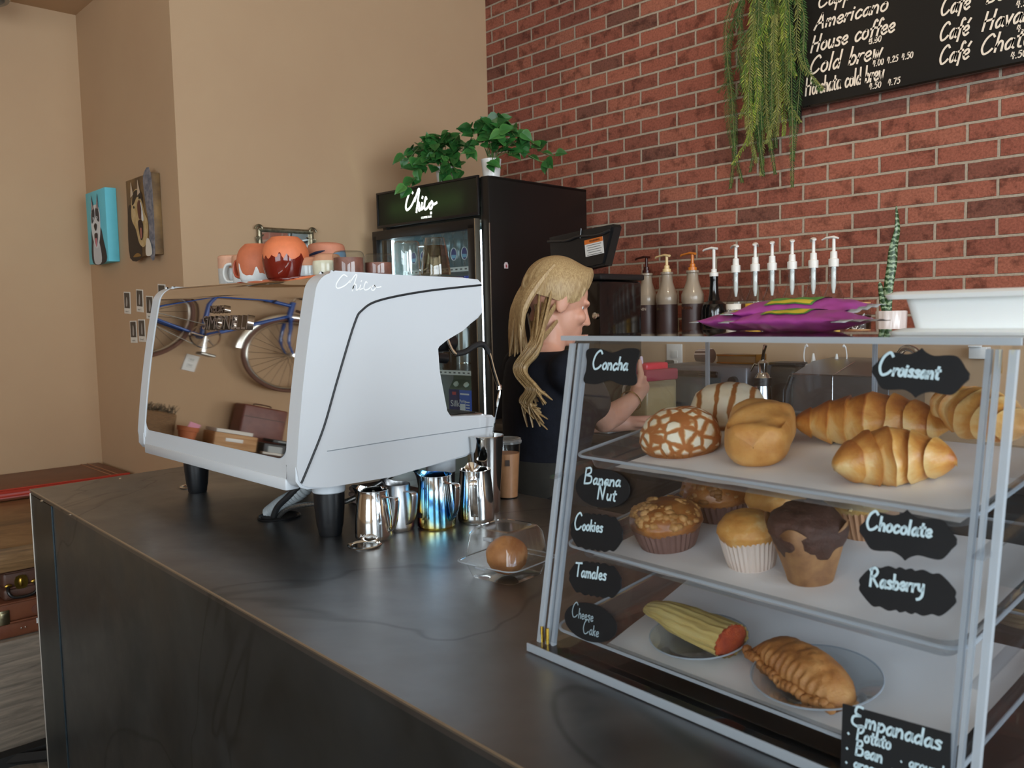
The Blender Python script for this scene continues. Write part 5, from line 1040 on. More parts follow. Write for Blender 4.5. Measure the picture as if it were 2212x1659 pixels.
def pothos(label, base, stems, seed, pot_r=.043, pot_h=.088):
    t = thing('trailing_plant', label, 'potted plant', base, 0, 'trailing plants on the fridge'); rnd = random.Random(seed)
    mb = MB(); mb.lathe([(0, .001), (pot_r * .78, 0), (pot_r * .8, .004), (pot_r, pot_h), (pot_r * .95, pot_h + .001), (pot_r * .9, pot_h - .01), (0, pot_h - .012)], 36); mb.obj('pot', M('white glazed pot', '#e4e4e2', .2), t)
    st, lf, vals = MB(), MB(), {}
    for (ax, up, fw_, n) in stems:
        o = Vector((rnd.uniform(-.02, .02), rnd.uniform(-.02, .02), pot_h - .01)); e = SR * ax + SU * up + TOC * fw_
        midp = o + e * .45 + SU * (.05 + .04 * rnd.random()); pts = smooth_pts([o, midp, o + e * .8 + SU * .015, o + e], 8); st.tube(pts, .0018, 5)
        for k in range(n):
            i = int((.25 + .75 * k / max(1, n - 1)) * (len(pts) - 1)); p = pts[i]; q = p + Vector((rnd.uniform(-1, 1), rnd.uniform(-1, 1), rnd.uniform(-.4, .9))) * .022
            st.tube([p, (p + q) / 2 + SU * .006, q], .0011, 4)
            d = (e.normalized() * .5 + SR * rnd.uniform(-1, 1) + TOC * rnd.uniform(0, .8) + SU * rnd.uniform(-1.1, .1)); nr = TOC * rnd.uniform(.3, 1) + SU * rnd.uniform(.2, 1) + SR * rnd.uniform(-.5, .5)
            heart(lf, vals, q, d, nr, rnd.uniform(.036, .062), rnd.uniform(.05, .75) * (1.0 if e.z < 0 else .7))
    st.obj('stems', M('plant stems', '#4f6b35', .6), t); lf.obj('leaves', LEAF, t, weld=False, ang=60, attr=lambda c: vals.get((round(c.x, 4), round(c.y, 4), round(c.z, 4)), .3)); return t
pothos('trailing heart-leaf plant whose white pot shows, nearer the brick wall', fw(.615, .12, FH), [(-.10, .13, .0, 7), (-.04, .15, .02, 7), (.02, .16, .03, 8), (.08, .15, .0, 8), (.12, .10, .03, 7), (.16, .06, .03, 6), (.21, .05, .0, 5), (.25, -.01, .0, 5), (.10, .02, .06, 6), (.03, -.02, .075, 5), (-.06, .08, .05, 7), (-.10, .04, .04, 7), (.05, .11, .05, 8), (.06, .06, .06, 6), (-.02, .12, -.05, 6), (.28, .02, 0, 3)], 3)
pothos('bushier trailing heart-leaf plant hiding its pot, spilling over the fridge sign', fw(.35, .10, FH), [(-.16, .08, 0, 6), (-.13, .04, .03, 8), (-.10, .10, .02, 8), (-.05, .13, .0, 8), (.0, .12, .03, 8), (.05, .12, .02, 8), (-.16, -.06, .05, 8), (-.13, .0, .06, 7), (-.19, -.09, .04, 6), (-.02, -.02, .09, 7), (.02, -.06, .10, 6), (.07, .03, .06, 8), (-.06, .03, .08, 8), (.05, -.03, .09, 6), (.10, .08, 0, 7), (-.08, .06, -.04, 6), (-.20, .04, .0, 4)], 8)

# ------------------------------------------------------------------ menu board and hanging greenery on the brick
BO = thing('menu_board', 'black chalkboard-style menu with handwritten coffee list on the brick wall', 'menu board', (-1.70, 3.055, 2.232))
mb = MB(); mb.box((.80, .005, .38), (1.60, .018, .76), .002); mb.obj('panel', M('black menu panel', '#1c1d1d', .32), BO)
mb = MB(); mb.box((.80, -.0045, .0035), (1.60, .004, .007)); mb.obj('bottom_edge', GLOSSB, BO, smooth=False)
MK = M('cream menu lettering', '#e9ddcd', .6)
def menu(tx, x, z, xh, wd, st, sl=.25, cp=1.0):
    mb = MB(); write(mb, tx, frame((x + 1.70, -.0052, z - 2.232), (1, 0, 0), (0, 0, 1)), xh, st, sl, .16, wd, 0, cp); mb.obj('lettering', MK, BO, smooth=False)
menu('Horchata cold brew', -1.620, 2.276, .030, .292, .0062, .12, 1.1); menu('Cold brew', -1.606, 2.350, .032, .268, .0070); menu('House coffee', -1.600, 2.428, .029, .305, .0070); menu('Americano', -1.588, 2.506, .027, .268, .0068); menu('Cappuccino', -1.575, 2.580, .027, .29, .0066)
menu('3.50', -1.381, 2.406, .0135, .042, .0034, .1); menu('4.00 4.25 4.50', -1.368, 2.326, .0135, .138, .0034, .1); menu('4.50  4.75', -1.380, 2.250, .0135, .108, .0034, .1)
menu('Caf\u00e9', -1.146, 2.283, .030, .092, .0066); menu('Chata', -1.020, 2.285, .030, .150, .0066); menu('Caf\u00e9', -1.146, 2.359, .029, .090, .0066); menu('Havana', -1.014, 2.359, .029, .165, .0066); menu('Caf\u00e9', -1.144, 2.440, .029, .090, .0066); menu('Bombon', -1.004, 2.442, .027, .16, .0066)
menu('4.50', -.930, 2.252, .0135, .045, .0034, .1); menu('4.50', -.915, 2.331, .0135, .045, .0034, .1); menu('4.50', -.918, 2.405, .0135, .045, .0034, .1)
mb = MB(); mb.box((.037, .022, -.022), (.020, .018, .048), .002); br_ = mb.obj('bracket', BLACK, BO); mb = MB(); mb.lathe([(0, .003), (.004, .002), (.005, 0)], 12, mtx=Matrix.Translation((.037, .0125, -.022)) @ Matrix.Rotation(R_(90), 4, 'X')); mb.obj('screw', CHROME, br_)
t = thing('hanging_plant', 'long bunch of hanging artificial greenery beside the menu board', 'hanging plant', (-1.765, 3.03, 2.80)); rnd = random.Random(5)
FER = [leafmat('fern dark', '#22401f', '#355a28', '#4a7030', .55), leafmat('fern bright', '#4f7a2a', '#7f9c38', '#b0b44e', .55), leafmat('fern olive', '#5f6e30', '#7c8440', '#98985a', .55)]
fm_ = [MB(), MB(), MB()]; stm = MB(); fv = {}
def fern(mb, p, d, s, L, w_, sh):
    q = [p, p + d * L * .5 + s * w_, p + d * L, p + d * L * .5 - s * w_]; vs = [mb.bm.verts.new(x) for x in q]; mb.bm.faces.new(vs)
    for x in q: fv[(round(x.x, 4), round(x.y, 4), round(x.z, 4))] = sh
for k in range(64):
    kind = 0 if k < 30 else (1 if k < 50 else 2); L = rnd.uniform(.25, .62) if k > 12 else rnd.uniform(.62, .86); z0 = rnd.uniform(-.28, .0) if k > 12 else 0; x0 = rnd.gauss(0, .035); y0 = rnd.uniform(-.045, .045)
    sx = rnd.gauss(0, .05) + x0 * .6; pts = smooth_pts([(x0, y0, z0), (x0 + sx * .7, y0 - .01, z0 - L * .3), (x0 + sx * .6 + rnd.gauss(0, .012), y0, z0 - L * .7), (x0 + sx * (1.2 if L < .5 else .5) + rnd.gauss(0, .02), y0 + rnd.uniform(-.01, .02), z0 - L)], 12)
    stm.tube(pts, .0012, 4); n = int(L / .0085)
    for i in range(n):
        u = i / n * (len(pts) - 1.001); a = int(u); p = pts[a].lerp(pts[a + 1], u - a); dn = (pts[a + 1] - pts[a]).normalized(); tp = 1 - .55 * max(0, i / n - .6) / .4
        for sgn in (-1, 1):
            dd = (dn * .75 + Vector((sgn * .62, rnd.uniform(-.3, .3), 0))).normalized(); fern(fm_[kind], p, dd, dd.cross(Vector((0, 1, 0))).normalized(), .027 * tp, .0021, rnd.random())
for k, nme in enumerate(('dark_foliage', 'bright_foliage', 'olive_foliage')): fm_[k].obj(nme, FER[k], t, weld=False, smooth=False, attr=lambda c: fv.get((round(c.x, 4), round(c.y, 4), round(c.z, 4)), .4))
stm.obj('stems', M('fern stems', '#6a7038', .6), t)

# ------------------------------------------------------------------ bottles on the ledge under the brick
LY = 2.92
def pumphead(t, m, z, ht, reach, rz, r=.006, col=None):
    mb = MB(); mb.lathe([(0, z), (.0175, z), (.0175, z + .014), (.011, z + .016), (.011, z + .028), (r, z + .030), (r, z + ht), (0, z + ht)], 20); mb.obj('pump', m, t)
    mb = MB(); mb.tube([(.014, 0, z + ht), (-.01, 0, z + ht + .004), (-reach, 0, z + ht - .001), (-reach - .006, 0, z + ht - .006)], [.009, .0095, .007, .005], 10, flat=(.55, 1), up=(0, 0, 1)); mb.obj('spout', m, t, rot=(0, 0, rz))
def sauce(label, x, lab, pump, ltx, tcol, y=LY):
    t = thing('sauce_bottle', label, 'sauce bottle', (x, y, ZL), 0, 'taupe sauce bottles'); TA = M('taupe bottle', '#9b8d7c', .3, coat=.3)
    mb = MB(); mb.lathe([(0, .001), (.040, 0), (.043, .006), (.043, .135), (.045, .140), (.045, .168), (.041, .176), (.030, .205), (.024, .225), (.022, .252), (.026, .256), (.026, .263), (.020, .265), (0, .265)], 40); mb.obj('bottle', TA, t)
    mb = MB(); mb.lathe([(.0434, .012), (.0438, .014), (.0438, .128), (.0434, .130)], 40); lb = mb.obj('label', M(label[:14] + ' label', lab, .45), t); text_obj('lettering', ltx, .018, M('print ' + tcol, tcol, .5), lb, frame((.0, -.0446, .112), (1, 0, 0), (0, 0, 1)))
    pumphead(t, M('pump ' + pump, pump, .3), .262, .068, .052, 0); return t
sauce('taupe sauce bottle with dark brown label and dark brown pump', -2.268, '#3c2a28', '#3a1510', 'MONIN', '#c9bcae')
sauce('taupe sauce bottle with cream label and cream pump', -2.163, '#e2d29c', '#e8cf9a', 'dulce', '#4a3a24')
sauce('taupe sauce bottle with orange label and orange pump', -2.036, '#d07a35', '#d07a2e', 'MONIN', '#5a2e18')
t = thing('syrup_bottle', 'black long-necked syrup bottle with white pump', 'syrup bottle', (-1.935, LY, ZL)); mb = MB(); mb.lathe([(0, .001), (.045, 0), (.049, .008), (.049, .105), (.044, .125), (.024, .140), (.019, .165), (.0155, .215), (.0165, .22), (.0165, .235), (0, .235)], 36); mb.obj('bottle', GLOSSB, t)
pumphead(t, WHITE, .235, .108, .040, R_(10))
syr = []
def syrup(label, x, labc, accent=None, y=LY):
    t = thing('syrup_bottle', label, 'syrup bottle', (x, y, ZL), 0, 'clear syrup bottles'); mb = MB(); mb.lathe([(0, .001), (.033, 0), (.0355, .006), (.0355, .125), (.034, .142), (.024, .165), (.0155, .195), (.0135, .23), (.015, .236), (.015, .248)], 36); mb.obj('bottle', GLASS, t)
    mb = MB(); mb.lathe([(0, .004), (.033, .004), (.0335, .105), (0, .105)], 28); mb.obj('syrup', CLEAR('clear syrup', '#ece6d8', .05, 1.4, gain=1), t)
    mb = MB(); mb.surf(24, 4, lambda u, v: (.0362 * math.cos(R_(205 + 130 * u)), .0362 * math.sin(R_(205 + 130 * u)), .012 + .112 * v)); lb = mb.obj('label', M('syrup label ' + labc, labc, .5), t, solid=.0004); DKP = M('dark label print', '#2a2c33', .5)
    text_obj('lettering', 'MONIN', .0175, DKP, lb, frame((0, -.0372, .096), (1, 0, 0), (0, 0, 1)))
    if accent == 'leaves':
        for k in range(7): mb = MB(); mb.prism(outline('oval', .012, .007), .0005, mtx=frame((-.018 + .0058 * k, -.0368 + .0005 * abs(k - 3), .070 - .004 * (k % 3)), (1, 0, .5 - .3 * (k % 2)), (-.3, 0, 1))); mb.obj('leaf_print', M('green leaf print', '#4c6b34', .5), lb, smooth=False)
    if accent == 'fruit':
        mb = MB(); mb.box((0, -.0366, .086), (.040, .0006, .004)); mb.obj('blue_line', M('blue line print', '#2c4f86', .5), lb, smooth=False)
        mb = MB(); write(mb, 'hazelnut', frame((-.018, -.0372, .066), (1, 0, 0), (0, 0, 1)), .006, .0013, .1, .2, .036); mb.obj('script', M('grey script', '#8a8468', .5), lb, smooth=False)
        for k in range(5): mb = MB(); mb.sphere((-.016 + .008 * k, -.0368, .036 + .003 * (k % 2)), .0052, 10, 6, (1, .15, 1)); mb.obj('berry_print', M('red berry print', '#c2402e', .5), lb)
    mb = MB(); mb.lathe([(0, .245), (.0175, .245), (.0178, .272), (.0125, .274), (.0115, .298), (.0062, .300), (.0055, .345), (0, .345)], 20); mb.obj('pump', WHITE, t)
    mb = MB(); mb.lathe([(0, .150), (.0045, .152), (.0085, .178), (.0088, .245), (0, .245)], 14); mb.obj('pump_tube', M('frosted pump tube', '#e2e4e4', .4), t)
    mb = MB(); mb.tube([(.016, 0, .344), (0, 0, .349), (-.028, 0, .348), (-.044, 0, .342)], [.007, .0105, .008, .005], 10, flat=(.5, 1), up=(0, 0, 1)); mb.obj('spout', WHITE, t, rot=(0, 0, R_({0: -35, 1: -70, 2: -65, 3: -58, 4: -50, 5: 0}[len(syr)]))); syr.append(t); return t
syrup('clear syrup bottle with white label beside the black bottle', -1.836, '#e3e3df'); syrup('clear syrup bottle with plain yellow label, second in the pump row', -1.752, '#e0b43c'); syrup('clear syrup bottle with white label, third in the pump row', -1.681, '#e6e6e4')
syrup('clear syrup bottle with white label, fourth in the pump row', -1.600, '#dfe0de'); syrup('clear syrup bottle with green leaves on its white label', -1.517, '#eaebe8', 'leaves'); syrup('clear syrup bottle with yellow label and red berries, last of the pump row', -1.441, '#e6c765', 'fruit')
t = thing('bean_jar', 'small glass jar of coffee beans with wooden lid and white lettering', 'jar', (-1.346, LY, ZL)); mb = MB(); mb.lathe([(0, .001), (.036, 0), (.0385, .005), (.0385, .085), (.034, .096), (.033, .106)], 36); mb.obj('glass', GLASS, t)
mb = MB(); mb.lathe([(0, .004), (.036, .004), (.036, .070), (0, .073)], 36)
for v in mb.bm.verts: v.co += Vector((nz(v.co, 150), nz(v.co, 150, 5), nz(v.co, 150, 9))) * .003
mb.obj('coffee_beans', M('coffee beans', '#2b1c16', .5, var='#4a3226', vscale=120, bmp=.8, bscale=110), t, kind='stuff'); mb = MB(); mb.lathe([(0, .106), (.036, .106), (.037, .108), (.037, .118), (0, .119)], 36); mb.obj('wooden_lid', M('pale wood lid', '#c79a68', .6, var='#b4855a', vscale=40), t)
mb = MB(); chico(mb, frame((-.032, -.0395, .020), (1, 0, 0), (0, 0, 1)), .066, .0030, 1.3); mb.obj('lettering', M('white jar lettering', '#eeeeec', .5), t, smooth=False)
t = thing('snake_plant', 'snake plant with one tall twisted leaf in a white diamond-patterned pot', 'potted plant', (-1.236, LY, ZL)); mb = MB(); mb.lathe([(0, .001), (.046, 0), (.048, .004), (.048, .084), (.046, .086), (.044, .08), (0, .078)], 60, warp=lambda r, z, a: (r + (.0012 * (math.cos(12 * a + z * 230) + math.cos(12 * a - z * 230)) if r > .0475 and z > .005 else 0), z)); mb.obj('pot', M('white patterned pot', '#dcd5d4', .2), t)
m, nt, b, out = newmat('snake leaf'); v = coords(nt, (1, 1, 1)); wv = N(nt, 'ShaderNodeTexWave', wave_type='BANDS', bands_direction='Z'); wv.inputs['Scale'].default_value = 18; wv.inputs['Distortion'].default_value = 7; wv.inputs['Detail'].default_value = 3; wv.inputs['Detail Scale'].default_value = 3; nt.links.new(v, wv.inputs['Vector']); r = ramp(nt, [(.3, '#23401f'), (.6, '#3f5f34'), (.85, '#8fa586')]); nt.links.new(wv.outputs['Fac'], r.inputs[0]); nt.links.new(r.outputs[0], b.inputs['Base Color']); b.inputs['Roughness'].default_value = .4; SNK = m
def blade(pts, wd, tw):
    P = smooth_pts(pts, 10); mb = MB(); n = len(P)
    def f(u, v):
        i = min(n - 1, int(v * (n - 1) + .5)); w_ = wd * math.sin(PI * min(1, .18 + .82 * v)) ** .6 * (1 if v < .999 else .01); a = R_(tw * v); x = (u - .5) * 2
        return P[i] + Vector((math.cos(a), math.sin(a), 0)) * (x * w_) + Vector((-math.sin(a), math.cos(a), 0)) * (.35 * w_ * (x * x))
    mb.surf(7, n, f); return mb
blade([(-.012, 0, .075), (-.010, -.004, .16), (.0, .0, .24), (.006, .0, .30), (.018, 0, .36), (.012, 0, .435)], .0155, 75).obj('leaf', SNK, t, solid=.002); blade([(-.018, -.004, .075), (-.026, -.004, .12), (-.040, -.002, .185)], .013, 30).obj('leaf', SNK, t, solid=.002)
mb = MB(); mb.lathe([(0, .0785), (.0435, .0785)], 24); mb.obj('soil', M('soil', '#4a3b30', .95, var='#6b5746', vscale=80), t)
t = thing('foil_bowl', 'small steel bowl with a crumpled clear bag pulled over it', 'bowl', (-2.372, LY - .03, ZL)); mb = MB(); mb.lathe([(0, .001), (.03, 0), (.052, .02), (.055, .045), (.053, .045), (.05, .022), (0, .006)], 36); mb.obj('bowl', CHROME, t)
mb = MB(); mb.sphere((.012, 0, .082), .036, 26, 18, (.95, .9, 1.1), lambda d: 1 + .28 * nz(d, 2.4) + .16 * nz(d, 5, 3)); mb.obj('crumpled_bag', CLEAR('crumpled plastic', '#e6e4e8', .12, 1.5, body=.35, bodycol='#d8d4dc', gain=2), t, ang=25)
t = thing('string_lights', 'thin string of tiny white beads hanging at the far end of the brick', 'string lights', (-.842, 2.97, 1.53)); mb = MB(); mb.tube([(.0, 0, .17), (.001, 0, -.03)], .0012, 5); mb.obj('cord', M('clear cord', '#cfc8be', .5), t)
for k in range(14): mb = MB(); mb.sphere((.001, -.002, .15 - .0125 * k), .0042, 8, 6); mb.obj('bead', M('white bead', '#efe8dd', .3), t)

# ------------------------------------------------------------------ back counter under the ledge
t = thing('back_counter', 'dark back counter along the tan wall behind the bar', 'counter', (0, 0, 0)); mb = MB(); mb.box((-.85, 2.515, 1.045), (3.5, .53, .03), .003); mb.obj('worktop', M('dark laminate worktop', '#4a4340', .35, var='#3d3734', vscale=8), t)
mb = MB(); mb.box((-.85, 2.53, .53), (3.46, .48, 1.0)); mb.obj('cabinet', M('dark cabinet', '#2c2826', .5), t, smooth=False)
BT = 1.0605
t = thing('toaster_oven', 'grey toaster oven with glass door and two knobs on the back counter', 'toaster oven', (-1.665, 2.58, BT)); GRY = M('toaster grey', '#74757a', .35, .7)
mb = MB(); mb.box((0, 0, .128), (.335, .26, .225), .012); mb.obj('body', GRY, t); mb = MB(); mb.box((-.045, -.1315, .115), (.225, .004, .17), .003); mb.obj('door', M('dark oven glass', '#3a4548', .08, coat=.5), t)
mb = MB(); mb.box((-.045, -.150, .212), (.225, .016, .022), .006); mb.obj('door_handle', M('black chrome handle', '#2c2a2a', .12, .8), t)
for k, z in enumerate((.19, .135, .075)):
    mb = MB(); mb.lathe([(0, 0), (.018, 0), (.016, .014), (0, .015)], 24, mtx=Matrix.Translation((.117, -.130, z)) @ Matrix.Rotation(R_(90), 4, 'X')); mb.obj('knob', BLACK, t)
for x in (-.13, .13):
    for y in (-.1, .1): mb = MB(); mb.lathe([(0, 0), (.012, 0), (.012, .018), (0, .018)], 12, c=(x, y, -.0)); mb.obj('foot', RUBBER, t)
t = thing('gilt_box', 'long box with gold edge lying on the toaster oven', 'box', (-1.60, 2.575, BT + .2415)); mb = MB(); mb.box((0, 0, .016), (.15, .06, .031), .003); mb.obj('box', M('brown box', '#6a4b2a', .4), t)
for z in (.003, .029): mb = MB(); mb.box((0, -.0305, z), (.152, .003, .005)); mb.obj('gold_edge', M('gold trim', '#b38a32', .25, 1), t, smooth=False)
mb = MB(); mb.box((.0765, 0, .016), (.004, .064, .034)); mb.obj('gold_end', MATS['gold trim'], t, smooth=False)
t = thing('striped_cup', 'brown cup with pale stripes lying beside the gold-edged box on the toaster', 'cup', (-1.735, 2.56, BT + .2415)); mx = Matrix.Translation((0, 0, .0245)) @ Matrix.Rotation(R_(90), 4, 'Y'); mb = MB(); mb.lathe([(0, -.03), (.021, -.03), (.0245, .03), (0, .03)], 28, mtx=mx); mb.obj('body', M('dark brown cup', '#4a2f28', .4), t)
for k in range(5): a = R_(100 + 38 * k); mb = MB(); mb.tube([mx @ Vector((.0212 * math.cos(a), .0212 * math.sin(a), -.029)), mx @ Vector((.0247 * math.cos(a), .0247 * math.sin(a), .029))], .0022, 6); mb.obj('stripe', M('pale stripe', '#c9b2a4', .5), t)
t = thing('cereal_container', 'clear container with red lid, held at its handle by the barista', 'container', (-1.79, 2.335, BT), R_(-6)); mb = MB(); mb.box((0, 0, .098), (.082, .15, .195), .010, seg=3); mb.obj('body', CLEAR('cloudy plastic', '#efe9d6', .12, 1.45, body=.5, bodycol='#cdbf9c', gain=1.2), t)
mb = MB(); mb.box((0, 0, .088), (.074, .142, .168), .008); mb.obj('contents', M('pale powder', '#b9a67f', .9, var='#ad9a74', vscale=30), t, kind='stuff')
mb = MB(); mb.box((0, 0, .2125), (.088, .156, .038), .006); mb.obj('lid_collar', CLEAR('pink translucent', '#d8667e', .1, 1.45, body=.75, bodycol='#cf5672'), t); mb = MB(); mb.box((-.008, 0, .240), (.060, .11, .026), .008, seg=3); mb.obj('lid', M('red lid', '#d31f3c', .3), t)
mb = MB(); mb.tube(smooth_pts([(-.048, -.070, .185), (-.062, -.078, .165), (-.056, -.078, .10), (-.046, -.072, .03)], 6), .007, 10, flat=(.7, 1.2)); mb.obj('handle', M('frosted handle', '#dfe0dc', .35), t)
t = thing('cream_whipper', 'steel cream whipper with black collar beside the toaster oven', 'cream whipper', (-1.455, 2.47, BT)); mb = MB(); mb.lathe([(0, .001), (.036, 0), (.038, .004), (.036, .08), (.029, .165), (.027, .18), (0, .18)], 36); mb.obj('bottle', M('satin steel', '#b4b8bc', .22, 1), t)
mb = MB(); mb.lathe([(0, .18), (.030, .18), (.030, .205), (0, .205)], 30); mb.obj('collar', BLACK, t); mb = MB(); mb.lathe([(0, .205), (.026, .205), (.022, .214), (.014, .222), (.015, .24), (.017, .252), (.008, .262), (0, .262)], 28); mb.tube([(.0, 0, .255), (.004, 0, .285), (.012, -.004, .31)], [.007, .005, .0065], 10); mb.obj('head', CHROME, t)
mb = MB(); mb.tube([(-.01, 0, .245), (-.026, -.004, .248), (-.04, -.004, .225)], [.004, .004, .003], 8); mb.obj('lever', CHROME, t)
t = thing('dark_canister', 'dark rounded canister standing behind the cream whipper', 'canister', (-1.46, 2.64, BT)); mb = MB(); mb.box((0, 0, .118), (.115, .10, .235), .02, seg=3); mb.obj('body', M('charcoal plastic', '#34322f', .4), t); mb = MB(); mb.box((0, 0, .241), (.10, .085, .012), .005); mb.obj('lid', BLACK, t)
t = thing('ice_bin', 'stainless bin with slanted lid on the back counter', 'steel bin', (-1.215, 2.58, BT)); SS = M('bin stainless', '#a4a4a5', .35, 1); mb = MB()
mb.prism([(-.12, 0), (.14, 0), (.14, .262), (.0, .255), (-.12, .222)], .30, mtx=Matrix(((0, 0, 1, -.13), (1, 0, 0, 0), (0, 1, 0, 0), (0, 0, 0, 1))), bev=.003); mb.obj('body', SS, t, ang=25)
mb = MB(); mb.tube([(-.0, -.1212, .005), (-.0, -.1212, .221), (.012, .0, .2565)], .0018, 6); mb.obj('seam', M('bright seam', '#d4d2cf', .25, 1), t); mb = MB(); mb.box((.02, -.1215, .222), (.30, .003, .004)); mb.obj('front_lip', MATS['bright seam'], t, smooth=False)
t = thing('scoop', 'black-handled scoop leaning on the end of the steel bin', 'scoop', (-1.36, 2.45, BT)); mb = MB(); mb.tube([(.002, .004, .02), (-.004, 0, .10), (.002, 0, .17), (.016, .004, .215)], [.006, .008, .012, .009], 10); mb.obj('handle', BLACK, t); mb = MB(); mb.sphere((-.012, -.004, .034), .030, 20, 12, (.35, 1, 1)); mb.obj('bowl', M('pale scoop bowl', '#c9c6bd', .35), t)
sq0 = None
for i, (x, l) in enumerate(((-1.385, 'white squeeze bottle with pointed nozzle nearest the cream whipper'), (-1.305, 'white squeeze bottle with capped nozzle, further from the cream whipper'))):
    if sq0 is None:
        sq0 = thing('squeeze_bottle', l, 'squeeze bottle', (x, 2.67, BT), 0, 'squeeze bottles'); SQ = M('milky plastic', '#e6e2dc', .4, sss=.1); mb = MB(); mb.lathe([(0, .001), (.033, 0), (.036, .005), (.036, .20), (0, .205)], 30); mb.obj('bottle', SQ, sq0)
        mb = MB(); mb.lathe([(0, .204), (.038, .204), (.038, .224), (.025, .226), (.025, .240), (.009, .241), (.003, .275), (0, .276)], 30); mb.obj('cap', SQ, sq0); mb = MB(); mb.tube(smooth_pts([(-.026, 0, .232), (-.034, 0, .262), (-.03, 0, .295), (-.022, 0, .302)], 6), [.0022] * 12 + [.003] * 4 + [.0055] * 3, 8); mb.obj('tether', SQ, sq0)
    else: o = dup(sq0, (x, 2.67, BT), R_(180), l)
t = thing('faucet', 'chrome gooseneck faucet with lever behind the croissants', 'faucet', (-1.115, 2.66, BT)); mb = MB(); mb.tube(smooth_pts([(0, 0, 0), (0, 0, .19), (.004, 0, .25), (.03, -.005, .295), (.068, -.012, .288), (.085, -.015, .25)], 8), .0105, 14); mb.obj('spout', CHROME, t)
mb = MB(); mb.lathe([(0, 0), (.03, 0), (.026, .02), (.014, .03), (.013, .05)], 24); mb.obj('base', CHROME, t); mb = MB(); mb.sphere((.02, -.09, .15), .022, 18, 12, (1, 1, .9)); mb.lathe([(0, .0), (.024, 0), (.012, .02), (.011, .13), (0, .13)], 18, c=(.02, -.09, 0)); mb.tube([(.02, -.09, .155), (-.02, -.10, .165)], [.007, .009], 10); mb.obj('valve', CHROME, t)
t = thing('wall_outlet', 'white wall outlet with a black plug, above the toaster oven', 'outlet', (-2.022, 2.779, 1.298)); mb = MB(); mb.box((0, -.003, 0), (.074, .006, .118), .002); mb.obj('plate', WHITE, t)
for z in (-.02, .02): mb = MB(); mb.box((0, -.0065, z), (.034, .003, .028), .001); mb.obj('socket', M('socket white', '#dcdcd8', .4), t)
t = thing('power_plug', 'black plug with cord in the outlet above the toaster', 'plug', (-2.03, 2.769, 1.282)); mb = MB(); mb.box((0, -.016, 0), (.03, .03, .026), .006); mb.obj('body', RUBBER, t); mb = MB(); mb.tube(smooth_pts([(-.012, -.018, 0), (-.045, -.02, -.005), (-.06, -.02, -.05), (-.05, -.02, -.215)], 8), .0035, 8); mb.obj('cord', RUBBER, t)
t = thing('wall_dispenser', 'small white box fixed on the tan wall beside the case corner rail', 'dispenser', (-.905, 2.779, 1.342)); mb = MB(); mb.box((0, -.02, 0), (.05, .04, .036), .003); mb.obj('box', WHITE, t); mb = MB(); mb.box((-.006, -.042, .02), (.034, .02, .006), .002); mb.obj('flap', WHITE, t)
t = thing('bar_cloth', 'folded white cloth near the edge of the back counter', 'cloth', (-2.02, 2.33, BT)); mb = MB(); mb.box((0, 0, .008), (.16, .11, .014), .006, seg=3); mb.obj('cloth', M('white cloth', '#d9e0e3', .9, bmp=.3), t)
# brewer with raised lid
t = thing('coffee_brewer', 'black coffee brewer with raised lid and orange warning sticker', 'coffee brewer', (-2.155, 2.42, BT)); mb = MB(); mb.box((.01, .02, .27), (.27, .24, .54), .012); mb.obj('body', GLOSSB, t); mb = MB(); mb.box((.012, .02, .553), (.285, .25, .022), .006); mb.obj('top_plate', BLACK, t)
lm = Matrix.Translation((0, -.02, 0)); mb = MB(); mb.prism([(-.140, .565), (.125, .595), (.172, .728), (.165, .738), (.02, .728), (-.15, .716)], .055, mtx=Matrix(((1, 0, 0, 0), (0, 0, -1, .0), (0, 1, 0, 0), (0, 0, 0, 1))), bev=.008); lid = mb.obj('raised_lid', BLACK, t)
mb = MB(); mb.tube(smooth_pts([(-.150, -.058, .700), (-.05, -.060, .696), (.01, -.062, .706), (.10, -.062, .704), (.160, -.060, .716)], 6), .0045, 8); mb.tube([(.022, -.058, .735), (.018, -.060, .70)], .003, 6); mb.obj('lid_rib', M('grey-black plastic', '#2a2b2d', .3), lid)
fm = frame((.083, -.0565, .664), (1, 0, .10), (.28, 0, 1)); mb = MB(); mb.box((0, 0, 0), (.088, .060, .0012), mtx=fm); sk = mb.obj('warning_sticker', M('white sticker', '#e4e4e2', .5), lid, smooth=False); mb = MB(); mb.box((0, .022, .0008), (.088, .016, .0008), mtx=fm); mb.obj('orange_band', M('orange warning', '#e0772c', .5), sk, smooth=False)
text_obj('lettering', 'WARNING', .0105, M('black sticker print', '#3a2418', .6), sk, fm @ Matrix.Translation((.006, .022, .0016)))
for k in range(5): mb = MB(); mb.box((0, .008 - .0085 * k, .0008), (.070 - .010 * (k % 2), .0022, .0006), mtx=fm); mb.obj('print_line', M('grey sticker print', '#6b6b6a', .6), sk, smooth=False)
mb = MB(); mb.lathe([(0, 0), (.013, 0), (.012, .01), (0, .011)], 20, mtx=Matrix.Translation((.128, -.100, .415)) @ Matrix.Rotation(R_(90), 4, 'X')); mb.obj('knob', CHROME, t)
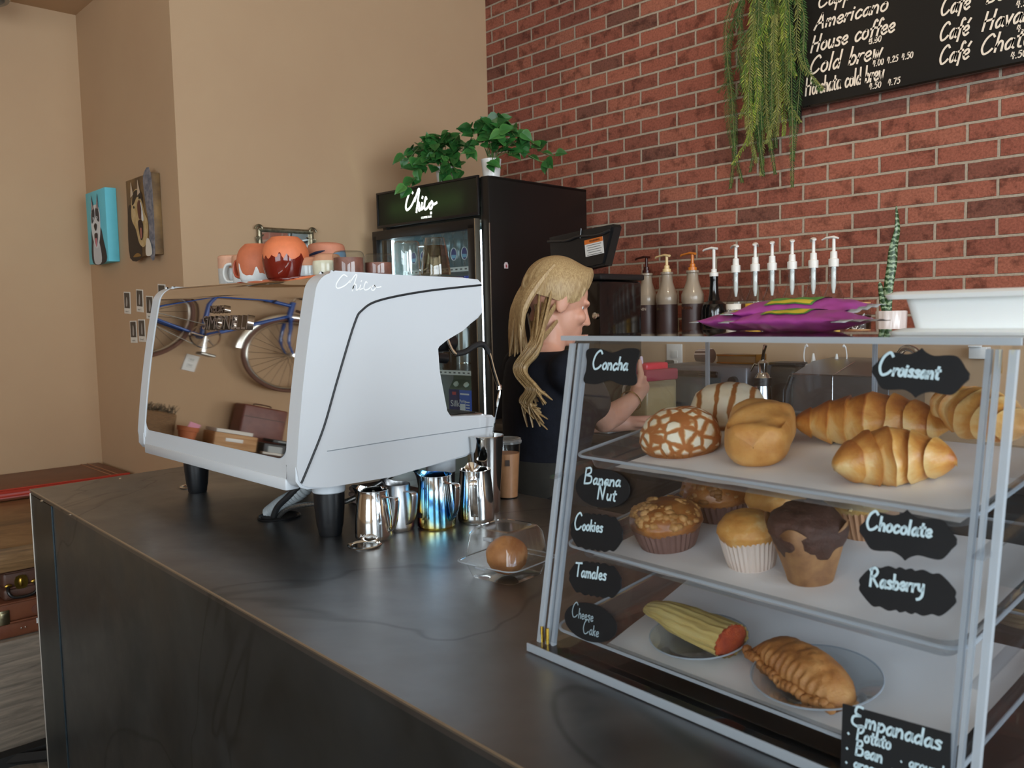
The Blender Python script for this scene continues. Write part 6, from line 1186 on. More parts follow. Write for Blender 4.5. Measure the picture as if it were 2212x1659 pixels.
# ornate little mirror on the tan side wall
t = thing('wall_mirror', 'small mirror in an ornate silver scroll frame on the tan wall, behind the clay cups', 'mirror', (XS, 1.882, 1.72)); SIL = M('aged silver', '#9a8f78', .35, .8, var='#6f664f', vscale=60)
w2, h2 = .125, .155; mb = MB(); mb.box((.006, 0, 0), (.008, 2 * w2 - .02, 2 * h2 - .02)); mb.obj('glass', M('mirror glass', '#dfe4e2', .03, 1), t, smooth=False)
for a, b in (((-w2, -h2), (w2, -h2)), ((w2, -h2), (w2, h2)), ((w2, h2), (-w2, h2)), ((-w2, h2), (-w2, -h2))): mb = MB(); mb.tube([(.014, a[0], a[1]), (.014, b[0], b[1])], .010, 12, flat=(1, 1.1)); mb.obj('frame_rail', SIL, t)
for sy in (-1, 1):
    for sz in (-1, 1):
        mb = MB(); mb.tube([(.02, sy * w2 + sy * .0 + (.022 - .0016 * i) * math.cos(i * .42 * sy + (0 if sy > 0 else PI)), sz * h2 + sz * .0 + (.022 - .0016 * i) * math.sin(i * .42 * sz)) for i in range(13)], .0055, 8); mb.sphere((.02, sy * w2, sz * h2), .008, 10, 8)
        for q in range(3): mb.tube(smooth_pts([(.017, sy * (w2 - .018 + .012 * q), sz * (h2 - .024 - .004 * q)), (.021, sy * (w2 + .002 + .008 * q), sz * (h2 - .036)), (.017, sy * (w2 + .012), sz * (h2 - .056))], 5), .0035, 6)
        mb.obj('scroll', SIL, t)
# ------------------------------------------------------------------ the barista
PO = Vector((-1.742, 1.765, 0)); PF, PR = Vector((.35, .937, 0)), Vector((.937, -.35, 0))
def T(a, b, z): return PO + PR * a + PF * b + Vector((0, 0, z))      # a: to her right, b: forward
person = thing('person', 'person with long fair hair in dark clothes, reaching for the red-lidded container', 'person', PO)
def L3(p): return Vector(p) - PO
def torso_rings(mb, rows, seg=32):
    """rows: (a, b, z, half width, half depth)"""
    vs = []
    for a, b, z, hw, hd in rows:
        vs.append([mb.bm.verts.new(L3(T(a + hw * math.copysign(abs(math.cos(2 * PI * i / seg)) ** .85, math.cos(2 * PI * i / seg)), b + hd * math.sin(2 * PI * i / seg), z))) for i in range(seg)])
    for p, q in zip(vs, vs[1:]):
        for i in range(seg): mb.bm.faces.new((p[i], p[(i + 1) % seg], q[(i + 1) % seg], q[i]))
    mb.bm.faces.new(vs[0][::-1]); mb.bm.faces.new(vs[-1])
def limb(mb, pts, rs, seg=16):
    P = smooth_pts([L3(p) for p in pts], 5); n = len(P); k = len(rs) - 1
    R2 = [rs[int(i / (n - 1) * k)] + (rs[min(k, int(i / (n - 1) * k) + 1)] - rs[int(i / (n - 1) * k)]) * ((i / (n - 1) * k) % 1) for i in range(n)]
    mb.tube(P, R2, seg); mb.sphere(P[0], R2[0], 14, 10); mb.sphere(P[-1], R2[-1], 14, 10)
def remesh(o, vox, sm=4):
    r = o.modifiers.new('one_skin', 'REMESH'); r.mode = 'VOXEL'; r.voxel_size = vox; r.use_smooth_shade = True
    if sm: s_ = o.modifiers.new('smooth', 'SMOOTH'); s_.factor = .5; s_.iterations = sm
SKIN = M('skin', '#d9a48c', .5, sss=.25, var='#d29a82', vscale=10)
SH_R, EL_R, WR_R = Vector((-1.585, 1.705, 1.325)), Vector((-1.640, 1.905, 1.172)), Vector((-1.695, 2.115, 1.214))
SH_L, EL_L, WR_L = T(-.165, .0, 1.325), T(-.20, .16, 1.14), T(-.12, .36, 1.13)
HC = T(.0, .045, 1.515)                                              # head centre; face looks forward and down a little
hf = (PF * .93 + PR * .12 + Vector((0, 0, -.34))).normalized(); hs = hf.cross(Vector((0, 0, 1))).normalized(); hu = hs.cross(hf).normalized()
def Hd(x, y, z): return HC + hs * x + hf * y + hu * z                # x: her right, y: forward, z: up
mb = MB()
torso_rings(mb, [(0, -.02, .84, .155, .115), (0, -.025, .93, .165, .125), (0, -.01, 1.02, .128, .10), (0, .0, 1.10, .125, .10), (0, .01, 1.20, .145, .115), (0, .005, 1.28, .155, .105), (0, -.01, 1.335, .14, .08), (0, -.012, 1.37, .075, .06), (0, -.005, 1.40, .052, .052)])
limb(mb, [T(0, -.005, 1.36), T(0, .015, 1.42), Hd(0, -.02, -.06)], [.055, .050, .050])
for s, hp in ((1, .09), (-1, -.09)): limb(mb, [T(hp, -.01, .88), T(hp * 1.02, .01, .50), T(hp, -.02, .10)], [.085, .06, .042]); limb(mb, [T(hp, -.04, .05), T(hp, .12, .03)], [.04, .03])
limb(mb, [SH_R, SH_R.lerp(EL_R, .5) + Vector((0, 0, -.004)), EL_R], [.050, .044, .037]); limb(mb, [EL_R, EL_R.lerp(WR_R, .4) + Vector((0, 0, -.006)), WR_R], [.039, .037, .024])
limb(mb, [SH_L, SH_L.lerp(EL_L, .5), EL_L], [.048, .042, .036]); limb(mb, [EL_L, EL_L.lerp(WR_L, .5), WR_L], [.037, .034, .024])
# head: skull, jaw, nose, lips, ears
mb.sphere(L3(HC), 1, 32, 24, (1, 1, 1), None, None) if False else None
def ell(c, rx, ry, rz_, seg=24): 
    mb.surf(seg, 16, lambda u, v: L3(c) + hs * (rx * math.cos(2 * PI * u) * math.sin(PI * (.01 + .98 * v))) + hf * (ry * math.sin(2 * PI * u) * math.sin(PI * (.01 + .98 * v))) - hu * (rz_ * math.cos(PI * (.01 + .98 * v))), wu=True, capv=True)
ell(Hd(0, -.012, .028), .073, .092, .088); ell(Hd(0, .028, -.035), .058, .058, .075); ell(Hd(0, .062, -.088), .026, .024, .022); ell(Hd(0, .048, -.055), .044, .045, .050)
for x in (-.035, .035): ell(Hd(x, .062, -.022), .024, .022, .022)          # cheeks
limb(mb, [Hd(0, .078, .022), Hd(0, .092, -.004), Hd(0, .104, -.026)], [.007, .009, .011], 10)
for x in (-.010, .010): ell(Hd(x, .092, -.031), .008, .010, .007, 10)
for z, rr in ((-.055, .0065), (-.065, .0075)): limb(mb, [Hd(-.022, .078, z), Hd(0, .092, z), Hd(.022, .078, z)], [.004, rr, .004], 10)
for x in (-.030, .030): limb(mb, [Hd(x * .4, .083, .022), Hd(x * 1.5, .072, .024)], [.008, .007], 10)      # brows
for s in (-1, 1): ell(Hd(s * .074, -.010, -.004), .009, .020, .032, 14)
# right hand closing on the container's corner
HR = Vector((-1.762, 2.232, 1.238)); hd = (HR - WR_R).normalized(); hup = Vector((0, 0, 1)); hup = (hup - hd * hup.dot(hd)).normalized(); hside = hd.cross(hup)
limb(mb, [WR_R, WR_R.lerp(HR, .5), HR], [.024, .027, .030])
mb.surf(18, 12, lambda u, v: L3(WR_R.lerp(HR, .72)) + hd * (.050 * -math.cos(PI * (.01 + .98 * v))) + hup * (.040 * math.sin(2 * PI * u) * math.sin(PI * (.01 + .98 * v))) + hside * (.019 * math.cos(2 * PI * u) * math.sin(PI * (.01 + .98 * v))), wu=True, capv=True)
for k, (z, ln) in enumerate(((.026, .066), (.009, .072), (-.009, .068), (-.026, .055))):
    b0 = HR + hup * z; limb(mb, [b0, b0 + hd * ln * .42 + hside * .010, b0 + hd * ln * .62 - hside * .006, b0 + hd * ln * .62 - hside * .026], [.0098, .0092, .0086, .0072], 10)
limb(mb, [WR_R.lerp(HR, .45) + hup * .022, WR_R.lerp(HR, .8) + hup * .046 + hside * .006, HR + hup * .066 - hd * .004, HR + hup * .088 + hd * .004], [.013, .0115, .010, .0085], 10)
# left hand, lightly curled in front of her
hd2 = (WR_L - EL_L).normalized(); up2 = Vector((0, 0, 1)); sd2 = hd2.cross(up2).normalized(); HL = WR_L + hd2 * .075
limb(mb, [WR_L, HL], [.024, .028]); limb(mb, [WR_L + sd2 * .018, WR_L + hd2 * .05 + sd2 * .042, WR_L + hd2 * .085 + sd2 * .046], [.012, .011, .009], 10)
for z, ln in ((.024, .06), (.008, .066), (-.008, .062), (-.024, .05)): b0 = HL + sd2 * z; limb(mb, [b0, b0 + hd2 * ln * .6 - up2 * .006, b0 + hd2 * ln - up2 * .026], [.0095, .0088, .0072], 10)
body = mb.obj('body', SKIN, person, weld=False); remesh(body, .0046, 5)
# eyes
for x in (-.030, .030):
    mb = MB(); mb.sphere(L3(Hd(x, .0565, .008)), .0118, 16, 12); e = mb.obj('eye', M('eye white', '#e8e2dc', .2), person); mb = MB(); mb.sphere(L3(Hd(x, .0660, .007)), .0045, 12, 8); mb.obj('iris', M('grey-blue iris', '#55626b', .2), e)
mb = MB(); limb(mb, [HR + hup * .082 + hd * .006 + hside * .004, HR + hup * .098 + hd * .008 + hside * .004], [.0068, .0055], 10); mb.obj('thumb_nail', M('pale nail', '#d9c3cf', .25), person)
# clothes
NAVY = M('navy cotton', '#15171f', .85, var='#1d202a', vscale=25, bmp=.3, bscale=400, spec=.2)
mb = MB(); torso_rings(mb, [(0, -.02, .90, .172, .135), (0, -.012, 1.0, .150, .122), (0, .0, 1.10, .146, .118), (0, .012, 1.20, .158, .132), (0, .006, 1.28, .168, .120), (0, -.01, 1.345, .150, .092), (0, -.012, 1.378, .088, .072)])
for s_, e_ in ((SH_R, EL_R), (SH_L, EL_L)): limb(mb, [s_, s_.lerp(e_, .35), s_.lerp(e_, .62)], [.064, .062, .056])
sh = mb.obj('t_shirt', NAVY, person, weld=False); remesh(sh, .008, 6)
mb = MB(); torso_rings(mb, [(0, -.012, .78, .180, .150), (0, -.012, .95, .176, .142), (0, -.006, 1.04, .156, .128), (0, .0, 1.075, .152, .124)]); mb.obj('apron', M('dark apron', '#22221f', .8, var='#2b2a26', vscale=20, bmp=.3, bscale=300), person)
mb = MB(); bk = T(-.03, -.135, 1.06)
for sgn in (-1, 1):
    mb.tube(smooth_pts([L3(bk), L3(bk + PR * sgn * .05 + Vector((0, 0, .03)) - PF * .015), L3(bk + PR * sgn * .085 - PF * .01), L3(bk + PR * sgn * .05 - Vector((0, 0, .02)) - PF * .01), L3(bk)], 6), .008, 8, flat=(.5, 1.6)); mb.tube(smooth_pts([L3(bk), L3(bk + PR * sgn * .03 - Vector((0, 0, .10)) - PF * .02), L3(bk + PR * sgn * .045 - Vector((0, 0, .22)) - PF * .01)], 6), .010, 8, flat=(.35, 1.5))
mb.obj('apron_bow', MATS['navy cotton'], person)
mb = MB()
for hp in (.09, -.09): limb(mb, [T(hp, -.01, .93), T(hp * 1.02, .01, .50), T(hp, -.02, .09)], [.105, .075, .058])
torso_rings(mb, [(0, -.02, .82, .165, .125), (0, -.025, .93, .172, .132), (0, -.02, .98, .160, .125)]); tr = mb.obj('trousers', M('black trousers', '#16161a', .85), person, weld=False); remesh(tr, .012, 4)
for hp in (.09, -.09): mb = MB(); limb(mb, [T(hp, -.05, .045), T(hp, .05, .045), T(hp, .15, .036)], [.044, .042, .034]); mb.obj('shoe', M('dark shoe', '#1b1a1a', .6), person)
# hair: a parted cap and long wavy locks over the near shoulder
HAIR = M('fair hair', '#9c7d55', .45, var='#c9ae80', vscale=7, stretch=(60, 60, 6), bmp=.4, bscale=30); rnd = random.Random(11); mb = MB()
def cap(u, v):
    a = 2 * PI * u; e = PI * (.02 + .60 * v); d = Vector((math.cos(a) * math.sin(e), math.sin(a) * math.sin(e), math.cos(e))); face = max(0, d.y)
    k = 1 + .05 * math.sin(26 * a + 3 * v) * v
    z = .034 + .100 * d.z + (.060 * face ** 2 * (1 if v > .5 else v * 2)); p = Hd(.085 * d.x * k, -.016 + .102 * d.y * k * (1 - .20 * face * v), z); return L3(p)
mb.surf(64, 18, cap, wu=True); mb.obj('hair_cap', HAIR, person, ang=80)
mb = MB()
for k in range(26):
    a = rnd.uniform(0, 1); x0 = .062 - .13 * a * rnd.random(); st = Hd(x0, -.05 + .05 * rnd.random() - .03 * a, .05 - .12 * rnd.random())
    tx, tz = [(-1.645, 1.408), (-1.685, 1.345), (-1.667, 1.275), (-1.640, 1.255), (-1.655, 1.215), (-1.615, 1.19)][k % 6]
    w1 = rnd.uniform(-.022, .022); end = Vector((-1.628 + rnd.uniform(-.045, .045), 1.615 + rnd.uniform(-.01, .02), 1.20 + rnd.uniform(-.03, .09)))
    m1 = Vector((-1.665 + w1, 1.65, 1.40)); m2 = Vector((-1.690 + w1 * .9, 1.615, 1.335)); m3 = Vector((-1.640 + w1, 1.612, 1.285)); m4 = Vector((-1.665 + w1, 1.612, 1.245))
    pts = smooth_pts([L3(st), L3(m1), L3(m2), L3(m3), L3(m4) if end.z < 1.24 else L3(m3.lerp(end, .5)), L3(end)], 8); n = len(pts); mb.tube(pts, [.0085 * math.sin(PI * (.12 + .86 * i / n)) ** .7 for i in range(n)], 7, flat=(1.3, .7))
mb.obj('hair_locks', M('blond locks', '#b59a70', .45, var='#8c7148', vscale=6, stretch=(40, 40, 8)), person)
mb = MB()
for k in range(22):
    q0 = Hd(.06 - .12 * k / 21, -.09 - .01 * rnd.random(), .02); q1 = Hd(.055 - .11 * k / 21, -.105, -.07); q2 = q1 + Vector((rnd.uniform(-.02, .02), rnd.uniform(-.02, .02), -.12)); mb.tube(smooth_pts([L3(Hd(.05 - .1 * k / 21, -.06, .09)), L3(q0), L3(q1), L3(q2)], 6), [.011] * 12 + [.009, .008, .007, .006, .004, .003, .002], 7)
mb.obj('hair_back', HAIR, person)
bp = []
for i in range(28):
    a = 2 * PI * i / 28; c = WR_R.lerp(EL_R, .12); ad = (WR_R - EL_R).normalized(); u_ = ad.cross(Vector((0, 0, 1))).normalized(); v_ = ad.cross(u_); bp.append(L3(c + u_ * .032 * math.cos(a) + v_ * .034 * math.sin(a) + ad * .012 * math.sin(a)))
mb = MB(); mb.tube(bp, [.0016 + .0008 * (i % 2) for i in range(28)], 6, closed=True); mb.obj('bracelet', M('gold chain', '#d9bd7c', .25, 1), person)

# ------------------------------------------------------------------ pictures on the return wall
def canvas(name, label, x0, x1, z0, z1, dep, colr, side=None):
    t = thing(name, label, 'painting', ((x0 + x1) / 2, YC, (z0 + z1) / 2)); w_, h = x1 - x0, z1 - z0; mb = MB(); mb.box((0, -dep / 2 - .001, 0), (w_, dep, h), .002); mb.obj('canvas', colr, t); return t, w_, h, frame((0, -dep - .0015, 0), (1, 0, 0), (0, 0, 1))
def patch(t, fm, pts, name, col, z=0, var=None):
    mb = MB(); mb.prism([(p.x, p.y) for p in smooth_pts([(a, b, 0) for a, b in pts], 4, True)][::1], .0007, mtx=fm @ Matrix.Translation((0, 0, z))); mb.obj(name, M('paint ' + col + (var or ''), col, .6, var=var, vscale=45), t, smooth=False)
def patch_s(t, fm, pts, name, col, z=0):
    mb = MB(); mb.prism(pts, .0007, mtx=fm @ Matrix.Translation((0, 0, z))); mb.obj(name, M('paint ' + col, col, .6), t, smooth=False)
t, w_, h, fm = canvas('dog_painting', 'turquoise canvas painting of a black and white husky', -4.425, -4.155, 1.772, 2.108, .05, M('turquoise paint', '#6fd0e2', .6, var='#66c6da', vscale=6))
patch(t, fm, [(-.075, -.165), (-.080, -.05), (-.060, .0), (.045, .0), (.085, -.07), (.110, -.165)], 'body_fur', '#2c2d33'); patch(t, fm, [(-.05, -.165), (-.055, -.08), (-.02, -.06), (.03, -.08), (.045, -.165)], 'chest', '#c9cdd2', .0008)
patch(t, fm, [(-.068, .03), (-.062, .075), (-.03, .10), (.02, .10), (.052, .075), (.058, .03), (.05, -.03), (.02, -.085), (-.01, -.10), (-.04, -.075), (-.062, -.03)], 'face', '#dfe3e6', .0014)
for s in (-1, 1): patch_s(t, fm, [(-.005 + s * .030 - .018, .075), (-.005 + s * .030 + .018, .075), (-.005 + s * .042, .150)], 'ear', '#33343a', .0020); patch_s(t, fm, [(-.005 + s * .032 - .009, .08), (-.005 + s * .032 + .009, .08), (-.005 + s * .041, .132)], 'inner_ear', '#c3a6a4', .0028); patch(t, fm, [(-.005 + s * .048, .07), (-.005 + s * .012, .085), (-.005 + s * .010, .045), (-.005 + s * .050, .02)], 'brow_patch', '#3b3c42', .0028); patch(t, fm, [(-.005 + s * .026 - .008, .04), (-.005 + s * .026, .048), (-.005 + s * .026 + .008, .04), (-.005 + s * .026, .033)], 'eye', '#e8eef2', .0036); patch(t, fm, [(-.005 + s * .026 - .004, .04), (-.005 + s * .026, .044), (-.005 + s * .026 + .004, .04), (-.005 + s * .026, .036)], 'pupil', '#1c1c20', .0044)
patch(t, fm, [(-.026, .005), (-.005, .018), (.014, .005), (-.005, -.018)], 'nose', '#2a2628', .0036); patch(t, fm, [(-.026, -.035), (-.005, -.028), (.018, -.035), (.008, -.07), (-.008, -.085), (-.02, -.07)], 'mouth', '#3a2a2e', .0036); patch(t, fm, [(-.014, -.055), (.006, -.055), (.004, -.080), (-.008, -.092)], 'tongue', '#d0808c', .0044)
t, w_, h, fm = canvas('dog_painting', 'brown canvas painting of a howling husky with open mouth', -3.928, -3.632, 1.770, 2.106, .035, M('brown canvas', '#5b452c', .6, var='#8a6c42', vscale=9))
patch(t, fm, [(.06, .165), (.145, .165), (.145, -.165), (.085, -.165), (.095, -.05), (.07, .05)], 'rock', '#8f8e95', .0, '#4d5668'); patch(t, fm, [(-.14, -.165), (-.14, .02), (-.10, .06), (-.04, -.02), (.0, -.165)], 'dark_fur', '#33281f', .0006); patch(t, fm, [(-.095, .03), (-.075, .095), (-.03, .12), (.02, .10), (.05, .02), (.085, -.03), (.07, -.10), (.03, -.13), (-.02, -.11), (-.05, -.05), (-.09, -.01)], 'face', '#d0b98c', .0012, '#b99a62'); patch(t, fm, [(-.08, .06), (-.06, .105), (-.02, .115), (.03, .10), (.045, .05), (.02, .075), (-.02, .085), (-.06, .06)], 'dark_brow', '#2f251d', .0020)
for x in (-.075, .005): patch_s(t, fm, [(x - .016, .09), (x + .016, .10), (x - .006, .155)], 'ear', '#cdb79d', .0028)
patch(t, fm, [(-.012, .06), (.012, .068), (.028, .03), (.02, -.01), (-.006, -.005), (-.016, .03)], 'muzzle', '#5d3428', .0034); patch(t, fm, [(.022, .06), (.04, .02), (.045, -.02), (.025, -.01)], 'white_blaze', '#e5e4e2', .0034); patch(t, fm, [(-.014, -.02), (.02, -.015), (.038, -.04), (.03, -.085), (.010, -.10), (-.006, -.07)], 'mouth', '#2d1513', .0042); patch(t, fm, [(.006, -.055), (.022, -.05), (.024, -.085), (.010, -.092)], 'tongue', '#a86a5c', .0050)
for p in ((-.055, .045), (.012, .078)): patch(t, fm, [(p[0] - .007, p[1]), (p[0], p[1] + .007), (p[0] + .007, p[1]), (p[0], p[1] - .006)], 'eye', '#1f1813', .0042)
patch(t, fm, [(.055, -.165), (.12, -.165), (.105, -.11), (.07, -.10)], 'pale_chest', '#e3ddd0', .0034); patch(t, fm, [(-.10, -.165), (-.05, -.15), (-.01, -.165)], 'gold_patch', '#8f6a32', .0012)
POL = M('instant photo paper', '#e6e3da', .5)
pol = [(-4.090, 1.580, -3, 'highest-left instant photo, beneath the turquoise dog canvas'), (-3.933, 1.585, -4, 'instant photo beside the leftmost one, upper row'), (-3.820, 1.553, -3, 'lowest instant photo of the upper row, next to the machine'), (-3.678, 1.598, -4, 'highest instant photo, partly behind the espresso machine'),
       (-4.031, 1.447, 0, 'left instant photo of the lower pair on the return wall'), (-3.928, 1.452, -1, 'right instant photo of the lower pair on the return wall'), (-3.77, 1.425, -5, 'lower instant photo mostly hidden by the espresso machine')]
for i, (x, z, tl_, lab) in enumerate(pol):
    t = thing('instant_photo', lab, 'photo', (x, YC - .0012, z), 0, 'instant photos on the return wall', rot=(0, R_(-tl_), 0)); mb = MB(); mb.box((0, -.0005, 0), (.080, .0015, .100)); mb.obj('print', POL, t, smooth=False); mb = MB(); mb.box((0, -.0016, .010), (.066, .0008, .070)); pi_ = mb.obj('picture', M('dark photo', '#2b2a29', .35, var='#3d3c3a', vscale=30), t, smooth=False)
    f2 = frame((.004 * (i % 3 - 1), -.0022, .008), (1, 0, 0), (0, 0, 1)); mb = MB(); mb.prism([(p.x, p.y) for p in smooth_pts([(-.008, -.022, 0), (.006, -.024, 0), (.012 - .004 * (i % 2), .0, 0), (.002, .018 + .004 * (i % 3), 0), (-.006, .004, 0)], 4, True)], .0004, mtx=f2); mb.obj('figure', M('grey photo figure', '#a9a6a2', .4), pi_, smooth=False)
    mb = MB(); write(mb, ['ann', 'mar h', 'ben l', 'tim', 'nora', 'fred', 'sue'][i], frame((-.022, -.0016, -.043), (1, 0, 0), (0, 0, 1)), .005, .0011, .1, .2, .04); mb.obj('pen_note', M('pen note', '#55534f', .6), t, smooth=False)

# ------------------------------------------------------------------ low table with old luggage by the left wall
WD1 = wood('aged walnut plank', '#5a4630', '#846542', '#a0805a', 1.0, (1.2, .8, 14), .5); WD2 = wood('grey weathered plank', '#5d554b', '#7b7064', '#938676', 1.0, (1, .9, 14), .6)
t = thing('low_table', 'low wooden table with thick raw edge beside the bar end', 'table', (-3.25, .3, 0)); mb = MB()
mb.box((-.62, .45, .694), (1.24, 1.30, .088), .012); mb.obj('top', WD1, t); mb = MB(); mb.box((-.62, .45, .22), (1.20, 1.26, .38), .006); mb.obj('plank_base', WD2, t)
for x, y in ((-.06, -.15), (-.06, 1.05), (-1.18, -.15), (-1.18, 1.05)): mb = MB(); mb.box((x, y, .53), (.05, .05, .25)); mb.obj('post', BLACKM, t, smooth=False)
mb = MB(); mb.box((.02, .45, .02), (.05, 1.30, .04)); mb.obj('base_bar', BLACKM, t, smooth=False); mb = MB(); mb.tube([(.02, .33, .02), (.14, .52, .02)], .02, 4); mb.obj('brace', BLACKM, t)
BRN = M('brown leather', '#7a4a33', .4, var='#6a3d2b', vscale=14, bmp=.15, bscale=120); DBR = M('dark brown leather', '#5d3f33', .45, var='#523529', vscale=14, bmp=.15, bscale=120)
def suitcase(label, loc, d, m, trim=None, rz=0, hand=True, name='suitcase'):
    t = thing(name, label, 'suitcase', loc, rz); x, y, z = d; mb = MB(); mb.box((0, 0, z * .72 + z * .0), (x, y, z * .56), .012, seg=3); mb.obj('lid', m, t); mb = MB(); mb.box((0, 0, z * .22), (x, y, z * .43), .012, seg=3); mb.obj('base', m, t)
    mb = MB()
    for dz in (z * .44, z * .97): mb.tube([(x / 2 + .001, -y / 2 + .01, dz), (x / 2 + .001, y / 2 - .01, dz)], .004, 8)
    mb.obj('front_piping', trim or m, t); return t
t = suitcase('brown leather suitcase with red trim lying on the low table', (-4.335, .985, .7385), (.45, .84, .052), BRN, M('red trim', '#b23a2a', .35))
mb = MB(); mb.box((.2262, 0, .024), (.003, .82, .020)); mb.obj('pink_band', M('pink-red band', '#c06a68', .4), t, smooth=False); mb = MB(); mb.box((.226, 0, .042), (.002, .82, .014)); mb.obj('red_band', MATS['red trim'], t, smooth=False)
for y in (.33, .36): mb = MB(); mb.tube([(-.22, y, .0525), (.22, y, .0525)], .0025, 6); mb.obj('stitching', M('pale stitching', '#a8785a', .6), t)
BRS = M('old brass', '#c9a64f', .3, 1, var='#9a7a35', vscale=40)
t = suitcase('brown briefcase with brass latch and black handle under the low table', (-3.475, .78, .5405), (.36, .20, .10), DBR); mb = MB(); mb.prism(outline('cloud', .042, .055), .004, mtx=frame((.181, -.044, .060), (0, 1, 0), (0, 0, 1))); lt = mb.obj('latch_plate', BRS, t); mb = MB(); mb.sphere((.186, -.044, .060), .010, 14, 10, (.5, .8, 1.6)); mb.obj('latch_bolt', BRS, lt)
mb = MB(); mb.tube(smooth_pts([(.185, -.086, .052), (.20, -.088, .035), (.205, -.075, .018), (.206, -.044, .013), (.205, -.012, .018), (.20, .0, .035), (.185, -.002, .052)], 6), .0055, 10); mb.obj('handle', BLACK, t)
for y in (-.085, -.004): mb = MB(); mb.sphere((.186, y, .054), .009, 12, 8, (.5, 1.3, .9)); mb.obj('handle_mount', BRS, t)
t = suitcase('larger brown suitcase at the bottom of the luggage stack', (-3.475, .72, .4115), (.38, .62, .128), BRN); mb = MB(); mb.box((.192, -.045, .078), (.006, .034, .05), .002); lt = mb.obj('lock_plate', M('nickel lock', '#b9b08f', .3, 1), t); mb = MB(); mb.box((.197, -.045, .085), (.006, .022, .022), .002); mb.obj('hasp', MATS['nickel lock'], lt)
mb = MB(); mb.box((.1915, .068, .043), (.002, .030, .018)); mb.obj('white_sticker', M('white tape', '#dfe4e6', .5), t, smooth=False)
for y in (.005, .018): mb = MB(); mb.sphere((.191, y, .030), .0035, 8, 6); mb.obj('rivet', CHROME, t)
mb = MB(); mb.prism(outline('oval', .05, .036), .002, mtx=frame((.1905, .065, .085), (0, 1, 0), (0, 0, 1))); mb.obj('leather_tab', M('tab leather', '#6c4436', .45), t)

# ------------------------------------------------------------------ bar-height table and bicycle on the left wall (seen in the mirror back)
t = thing('bar_table', 'dark live-edge bar table along the left wall, seen in the machine mirror', 'table', (-4.33, -.7, 0)); TW = wood('dark walnut slab', '#2f211c', '#453029', '#5b4137', 1.0, (10, .8, 10), .3, .3); TH = 1.09
mb = MB(); mb.surf(3, 60, lambda u, v: ((-.235, .0, .235 + .018 * nz((v * 9, 0, 0)))[int(u * 2 + .5)], -1.1 + 2.0 * v, TH)); mb.surf(3, 60, lambda u, v: ((-.235, .0, .225 + .018 * nz((v * 9, 0, 0)))[int(u * 2 + .5)], -1.1 + 2.0 * v, TH - .055)); mb.surf(2, 60, lambda u, v: (.235 - .010 * u + .018 * nz((v * 9, 0, 0)), -1.1 + 2.0 * v, TH - .055 * u)); mb.obj('slab', TW, t)
for y in (-.95, -.1, .75): mb = MB(); mb.box((.1, y, .517), (.05, .05, 1.034)); mb.box((-.2, y, .517), (.05, .05, 1.034)); mb.box((-.05, y, .06), (.30, .04, .05)); mb.obj('leg_frame', BLACKM, t, smooth=False)
CL = M('terracotta', '#c07048', .7, var='#b4643e', vscale=30)
t = thing('terracotta_pot', 'terracotta pot holding a pink card, seen in the machine mirror', 'pot', (-4.22, -.235, TH)); mb = MB(); mb.lathe([(0, .001), (.034, 0), (.047, .078), (.052, .080), (.054, .108), (.049, .108), (.046, .08), (.036, .01), (0, .01)], 36); mb.obj('pot', CL, t)
mb = MB(); mb.box((0, 0, .118), (.004, .058, .05), mtx=Matrix.Rotation(R_(14), 4, 'X')); mb.obj('pink_card', M('pink card', '#e39bb4', .6), t, smooth=False)
t = thing('wooden_crate', 'pale wooden box with a white handle plate, seen in the machine mirror', 'crate', (-4.22, -.465, TH)); mb = MB(); mb.box((0, 0, .052), (.14, .235, .104), .003); mb.obj('box', wood('pale pine', '#a97a4e', '#c29566', '#cfa679', 1.0, (8, 1, 8), .6), t); mb = MB(); mb.box((.071, .01, .062), (.003, .095, .024), .001); mb.obj('handle_plate', WHITE, t)
t = thing('white_book', 'white book lying on the pale wooden box, seen in the machine mirror', 'book', (-4.22, -.455, TH + .105)); mb = MB(); mb.box((0, 0, .014), (.13, .20, .027), .002); mb.obj('block', M('book white', '#e3e1dc', .6), t)
t = thing('wicker_basket', 'brown basket with dark furry rim, seen at the edge of the machine mirror', 'basket', (-4.36, -.10, TH)); mb = MB(); mb.box((0, 0, .09), (.16, .20, .18), .02, seg=3); mb.obj('basket', M('wicker', '#8a6a48', .8, var='#6b4f36', vscale=60, bmp=.6, bscale=150, stretch=(1, 1, 6)), t); mb = MB(); rnd = random.Random(4)
for k in range(140): p = Vector((rnd.uniform(-.08, .08), rnd.uniform(-.1, .1), .175)); mb.tube([p, p + Vector((rnd.uniform(-.02, .03), rnd.uniform(-.02, .02), rnd.uniform(.02, .06)))], [.003, .001], 4)
mb.obj('furry_rim', M('dark fur', '#3a332c', .9, var='#9a8a70', vscale=20), t, kind='stuff')
t = thing('vintage_case', 'red-brown leather case standing behind books, seen in the machine mirror', 'suitcase', (-4.47, -.735, TH)); mb = MB(); mb.box((0, 0, .17), (.13, .27, .335), .012, seg=3); mb.obj('case', M('oxblood leather', '#7c4a40', .4, var='#6a3b33', vscale=18), t); mb = MB(); mb.box((.067, 0, .25), (.003, .255, .006)); mb.obj('seam', DBR, t, smooth=False)
mb = MB(); mb.tube(smooth_pts([(0, -.05, .336), (0, -.045, .352), (0, .045, .352), (0, .05, .336)], 6), .005, 8); mb.obj('handle', DBR, t)
